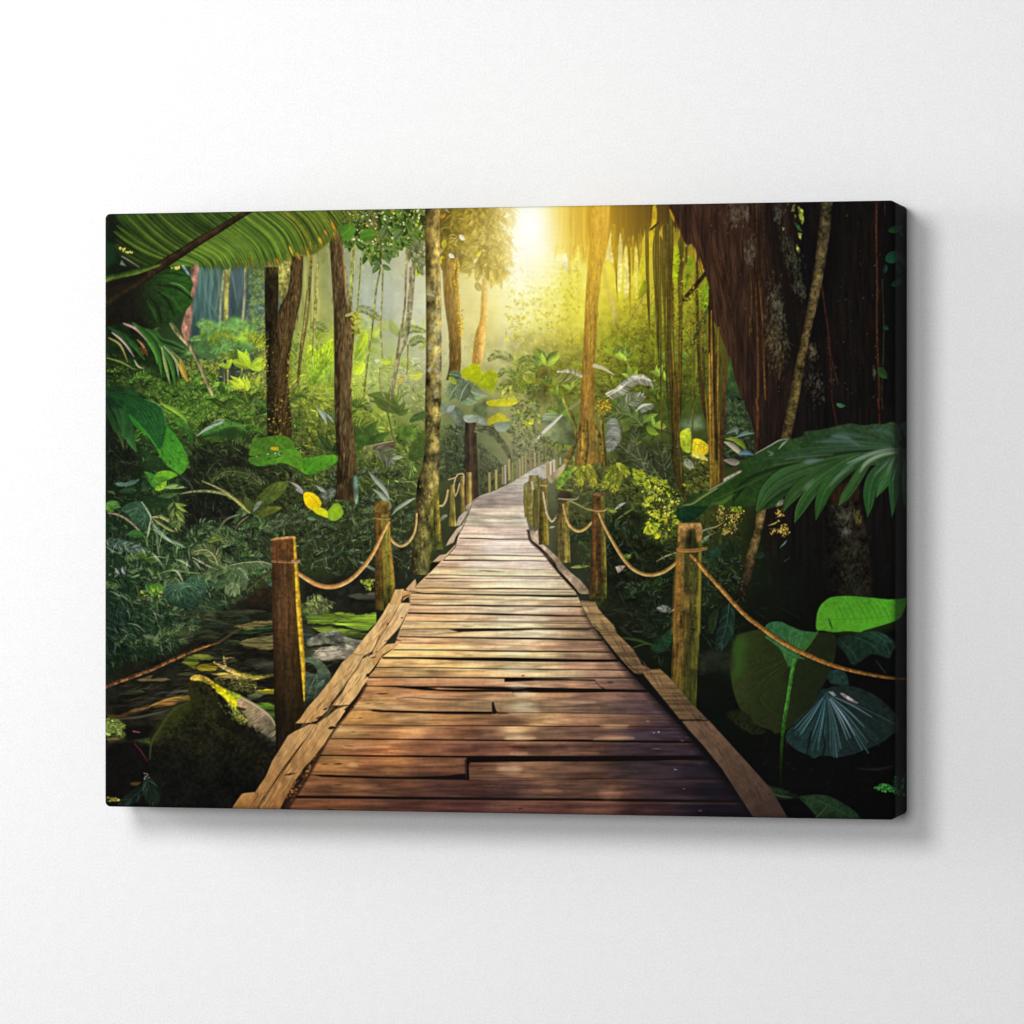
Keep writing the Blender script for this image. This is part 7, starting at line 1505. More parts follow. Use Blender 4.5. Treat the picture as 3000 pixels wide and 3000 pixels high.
    poly(t('H', [(150, 0), (300, 0), (340, 90), (400, 250), (415, 500), (300, 600), (130, 600)]), '2c3c26', '26301c', (t('H', [(200, 0)])[0], t('H', [(200, 500)])[0]), 2, 'f', .35)
    scatter(t('H', [(150, 0), (310, 20), (400, 260), (410, 500), (130, 560)]), 300, (6, 20), .3, (.6, 1.2), 303, .7, 2.2, '4c6444', .12, '8c9c80', .85, gain=1.3)
    for q, w, c0, c1 in (([(150, 370), (230, 375), (300, 420), (340, 480)], 15, '7c8c24', '6c8420'), ([(135, 400), (200, 430), (260, 480), (290, 520)], 15, 'a09880', 'b0a890'), ([(240, 360), (330, 320), (410, 320)], 12, '6c8478', '54705c'), ([(270, 515), (330, 500), (420, 525)], 14, '5c7c90', '547484'), ([(130, 570), (220, 590), (290, 600)], 20, '8c8474', '7c7464'), ([(160, 320), (240, 280), (260, 330)], 16, '5c6c5c', '6c7464')):
        ribbon(t('H', q), [3]+[w]*(len(q)-2)+[2], leaffn(c0, c1, side=.25), 1.3, .92)
    poly(t('H', [(100, 770), (200, 710), (300, 670), (260, 730), (160, 790), (0, 860)]), '948c7c', None, None, 2, 'f', .3, .85)
    # vine bundle in front of the gap (one strand each, top to bottom)
    for q, w, c, c2 in (([(1868, 900), (1880, 1300), (1890, 1932), (1900, 2232), (1905, 2760)], 17, '3a2613', '4a3014'), ([(1880, 1100), (1887, 1932), (1897, 2300), (1893, 2772)], 9, '8a641c', 'b88828'), ([(1947, 1260), (1942, 1700), (1928, 2132), (1917, 2750)], 13, '6c6a1c', 'a07c28'), ([(2007, 1500), (1998, 1932), (1983, 2232), (1976, 2740)], 12, '6c4a1c', '5c3818'), ([(1952, 1800), (1953, 2332), (1947, 2740)], 7, '8a641c', 'a87c24'), ([(1925, 1500), (1920, 2000), (1930, 2500)], 8, '3a2a14', '50361a'), ([(1860, 1500), (1872, 2100), (1875, 2772)], 8, 'b88c2c', 'c8982c')):
        ribbon(t('C', q), [w*.5]+[w]*(len(q)-1), bark([hx(c)*.72, hx(c2)*.82, hx(c)*.6], None, 'v', .3, 'f', .15), 1.3, .95)
    # diagonal pole trunk
    trunk(t('D', [(1049, -20), (1025, 350), (985, 650), (935, 950), (880, 1250), (820, 1540), (738, 1932)]) + t('H', [(665, 380)]), t('D', [(1164, -20), (1135, 300), (1085, 680), (1030, 980), (960, 1260), (905, 1540), (838, 1932)]) + t('H', [(760, 380)]), bark(['241e14', '403622', '4e4429', '483e26', '30281b'], ['707068', '888880', '949080', '989078', '949070', '888468'], 'i', .3, 'f', .3), 1.4)
    # base of the trunk under the leaf
    trunk(t('H', [(1080, 1000), (1090, 1300), (1120, 1600), (1160, 1932)]), t('H', [(1390, 800), (1470, 1200), (1510, 1500), (1530, 1932)]), bark(['0d0c0a', '16140e', '1c1a12', '1c160f'], None, 'i', .5, 'f', .4), 6, .9)
    lichen('H', 1270, 1090, 130, 130, 170, ['5c5c48', '6c6a54', '40442c', '7c7860', '2c2c1c'], 20)
    lichen('H', 1390, 1110, 60, 110, 50, ['5c5420', '746c2c', '8a7c34'], 21)
    lichen('H', 1280, 1250, 80, 70, 60, ['54504a', '746c64'], 22)
    lichen('H', 1330, 1500, 170, 300, 170, ['2c3018', '38381c', '1c2414', '5c5c48'], 23)
    lichen('H', 1380, 1780, 130, 160, 120, ['26341f', '1c2c1c', '34402c'], 24)
    poly(t('H', [(1150, 830), (1230, 800), (1380, 820), (1400, 900), (1250, 990), (1150, 960)]), '3c2212', None, None, 10, 'v', .3, .8)
    # pole, lower part
    trunk(t('H', [(445, 1020), (410, 1250), (350, 1450), (290, 1680), (240, 1900)]), t('H', [(532, 1030), (490, 1250), (440, 1450), (390, 1650), (330, 1900)]), bark(['3a3018', '5c4e2c', '6a5a34', '46381f'], ['949080', '888478', '6c645c', '403c38', '181818'], 'i', .3, 'f', .3), 1.6, .95)

def leaves_right():
    r = random.Random(401)
    # small glowing tufts
    for k, x, y, w, h, n, s in (('H', 105, 1080, 60, 100, 40, 1), ('H', 235, 1110, 110, 110, 50, 2), ('H', 660, 1090, 50, 60, 26, 3), ('H', 700, 1230, 80, 90, 50, 4), ('H', 170, 1230, 100, 60, 30, 5), ('H', 610, 1240, 60, 40, 14, 6)):
        rr = random.Random(s+500)
        for i in range(n):
            a_, b_ = t(k, [(x+rr.gauss(0, w*.35), y+rr.gauss(0, h*.35))])[0]
            dab(a_, b_, rr.uniform(4, 14), 3, rr.uniform(0, 3), hx(rr.choice(['c8a040', 'a88430', 'e0c060', '6c6424', 'b89838', '4c3c18'])), .2, .85)
    for q, w, c in (([(0, 1225), (80, 1190), (135, 1150)], 3, 'a89048'), ([(110, 1275), (160, 1255), (200, 1240)], 5, 'a8a050'), ([(550, 1190), (610, 1170), (640, 1150)], 5, 'a89a50'), ([(0, 1280), (60, 1255)], 2.5, '8a7a40'), ([(660, 1400), (700, 1360), (725, 1330)], 4, '5c8c84'), ([(700, 1530), (750, 1495)], 2, '54483c')):
        ribbon(t('H', q), [1]+[w]*(len(q)-2)+[1] if len(q) > 2 else [w, 1], c, 1.2, .85)
    specks(t('H', [(20, 1050), (320, 1020), (300, 1280), (20, 1300)]), 60, ['7c7c2c', '2c2c10', '5c5c20'], (4, 11), 402)
    poly(t('H', [(-20, 1420), (60, 1390), (180, 1340), (110, 1440), (20, 1520), (-20, 1530)]), '26402c', '1c3020', (t('H', [(100, 1350)])[0], t('H', [(0, 1520)])[0]), 1.8, 'f', .2, .9)
    poly(t('H', [(110, 1450), (200, 1400), (290, 1400), (250, 1480), (150, 1500)]), '152818', None, None, 3, 'f', .2, .8)
    leaf(*t('H', [(430, 1480), (520, 1460)]), 20, '1c2c1c', '22361f', 0, a=.8)
    # leaf in front of the post (dark underside)
    poly(t('G', [(1540, 1050), (1620, 1010), (1760, 1000), (1850, 1010), (1800, 1070), (1730, 1130), (1640, 1165), (1560, 1120)]), '12341a', '0f2a16', (t('G', [(1600, 1010)])[0], t('G', [(1700, 1150)])[0]), 2, 'f', .15)
    # --- the great palm leaf
    body = t('H', [(1855, 235), (1790, 250), (1750, 222), (1700, 214), (1640, 235), (1540, 232), (1480, 245), (1400, 240), (1330, 228), (1250, 240), (1150, 262), (1050, 285), (960, 295), (890, 305), (880, 340), (820, 365), (740, 378), (690, 378), (640, 390), (560, 440), (470, 490), (420, 520), (350, 555), (290, 585), (262, 640), (300, 680), (180, 750), (60, 820), (-20, 860), (-140, 900), (-230, 960), (-270, 1005), (-60, 1005), (60, 995), (180, 1000), (260, 1010), (350, 1010), (440, 1000), (450, 1040), (560, 1030), (640, 990), (720, 900), (850, 840), (960, 740), (1100, 700), (1300, 640), (1500, 620), (1700, 640), (1855, 660)])
    poly(body, '2c4428', '223e14', (t('H', [(1700, 300)])[0], t('H', [(300, 900)])[0]), 1.6, 'f', .12)
    # separate fingers (lower lobes)
    def finger(q, w, c0, c1, hl=None):
        ribbon(t('H', q), w, leaffn('2c4628', c1, side=.12), 1.6)
        if hl:
            ribbon(t('H', [(x-10, y-6) for x, y in q[:3]]), [1, w[1]*.35, 1], hl, 4, .45)
    fingers = [([(1780, 480), (1500, 520), (1150, 600), (760, 720), (560, 860), (450, 1040)], [10, 40, 62, 70, 56, 14], '2f4c30', '2c5020', None),
               ([(1780, 490), (1450, 540), (1150, 660), (900, 800), (760, 930), (690, 1060)], [10, 34, 44, 44, 34, 3], '34502f', '2e4c1a', None),
               ([(1780, 495), (1400, 560), (1180, 690), (980, 850), (860, 1020), (800, 1160)], [8, 30, 38, 40, 34, 2], '2c4a2c', '2c581c', '7c94a0'),
               ([(1775, 500), (1450, 560), (1250, 680), (1110, 820), (1040, 980), (1000, 1135)], [8, 34, 46, 46, 34, 2], '37543a', '2a5a1c', '8c9c9c'),
               ([(1775, 500), (1520, 570), (1420, 690), (1340, 820), (1270, 920), (1215, 1000)], [8, 26, 34, 34, 28, 2], '34502f', '28501a', 'a0a890'),
               ([(1770, 500), (1680, 600), (1560, 720), (1510, 860), (1500, 980), (1487, 1105)], [8, 30, 46, 44, 30, 2], '304a34', '205420', '8c98a4'),
               ([(1775, 510), (1720, 610), (1680, 720), (1620, 820), (1570, 920)], [8, 30, 40, 30, 2], '40583f', '285c24', '8c98a4'),
               ([(1785, 510), (1770, 640), (1740, 760), (1740, 880), (1718, 1100)], [8, 28, 36, 36, 2], '34504a', '285c2c', '8ca0b4'),
               ([(1850, 600), (1840, 720), (1845, 880), (1835, 1010)], [10, 22, 20, 2], '304c44', '244a2c', '7c94a4')]
    for q, w, c0, c1, hl in fingers:
        ribbon(t('H', [(x+5, y+10) for x, y in q[2:]]), [w[2]*.6]+[k*1.03 for k in w[3:]], '0c1a0c', 6, .5)
        w = [k*.86 for k in w]
        finger(q, w, c0, c1, hl)
        Q = smooth(np.array(q, f4), 4)
        for j in range(7):
            o = (j-3)/3.4
            ww = np.interp(np.linspace(0, 1, len(Q)), np.linspace(0, 1, len(w)), w)/.3106*.46*o
            N_ = np.gradient(Q, axis=0); N_ = np.stack([-N_[:, 1], N_[:, 0]], 1)/np.maximum(np.linalg.norm(N_, axis=1, keepdims=True), 1e-6)
            ribbon(t('H', (Q+N_*ww[:, None])[::2]), [.8]+[2.4]*(len(Q[::2])-2)+[.6], r.choice(['1a3414', '22401c', '44663c', '3c5c2c', '162c12']), 1.8, .5, n=2)
    # deep folds & streaks radiating from the petiole
    for q, w, c, a in (([(1760, 470), (1300, 500), (800, 600), (420, 720), (240, 860), (220, 990)], 9, '13240e', .8), ([(1750, 465), (1300, 480), (900, 540), (600, 620)], 7, '1a3018', .6), ([(1740, 460), (1350, 440), (1000, 470), (700, 520)], 5, '1c3420', .6), ([(1700, 450), (1400, 380), (1100, 370)], 5, '1c3420', .6), ([(1720, 440), (1500, 330), (1300, 290)], 4, '1c3424', .6), ([(1740, 430), (1650, 330), (1560, 270)], 4, '1c3424', .6), ([(400, 760), (300, 850), (220, 960)], 10, '0f1c0c', .7), ([(560, 700), (360, 800), (150, 900), (20, 960)], 6, '3c5a1c', .6), ([(300, 690), (120, 800), (-60, 900), (-200, 980)], 7, '3c5c20', .7)):
        ribbon(t('H', q), [1]+[w]*(len(q)-2)+[1], c, 2.5, a)
    for q, w, c, a in (([(1770, 470), (1650, 475), (1500, 520), (1300, 600)], 8, 'a8b8b0', .6), ([(1770, 500), (1620, 520), (1480, 600), (1420, 680)], 9, 'b4bcac', .55), ([(1460, 440), (1250, 400), (1000, 400)], 12, '6c8488', .4), ([(1500, 360), (1250, 340), (1080, 400)], 20, '54707c', .35), ([(1060, 565), (940, 585), (880, 590)], 14, '7c90a8', .5), ([(1400, 430), (1300, 370), (1150, 340)], 8, '7c98a4', .4), ([(1340, 640), (1220, 720), (1130, 820)], 9, '90a4a8', .45), ([(980, 760), (920, 820), (880, 860)], 12, '8c9ca0', .4), ([(1750, 350), (1640, 300), (1500, 290)], 14, '5c7c88', .3), ([(720, 560), (900, 540), (1150, 520)], 4, '7c9080', .5), ([(600, 620), (800, 590), (1000, 560)], 3, '6c8440', .5)):
        ribbon(t('H', q), [1]+[w]*(len(q)-2)+[1], c, 5, a)
    for k in range(26):
        u = k/25
        a_ = (1770-u*30, 455)
        e = (300+u*1400, 600-u*330+r.uniform(-20, 20))
        m = ((a_[0]*.5+e[0]*.5), min(a_[1], e[1])*.5+max(a_[1], e[1])*.5-20)
        ribbon(t('H', [a_, m, e]), [1, 2.2, .8], r.choice(['1c3620', '44664a', '3c5c44']), 1.5, .4)
    ribbon(t('H', [(430, 512), (560, 440), (660, 385), (740, 378)]), [2, 3, 3, 1], 'b0b8a0', 1.3, .75)
    ribbon(t('H', [(-10, 860), (100, 800), (290, 680)]), [3, 3, 2], 'a8a48c', 1.4, .7)
    ribbon(t('H', [(650, 465), (690, 420), (730, 390)]), [3, 6, 2], 'a8b8a0', 1.5, .6)
    ribbon(t('H', [(560, 530), (590, 510), (545, 490)]), [4, 8, 3], '7c9c74', 2, .5)
    ribbon(t('H', [(20, 985), (120, 970), (220, 900)]), [3, 12, 4], '5c7c24', 4, .6)
    ribbon(t('G', [(1610, 1000), (1700, 985), (1800, 920), (1932, 840)]), [2, 4, 4, 3], 'a8a060', 1.6, .7)
    poly(t('H', [(640, 975), (690, 940), (680, 1000), (620, 1010)]), '8c8c70', None, None, 2, 'f', .6, .8)
    poly(t('H', [(1790, 250), (1820, 300), (1850, 390), (1855, 470), (1800, 450), (1780, 380), (1810, 380)]), '0b120c', None, None, 3, None, 0, .9)
    poly(t('H', [(1800, 235), (1855, 240), (1855, 330), (1820, 290)]), '24443c', None, None, 2, 'f', .2, .8)
    specks(t('H', [(40, 1010), (330, 1010), (330, 1060), (240, 1060)]), 26, ['98a82c', '6c7c1c'], (6, 14), 403)
    # small things on the right border of the print
    for bx, by, tx, ty, w, c in ((1680, 340, 1830, 290, 20, '246428'), (1665, 610, 1790, 550, 34, '1e6440'), (1800, 540, 1850, 680, 18, '24505c'), (1770, 620, 1805, 760, 15, '1c4c44'), (1715, 858, 1805, 790, 18, '1c6438'), (1640, 740, 1660, 660, 13, '1c4c38'), (1600, 1630, 1670, 1735, 24, '2c6424'), (1640, 1240, 1685, 1270, 13, '1f5438'), (1790, 320, 1830, 400, 10, '3c545c')):
        p = t('D', [(bx, by), (tx, ty)]); leaf(p[0], p[1], w, hx(c)*.55, hx(c)*.8, .06, rib=None, side=.2, a=.92)
    leaf(*t('H', [(1195, 40), (1280, 60)]), 12, '3c6c44', '2c5434', .1)
    # --- tile L
    poly(t('L', [(340, 300), (370, 260), (520, 220), (600, 240), (900, 460), (1010, 260), (1190, 270), (1180, 500), (1130, 620), (1050, 760), (1000, 880), (880, 1010), (700, 1110), (640, 1080), (520, 1040), (420, 960), (340, 820), (300, 650), (300, 450)]), '2e3814', '1c2410', (t('L', [(340, 500)])[0], t('L', [(1000, 700)])[0]), 2.2, 'f', .07, .97)
    for k in range(9):
        ribbon(t('L', [(980, 330+k*10), (700-k*20, 480+k*40), (340+k*52, 560+k*58)]), [1, 2.4, .8], '3c4a1c' if k % 2 else '182008', 2, .4)
    poly(t('L', [(320, 320), (380, 280), (430, 330), (400, 560), (330, 620), (305, 520)]), '2f5418', None, None, 16, None, 0, .75)
    poly(t('L', [(255, 940), (330, 910), (430, 930), (520, 1040), (600, 1090), (500, 1120), (380, 1060), (290, 990)]), '1e2410', None, None, 3, 'f', .2, .85)
    poly(t('L', [(30, 440), (180, 400), (300, 420), (310, 560), (160, 580), (30, 580)]), '23281b', None, None, 9, 'i', .3, .7)
    # fern by the post
    frond(t('L', [(280, 0), (270, 100), (250, 220), (200, 370)]), 20, 46, 8, '1e3828', '172c20', .7, '3c5444', 3, 41, .92, hl='34504a')
    frond(t('L', [(180, 40), (150, 110), (125, 240)]), 12, 26, 6, '2a4020', '1c3018', .6, None, 2, 42, .85)
    # folded bright leaf with stem
    poly(t('L', [(590, 195), (640, 155), (720, 150), (800, 185), (900, 225), (1020, 240), (1040, 240), (1000, 310), (930, 400), (860, 430), (930, 470), (860, 465), (820, 520), (790, 535), (760, 470), (720, 390), (640, 320), (590, 285), (600, 270)]), '2a5c34', '34682c', (t('L', [(650, 160)])[0], t('L', [(850, 500)])[0]), 1.6, 'f', .12)
    for k in range(7):
        ribbon(t('L', [(830, 450), (760+k*14, 330-k*6), (640+k*55, 190+k*12)]), [1, 2, .8], '4c7c54' if k % 2 else '1e4824', 1.3, .55)
    ribbon(t('L', [(590, 280), (700, 350), (800, 420), (920, 468)]), [1, 2.5, 2.5, 1], '4a8044', 1.4, .8)
    ribbon(t('L', [(1040, 240), (960, 340), (870, 450), (820, 560)]), [5, 10, 9, 8], '2f5f20', 2, .85)
    ribbon(t('L', [(840, 480), (815, 620), (780, 850), (755, 1000), (735, 1200), (725, 1450), (730, 1650)]), [10, 11, 11, 11, 9, 6, 2], bark(['3c7a22', '326a1e', '245618'], ['909090', '888888', '888888', '505c40', '303820', '1a2014', '0c0c0c'], 'f', .1, 'f', .1), 1.4)
    # bright translucent leaf
    poly(t('L', [(1030, 215), (1035, 90), (1060, 20), (1095, -20), (1160, -60), (1300, -70), (1500, -55), (1650, -40), (1780, -50), (1800, -60), (1790, 30), (1760, 100), (1730, 130), (1660, 160), (1560, 190), (1440, 225), (1400, 240), (1300, 230), (1180, 240), (1090, 225)]), '48901c', '44961c', (t('L', [(1050, 200)])[0], t('L', [(1700, 0)])[0]), 1.6, 'f', .08)
    poly(t('L', [(1200, 80), (1500, 60), (1700, 100), (1500, 180), (1250, 200)]), '5aae1c', None, None, 40, None, 0, .5)
    for k in range(11):
        x = 1190+k*48
        ribbon(t('L', [(x-66, -44), (x, 60), (x+38, 150)]), [1, 3, 1], '2c6c12' if k % 2 else '38801a', 2, .55)
    ribbon(t('L', [(1030, 130), (1250, 130), (1500, 120), (1740, 90)]), [1, 3, 2, 1], '3a8018', 2, .6)
    ribbon(t('L', [(1135, 120), (1150, 170), (1168, 210)]), [2, 6, 2], '1c3c10', 1.5, .85)
    # dusky fan leaf behind
    poly(t('L', [(1190, 310), (1340, 260), (1500, 230), (1600, 250), (1690, 310), (1718, 370), (1690, 395), (1655, 460), (1600, 450), (1500, 430), (1400, 500), (1340, 520), (1280, 430)]), '1a3526', '14261c', (t('L', [(1500, 240)])[0], t('L', [(1350, 510)])[0]), 2.2, 'f', .2, .92)
    for q in ([(1350, 280), (1480, 330), (1600, 440)], [(1480, 240), (1600, 300), (1660, 430)], [(1250, 330), (1330, 400), (1380, 480)], [(1560, 240), (1650, 300), (1700, 380)], [(1540, 480), (1590, 550), (1630, 600)]):
        ribbon(t('L', q), [1, 1.8, .8], '3f5c50', 1.3, .6)
    poly(t('L', [(1125, 625), (1150, 570), (1220, 560), (1280, 590), (1300, 650), (1300, 695), (1180, 690), (1140, 660)]), '1e362f', None, None, 2, 'f', .2, .92)
    # shell-like silver fan
    cx, cy = 1115, 760
    poly(t('L', [(1065, 735), (1120, 725), (1180, 705), (1300, 698), (1440, 735), (1560, 800), (1660, 890), (1735, 980), (1735, 1080), (1690, 1110), (1580, 1190), (1440, 1250), (1330, 1290), (1220, 1310), (1130, 1300), (1060, 1300), (1010, 1325), (970, 1300), (940, 1285), (880, 1260), (820, 1220), (770, 1160), (780, 1090), (880, 1000), (980, 890), (1030, 810)]), '1a2f2c', '172420', (t('L', [(1000, 1200)])[0], t('L', [(1600, 900)])[0]), 1.8, 'f', .15)
    for k in range(46):
        an = math.radians(22+ k*2.55)
        Rr = float(np.interp(an, [.4, .9, 1.57, 2.4], [690, 645, 545, 430]))
        Rr *= r.uniform(.82, .99)
        e = (cx+math.cos(an)*Rr, cy+math.sin(an)*Rr)
        m = (cx+math.cos(an)*Rr*.5+10, cy+math.sin(an)*Rr*.5-8)
        ribbon(t('L', [(cx, cy), m, e]), [1, r.uniform(1.2, 3.5), r.uniform(1, 4)], r.choice(['2c4c50', '0f1c1c', '34585c', '1c3438', '4c6c74', '122020']), 1.4, .75)
    for a_, c, w in ((28, '8ca09c', 2), (42, '7c9c9c', 2), (56, 'a8c0cc', 3), (62, '9cb8c8', 2.5), (66, '8cacb8', 2), (100, '4c8c94', 3), (108, '3c6c78', 3), (122, '4c7c84', 2.5), (128, '3c6470', 2)):
        an = math.radians(a_)
        ribbon(t('L', [(cx+math.cos(an)*60, cy+math.sin(an)*60), (cx+math.cos(an)*250+8, cy+math.sin(an)*250-6), (cx+math.cos(an)*440, cy+math.sin(an)*440)]), [1, w, .8], c, 1.3, .8)
    poly(t('L', [(1225, 758), (1270, 770), (1340, 815), (1390, 850), (1340, 840), (1270, 800)]), 'b8a0a4', None, None, 1.6, 'f', .3, .9, False)
    poly(t('L', [(1130, 750), (1170, 750), (1200, 785), (1170, 785)]), '98a09c', None, None, 1.6, None, 0, .8, False)
    for q in ([(1080, 1080), (1100, 1200), (1085, 1300)], [(945, 1290), (965, 1200), (985, 1100)]):
        ribbon(t('L', q), [1, 8, 6], '0c0f0e', 3, .8)
    # bottom leaves
    poly(t('L', [(880, 1655), (950, 1640), (1060, 1635), (1160, 1655), (1260, 1710), (1350, 1770), (1385, 1850), (1060, 1850), (1020, 1810), (960, 1740)]), '1f3a20', '182c1a', (t('L', [(950, 1640)])[0], t('L', [(1200, 1850)])[0]), 1.8, 'f', .15)
    for k in range(6):
        ribbon(t('L', [(900+k*20, 1660), (1050+k*30, 1690+k*12), (1150+k*40, 1760+k*16)]), [1, 2, .8], '34543c' if k % 2 else '14260f', 1.4, .6)
    ribbon(t('L', [(1010, 1840), (1060, 1800), (1120, 1730)]), [2, 2, 1], '6c6450', 1.3, .6)
    poly(t('L', [(520, 1520), (640, 1560), (780, 1600), (890, 1660), (800, 1670), (640, 1660), (560, 1610)]), '1b2a14', None, None, 4, 'f', .25, .85)
    ribbon(t('L', [(640, 1620), (720, 1645), (820, 1660)]), [1, 3, 1], '5c6c5c', 1.4, .6)
    specks(t('L', [(1525, 1580), (1570, 1545), (1640, 1545), (1720, 1590), (1690, 1610), (1600, 1605)]), 110, ['2c7434', '1c5424', '3c8c34', '184820'], (4, 12), 404)
    specks(t('L', [(1680, 1480), (1790, 1460), (1780, 1640), (1700, 1620)]), 50, ['1c5c34', '14402c', '2c6c3c', '0c1c14'], (5, 14), 405)
    ribbon(t('L', [(1380, 1410), (1550, 1415), (1700, 1385)]), [1, 6, 2], '2c2620', 3, .7)
    for q in ([(650, 0), (780, 60), (900, 130)], [(500, 60), (560, 100), (640, 160)]):
        ribbon(t('L', q), [1, 2, 1], '2a2218', 1.5, .6)
    # foliage between right post and trunk, low dark
    poly(t('K', [(1190, 370), (1260, 300), (1380, 200), (1370, 330), (1300, 400), (1245, 425)]), '17341f', '1c3c22', (t('K', [(1200, 400)])[0], t('K', [(1370, 230)])[0]), 1.8, 'f', .2, .95)
    ribbon(t('K', [(950, 290), (1080, 310), (1200, 350)]), [4, 7, 4], '34481c', 1.6, .85)
    ribbon(t('K', [(1040, 375), (1120, 345), (1190, 340)]), [3, 4, 2], '3c5024', 1.4, .8)
    poly(t('K', [(1240, 40), (1270, 12), (1330, 15), (1365, 40), (1330, 75), (1280, 65)]), '8c8c80', '5c5c54', (t('K', [(1240, 20)])[0], t('K', [(1350, 70)])[0]), 1.8, 'f', .3, .85)
    ribbon(t('K', [(1345, 75), (1388, 48)]), [2, 4], 'd8c8a0', 1.3, .9)
    ribbon(t('K', [(1040, 230), (1110, 240)]), [3, 4], '4c5448', 1.6, .8)
    rr = random.Random(410)
    for i in range(110):
        x = rr.uniform(840, 1370); y = rr.uniform(0, 420)
        if y > (x-760)*.85: continue
        ribbon(t('K', [(x, y), (x+rr.uniform(20, 60), y+rr.uniform(-8, 20)), (x+rr.uniform(60, 130), y+rr.uniform(0, 40))]), [1, rr.uniform(1.5, 4), 1], rr.choice(['1c2818', '26341f', '141c10', '303a28', '1c2c20']), 1.5, .7)

def light():
    # sun bloom, haze and shafts in the printed photograph
    glow(1660, 740, 420, 380, 'e09c08', .42, 1.5)
    glow(1160, 840, 190, 170, 'b4bcae', .40, 2.)
    glow(1010, 1080, 170, 110, 'a8c030', .20, 2.)
    glow(1680, 880, 300, 170, 'd0b010', .30, 2.)
    glow(1580, 660, 300, 280, 'ffc838', .38, 1.5)
    glow(1562, 668, 120, 150, 'ffeb98', .5, 1.8)
    glow(1350, 900, 240, 300, 'b4a878', .22, 2.)
    glow(1500, 890, 140, 220, 'e8c868', .24, 2.)

def shafts():
    for (x0, x1, xb0, xb1, yb, c, a) in ((1520, 1548, 1432, 1512, 1140, 'f8e0b0', .40), (1552, 1575, 1505, 1535, 1120, 'f4e4a0', .20), (1480, 1500, 1290, 1370, 1080, 'e8d8a8', .26), (1460, 1475, 1180, 1260, 1110, 'd8d0b0', .22), (1440, 1452, 1060, 1130, 1090, 'c8ccb0', .18), (1600, 1618, 1610, 1650, 1060, 'f4dc80', .16)):
        poly([(x0, 620), (x1, 620), (xb1, yb), (xb0, yb)], c, None, None, 26, None, 0, a, False, 's', f=lambda X, Y: np.clip((yb-Y)/260, 0, 1))

def sunlit_detail():
    r = random.Random(701)
    # leaves, twigs and frond tips that stay visible inside the bloom
    q = inpoly([(1480, 770), (1700, 780), (1695, 1010), (1480, 1010)], 520, np.random.default_rng(702))
    for x, y in q:
        d = math.hypot((x-1560)/120, (y-700)/150)
        c = hx(r.choice(['e8d42c', 'b8a814', 'd8c420', '8c8c10', 'f4e870', 'a49814']))
        dab(x, y, r.uniform(5, 20), r.uniform(3, 8), r.uniform(0, 3.1), c, .2, min(.38, max(0, d-.5)*.35), soft=1.6)
    for i in range(70):
        x = r.uniform(1590, 1790); y1 = r.uniform(690, 790)
        ribbon([(x, 590), (x+r.uniform(-4, 4), 650), (x+r.uniform(-6, 6), y1)], [2, r.uniform(3, 7), .6], r.choice(['b8841c', 'd8a030', 'f4d060', '9c7014']), 4, min(.3, max(0, (x-1600)/420)))
    q = inpoly([(1385, 600), (1500, 600), (1505, 720), (1470, 830), (1400, 780)], 240, np.random.default_rng(703))
    for x, y in q:
        an = r.uniform(.2, 2.6); l = r.uniform(12, 34)
        c = hx('6c5a18')*(1-(x-1385)/125)+hx('e4bc50')*((x-1385)/125)
        leaf((x, y), (x+math.cos(an)*l, y+math.sin(an)*l), l*.4, c*r.uniform(.7, 1.15), c, r.uniform(-.1, .1), [.1, .8, 1, .7, .05], side=.2, a=.5, soft=1.5)
    for i in range(26):
        x, y = r.uniform(1440, 1545), r.uniform(600, 860); a_ = r.uniform(0, 3)
        ribbon([(x, y), (x+math.cos(a_)*10, y+math.sin(a_)*10-4), (x+math.cos(a_)*24, y+math.sin(a_)*20)], [1, 2.6, .8], r.choice(['fff4d0', 'f0d890', 'e8c060']), 1.1, .7)

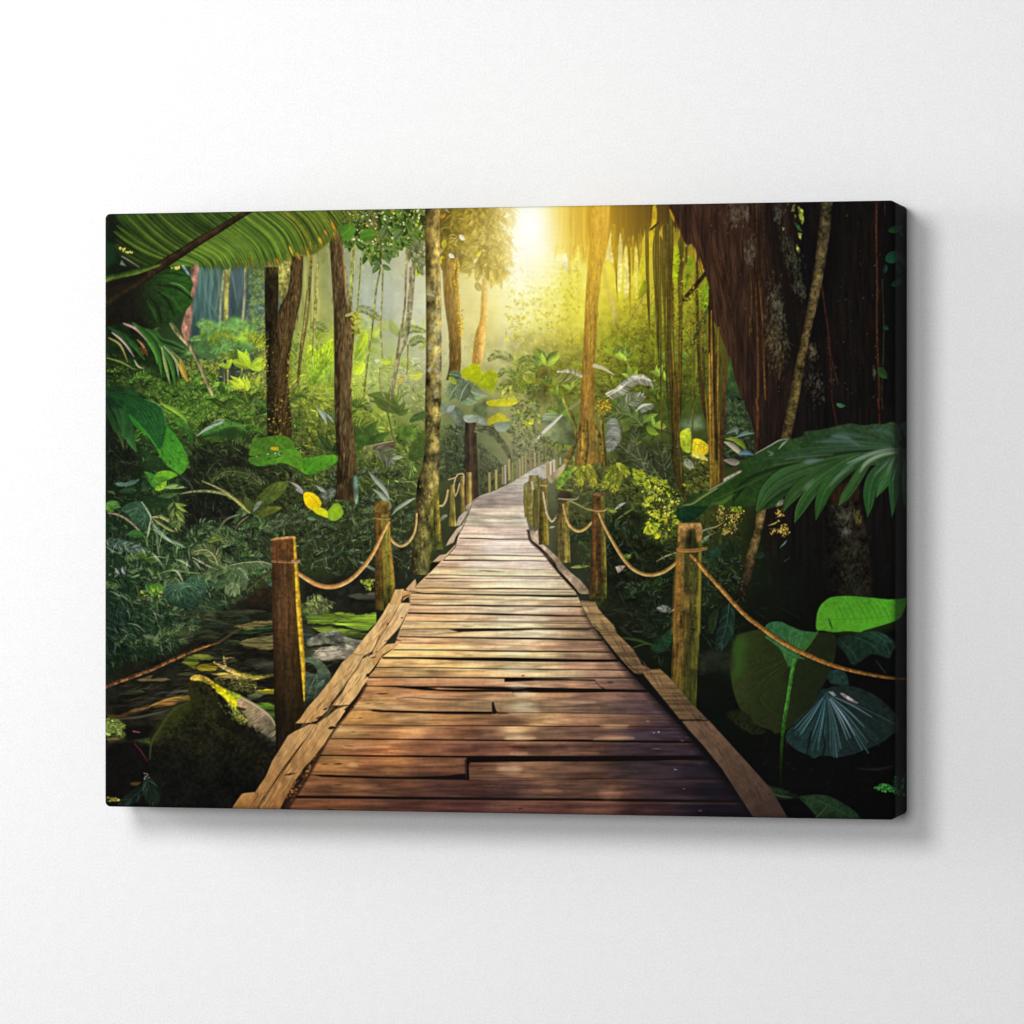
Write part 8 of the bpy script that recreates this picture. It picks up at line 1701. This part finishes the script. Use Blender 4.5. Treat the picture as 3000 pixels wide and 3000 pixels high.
def paint():
    paint_background()
    canopy_back = None
    undergrowth()
    ferns([(880, 1350), (1220, 1350), (1200, 1600), (1000, 1660), (900, 1560)], 36, 34, 76, ['34482a', '44582f', '2c3c22', '546838'], '94a078', 632, .85)
    ferns([(325, 1080), (640, 1090), (820, 1290), (520, 1300)], 26, 34, 70, ['3c6420', '4c7c24', '5c8c28', '2f4f1a'], 'a8c850', 633, .85)
    ferns([(1860, 1250), (2060, 1280), (2060, 1420), (1900, 1430)], 14, 40, 84, ['4c5c34', '5c6c40', '3c4c2c'], 'a0a888', 634, .85)
    shrubs_right()
    overgrow([(1600, 1290), (2090, 1290), (2100, 1780), (1900, 1770), (1640, 1480)], 1500, (7, 26), .26, (.6, 1.3), 604, .6, 2.0, .03, '7c8c28', .3, .75, .3, .3, .25)
    light()
    poly([(1470, 1010), (1560, 985), (1700, 1000), (1705, 1190), (1560, 1200), (1460, 1150)], '8c9464', None, None, 60, 'i', .3, .55, mode='m')
    poly([(1770, 960), (1880, 930), (2000, 980), (2000, 1200), (1770, 1200)], '84945c', None, None, 60, 'i', .3, .6, mode='m')
    soften(1590, 800, 300, 280, 2.2, .85)
    soften(1150, 850, 260, 230, 1.6, .7)
    soften(640, 850, 150, 200, 1.2, .6)
    r = random.Random(640)
    for k in range(40):
        right = k >= 22
        x, y = (r.uniform(1780, 2000), r.uniform(1010, 1290)) if right else (r.uniform(1475, 1690), r.uniform(1040, 1290))
        u = min(1, max(0, (1260-y)/220))
        c = hx(r.choice(['50702c', '64842c', '7c9a34', '486428']))*(1-.35*u*0)+hx('50501c')*.5*u
        l = r.uniform(36, 84)
        if k % 2:
            an = r.choice([r.uniform(-.9, -.2), r.uniform(3.3, 4.0)])
            frond([(x, y), (x+math.cos(an)*l*.55, y+math.sin(an)*l*.6), (x+math.cos(an)*l, y+math.sin(an)*l*.4+l*.12)], 15, l*.28, 4.5, c, c*.65, .95, c*.85, 2, k, .8, hl='c8d468')
        else:
            for j in range(4):
                an = -1.57+r.uniform(-1.2, 1.2); L = l*r.uniform(.45, .8); cc = c*r.uniform(.75, 1.25)
                leaf((x, y), (x+math.cos(an)*L, y+math.sin(an)*L), L*.34, cc*.8, cc, r.uniform(-.12, .12), rib=cc*1.25, a=.8)
    glow(1000, 1060, 200, 130, 'c8dc40', .20, 2.)
    glow(1190, 1080, 110, 130, 'c0d050', .14, 2.)
    lit_middle()
    palm_skirt()
    canopy()
    mid_trees()
    shafts()
    glow(1660, 680, 240, 210, 'f2a808', .42, 1.6)
    glow(1640, 820, 280, 200, 'e8b408', .24, 1.6)
    sunlit_detail()
    glow(1490, 720, 100, 150, 'f4d468', .34, 1.8)
    glow(1715, 640, 130, 150, 'e8b430', .26, 1.8, 'n')
    glow(1560, 690, 100, 150, 'ffe890', .5, 1.8)
    glow(1554, 655, 46, 92, 'ffffff', .9, 2.)
    grassy_leaves_left()
    frond_topleft()
    ferns([(325, 1560), (800, 1530), (780, 1800), (560, 1900), (330, 1960)], 46, 46, 96, ['3c5c2c', '4c6c34', '2c4a26', '5c783a', '446430'], 'a0b07c', 631)
    leaves_left()
    overgrow([(320, 1560), (790, 1520), (790, 1800), (640, 1840), (330, 1990)], 800, (8, 34), .15, (.8, 1.2), 605, .8, 2.6, .06, '5c7c44', .35, .75, .4, .28, .4)
    overgrow([(330, 1340), (700, 1330), (800, 1560), (330, 1560)], 500, (8, 30), .18, (.8, 1.3), 606, .7, 2.0, .04, '4c6030', .3, .6, .4, .35, .35)
    ground_left()
    overgrow([(320, 1080), (640, 1080), (900, 1330), (900, 1560), (320, 1560)], 600, (7, 28), .16, (.6, 1.2), 611, .6, 2.0, .05, '5c7030', .35, .6, .4, .4, .4)
    big_trunk_right()
    overgrow([(1640, 1480), (1760, 1480), (1950, 1560), (2180, 1560), (2180, 2000), (1960, 1960), (1830, 1860), (1720, 1700)], 1500, (7, 34), .2, (.6, 1.4), 607, .8, 2.4, .055, '4c5c2c', .4, .75, .35, .2, .35)
    overgrow([(2080, 1500), (2640, 1560), (2640, 2380), (2330, 2380), (2100, 2050)], 900, (7, 30), .2, (.6, 1.5), 608, .8, 2., .03, '3c4424', .3, .6, .35, .2, .4)
    ferns([(1700, 1560), (2000, 1600), (2150, 1700), (2150, 1950), (1960, 1900), (1780, 1720)], 26, 40, 90, ['1c2c16', '26381c', '2f4420', '18261a'], '5c7048', 635, .85)
    leaves_right()
    posts_and_ropes()
    L_ = img@np.array([.3, .59, .11], f4)
    k = .88+.12*np.clip(L_*1.6-.4, 0, 1)          # printed greens are a little muted in the shade
    img[:] = L_[..., None]+(img-L_[..., None])*k[..., None]
    deck()
    near_posts()
    # mild haze over the middle distance, then fine grain
    glow(1520, 1330, 200, 150, 'd8d0a8', .16, 2.)
    # the print is crisp: a light unsharp pass
    img[:] = np.clip(img, 0, 1)
    img[:] = np.clip(img+.36*(img-gauss(img, 1.3))+.10*(img-gauss(img, 5)), 0, 1)

# =====================================================================
#  THE SCENE: a gallery-wrapped canvas print hanging on a white wall
# =====================================================================
paint()

scene = bpy.context.scene
COL = scene.collection
HH, WW, DD = 0.300, 0.4025, 0.0411      # height, width, depth of the canvas (m)
RR = 0.0026                             # radius of the turned-over edge
GAP = 0.0006
FPX = 12370.0                           # focal length in artwork units
TH = math.atan(0.238)
dvec = np.array([-math.sin(TH), math.cos(TH), 0.0])
rvec = np.array([math.cos(TH), math.sin(TH), 0.0])
RD = FPX*HH/1817.0
CAM = np.array([WW/2, -DD, 0.0])-dvec*RD-rvec*(1122/FPX*RD)-np.array([0, 0, .00091])

def art_of(P):
    """artwork coordinates of points on the print"""
    q = P-CAM
    dep = q@dvec
    return np.stack([1500+FPX*(q@rvec)/dep, 1500-FPX*q[:, 2]/dep], 1)

def lin(c):
    return np.where(c <= .04045, c/12.92, ((c+.055)/1.055)**2.4)

EXPO = 0.92      # print ink reflectance under the gallery light
INK = np.clip(lin(np.clip(img, 0, 1))*EXPO, 0.0008, .93).astype(f4)

def sample(A):
    x = np.clip((A[:, 0]-AX)*SC, 0, IW-1.001); y = np.clip((A[:, 1]-AY)*SC, 0, IH-1.001)
    i = x.astype(int); j = y.astype(int); fx = (x-i)[:, None]; fy = (y-j)[:, None]
    return (INK[j, i]*(1-fx)+INK[j, i+1]*fx)*(1-fy)+(INK[j+1, i]*(1-fx)+INK[j+1, i+1]*fx)*fy

HALF = np.array([WW/2, DD/2, HH/2]); CEN = np.array([0, -DD/2, 0])
def rounded(P):
    """pull points of the sharp box onto the box with soft turned edges (front rim and corners)"""
    q = P-CEN
    inner = HALF-RR
    c = np.clip(q, -inner, inner)
    c[:, 1] = np.where(q[:, 1] > 0, q[:, 1], c[:, 1])     # back rim stays square against the wall
    n = q-c
    l = np.linalg.norm(n, axis=1, keepdims=True)
    return CEN+c+np.where(l > 1e-9, n/np.maximum(l, 1e-9)*RR, 0)

def axis_pts(lo, hi, n):
    """even spacing inside, denser where the cloth turns over"""
    e = RR
    a = lo+e*np.tan(np.linspace(0, math.pi/4, 7))[:-1] if False else lo+e*(1-np.tan(np.linspace(math.pi/4, 0, 7)[:-1]))
    b = hi-(a[::-1]-lo)
    return np.concatenate([a, np.linspace(lo+e, hi-e, n), b])

def grid_mesh(name, A, B, place, art, material, parent, dim=1.0):
    """A,B parameter axes -> quad sheet with the ink stored per vertex"""
    u, v = np.meshgrid(A, B, indexing='ij')
    P0 = place(u.ravel(), v.ravel())
    P = rounded(P0)
    na, nb = len(A), len(B)
    idx = np.arange(na*nb).reshape(na, nb)
    F = np.stack([idx[:-1, :-1], idx[1:, :-1], idx[1:, 1:], idx[:-1, 1:]], -1).reshape(-1, 4)
    me = bpy.data.meshes.new(name)
    me.vertices.add(len(P)); me.vertices.foreach_set('co', P.astype(f4).ravel())
    me.loops.add(F.size); me.loops.foreach_set('vertex_index', F.astype(np.int32).ravel())
    me.polygons.add(len(F)); me.polygons.foreach_set('loop_start', np.arange(0, F.size, 4, dtype=np.int32))
    me.update(calc_edges=True)
    me.polygons.foreach_set('use_smooth', np.ones(len(F), bool))
    att = me.color_attributes.new('ink', 'FLOAT_COLOR', 'POINT')
    c = np.ones((len(P), 4), f4); c[:, :3] = sample(art(P0, P))
    if dim < 1:                      # shade and weaker bounce put into the turned sides' ink, fading in from the rim
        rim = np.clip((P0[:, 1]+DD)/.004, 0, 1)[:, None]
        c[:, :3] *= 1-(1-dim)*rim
    att.data.foreach_set('color', c.ravel())
    me.materials.append(material)
    o = bpy.data.objects.new(name, me); COL.objects.link(o); o.parent = parent
    return o

# ---------- materials -------------------------------------------------
def nodes(name):
    m = bpy.data.materials.new(name); m.use_nodes = True
    nt = m.node_tree; nt.nodes.clear()
    out = nt.nodes.new('ShaderNodeOutputMaterial'); b = nt.nodes.new('ShaderNodeBsdfPrincipled')
    nt.links.new(b.outputs[0], out.inputs[0])
    return m, nt, b

def canvas_material():
    m, nt, b = nodes('printed_cotton_canvas')
    N, L = nt.nodes.new, nt.links.new
    at = N('ShaderNodeAttribute'); at.attribute_name = 'ink'
    tc = N('ShaderNodeTexCoord')
    def wave(axis, sc):
        w = N('ShaderNodeTexWave'); w.wave_type = 'BANDS'; w.bands_direction = axis; w.wave_profile = 'SIN'
        w.inputs['Scale'].default_value = sc; w.inputs['Distortion'].default_value = 1.2
        w.inputs['Detail'].default_value = 1.0; w.inputs['Detail Scale'].default_value = 2.0
        L(tc.outputs['Object'], w.inputs['Vector']); return w
    wx, wz = wave('X', 520), wave('Z', 520)
    mul = N('ShaderNodeMath'); mul.operation = 'MAXIMUM'
    L(wx.outputs['Fac'], mul.inputs[0]); L(wz.outputs['Fac'], mul.inputs[1])
    nz = N('ShaderNodeTexNoise'); nz.inputs['Scale'].default_value = 2600; nz.inputs['Detail'].default_value = 2
    L(tc.outputs['Object'], nz.inputs['Vector'])
    add = N('ShaderNodeMath'); add.operation = 'ADD'
    L(mul.outputs[0], add.inputs[0]); L(nz.outputs['Fac'], add.inputs[1])
    mr = N('ShaderNodeMapRange'); mr.inputs['From Min'].default_value = .5; mr.inputs['From Max'].default_value = 1.7
    mr.inputs['To Min'].default_value = .82; mr.inputs['To Max'].default_value = 1.12
    L(add.outputs[0], mr.inputs['Value'])
    vm = N('ShaderNodeVectorMath'); vm.operation = 'SCALE'
    L(at.outputs['Color'], vm.inputs[0]); L(mr.outputs['Result'], vm.inputs['Scale'])
    L(vm.outputs['Vector'], b.inputs['Base Color'])
    bp = N('ShaderNodeBump'); bp.inputs['Strength'].default_value = .25; bp.inputs['Distance'].default_value = .00012
    L(add.outputs[0], bp.inputs['Height']); L(bp.outputs['Normal'], b.inputs['Normal'])
    b.inputs['Roughness'].default_value = .85
    b.inputs['Specular IOR Level'].default_value = .04
    return m

def wall_material():
    m, nt, b = nodes('matt_white_plaster')
    N, L = nt.nodes.new, nt.links.new
    tc = N('ShaderNodeTexCoord')
    n1 = N('ShaderNodeTexNoise'); n1.inputs['Scale'].default_value = 900; n1.inputs['Detail'].default_value = 4
    n2 = N('ShaderNodeTexNoise'); n2.inputs['Scale'].default_value = 160; n2.inputs['Detail'].default_value = 3
    L(tc.outputs['Object'], n1.inputs['Vector']); L(tc.outputs['Object'], n2.inputs['Vector'])
    ad = N('ShaderNodeMath'); ad.operation = 'MULTIPLY_ADD'; ad.inputs[1].default_value = .22
    L(n2.outputs['Fac'], ad.inputs[0]); L(n1.outputs['Fac'], ad.inputs[2])
    cr = N('ShaderNodeMapRange'); cr.inputs['From Min'].default_value = .36; cr.inputs['From Max'].default_value = .86
    cr.inputs['To Min'].default_value = .79; cr.inputs['To Max'].default_value = .90
    L(ad.outputs[0], cr.inputs['Value'])
    cc = N('ShaderNodeCombineColor')
    for i in range(3): L(cr.outputs['Result'], cc.inputs[i])
    L(cc.outputs[0], b.inputs['Base Color'])
    bp = N('ShaderNodeBump'); bp.inputs['Strength'].default_value = .35; bp.inputs['Distance'].default_value = .0005
    L(ad.outputs[0], bp.inputs['Height']); L(bp.outputs['Normal'], b.inputs['Normal'])
    b.inputs['Roughness'].default_value = .95
    b.inputs['Specular IOR Level'].default_value = .1
    return m

MC, MW = canvas_material(), wall_material()

# ---------- the wall --------------------------------------------------
me = bpy.data.meshes.new('wall')
me.from_pydata([(-3, 0, -2.2), (3, 0, -2.2), (3, 0, 2.2), (-3, 0, 2.2)], [], [(0, 1, 2, 3)])
me.materials.append(MW); me.update()
wall = bpy.data.objects.new('wall', me); COL.objects.link(wall)
wall['kind'] = 'structure'

# ---------- the canvas ------------------------------------------------
root = bpy.data.objects.new('canvas_print', None); COL.objects.link(root)
root.location = (0, 0, 0)
root['label'] = 'frameless stretched canvas print of a jungle boardwalk hanging on the white wall'
root['category'] = 'canvas print'

X = axis_pts(-WW/2, WW/2, 1180); Z = axis_pts(-HH/2, HH/2, 900)
Yd = np.concatenate([-DD+RR*(1-np.tan(np.linspace(math.pi/4, 0, 7)[:-1])), np.linspace(-DD+RR, -GAP, 34)])
one = np.ones_like
front = grid_mesh('printed_front', X, Z, lambda u, v: np.stack([u, -DD*one(u), v], 1), lambda a, p: art_of(p), MC, root)
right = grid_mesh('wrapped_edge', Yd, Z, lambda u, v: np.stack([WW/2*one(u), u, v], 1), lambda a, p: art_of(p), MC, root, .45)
# the other three turned sides carry the picture mirrored over the rim
def mirror(ax):
    def f(a, p):
        q = p.copy()
        dep = np.maximum(a[:, 1]+DD, 0)
        if ax == 'l': q[:, 0] = -WW/2+dep
        if ax == 't': q[:, 2] = HH/2-dep
        if ax == 'b': q[:, 2] = -HH/2+dep
        q[:, 1] = -DD
        return art_of(q)
    return f
Ys = Yd[::-1]
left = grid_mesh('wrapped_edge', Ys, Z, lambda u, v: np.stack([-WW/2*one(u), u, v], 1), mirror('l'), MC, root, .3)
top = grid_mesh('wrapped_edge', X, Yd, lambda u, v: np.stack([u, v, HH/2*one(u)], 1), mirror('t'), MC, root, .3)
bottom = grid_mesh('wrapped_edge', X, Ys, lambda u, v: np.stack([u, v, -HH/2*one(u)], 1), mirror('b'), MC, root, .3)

# ---------- light -----------------------------------------------------
def area(name, loc, target, size, energy, col=(1, 1, 1)):
    l = bpy.data.lights.new(name, 'AREA'); l.shape = 'DISK'; l.size = size; l.energy = energy; l.color = col
    o = bpy.data.objects.new(name, l); COL.objects.link(o)
    o.location = loc
    import mathutils
    o.rotation_euler = (mathutils.Vector(target)-mathutils.Vector(loc)).to_track_quat('-Z', 'Y').to_euler()
    return o
area('softbox', (-.27, -1.36, .42), (0, 0, 0), .46, 10.6)
area('fill_light', (.06, -3.0, .12), (0, 0, 0), .6, 28.0)
area('side_fill_light', (-1.20, -.46, .14), (-.1, 0, 0), .7, 7.6)  # added side lamp, no window there: makes the wall fall off left to right

w = bpy.data.worlds.new('World'); scene.world = w; w.use_nodes = True
bg = w.node_tree.nodes['Background']
bg.inputs[0].default_value = (1, 1, 1, 1); bg.inputs[1].default_value = .13

# ---------- camera ----------------------------------------------------
cd = bpy.data.cameras.new('camera'); cd.sensor_width = 36; cd.lens = FPX/3000*36; cd.clip_start = .05; cd.clip_end = 50
cam = bpy.data.objects.new('camera', cd); COL.objects.link(cam)
cam.location = CAM
import mathutils
cam.rotation_euler = mathutils.Vector(dvec).to_track_quat('-Z', 'Y').to_euler()
scene.camera = cam
scene.view_settings.view_transform = 'Standard'
scene.view_settings.look = 'None'
scene.view_settings.exposure = 0
scene.cycles.max_bounces = 6
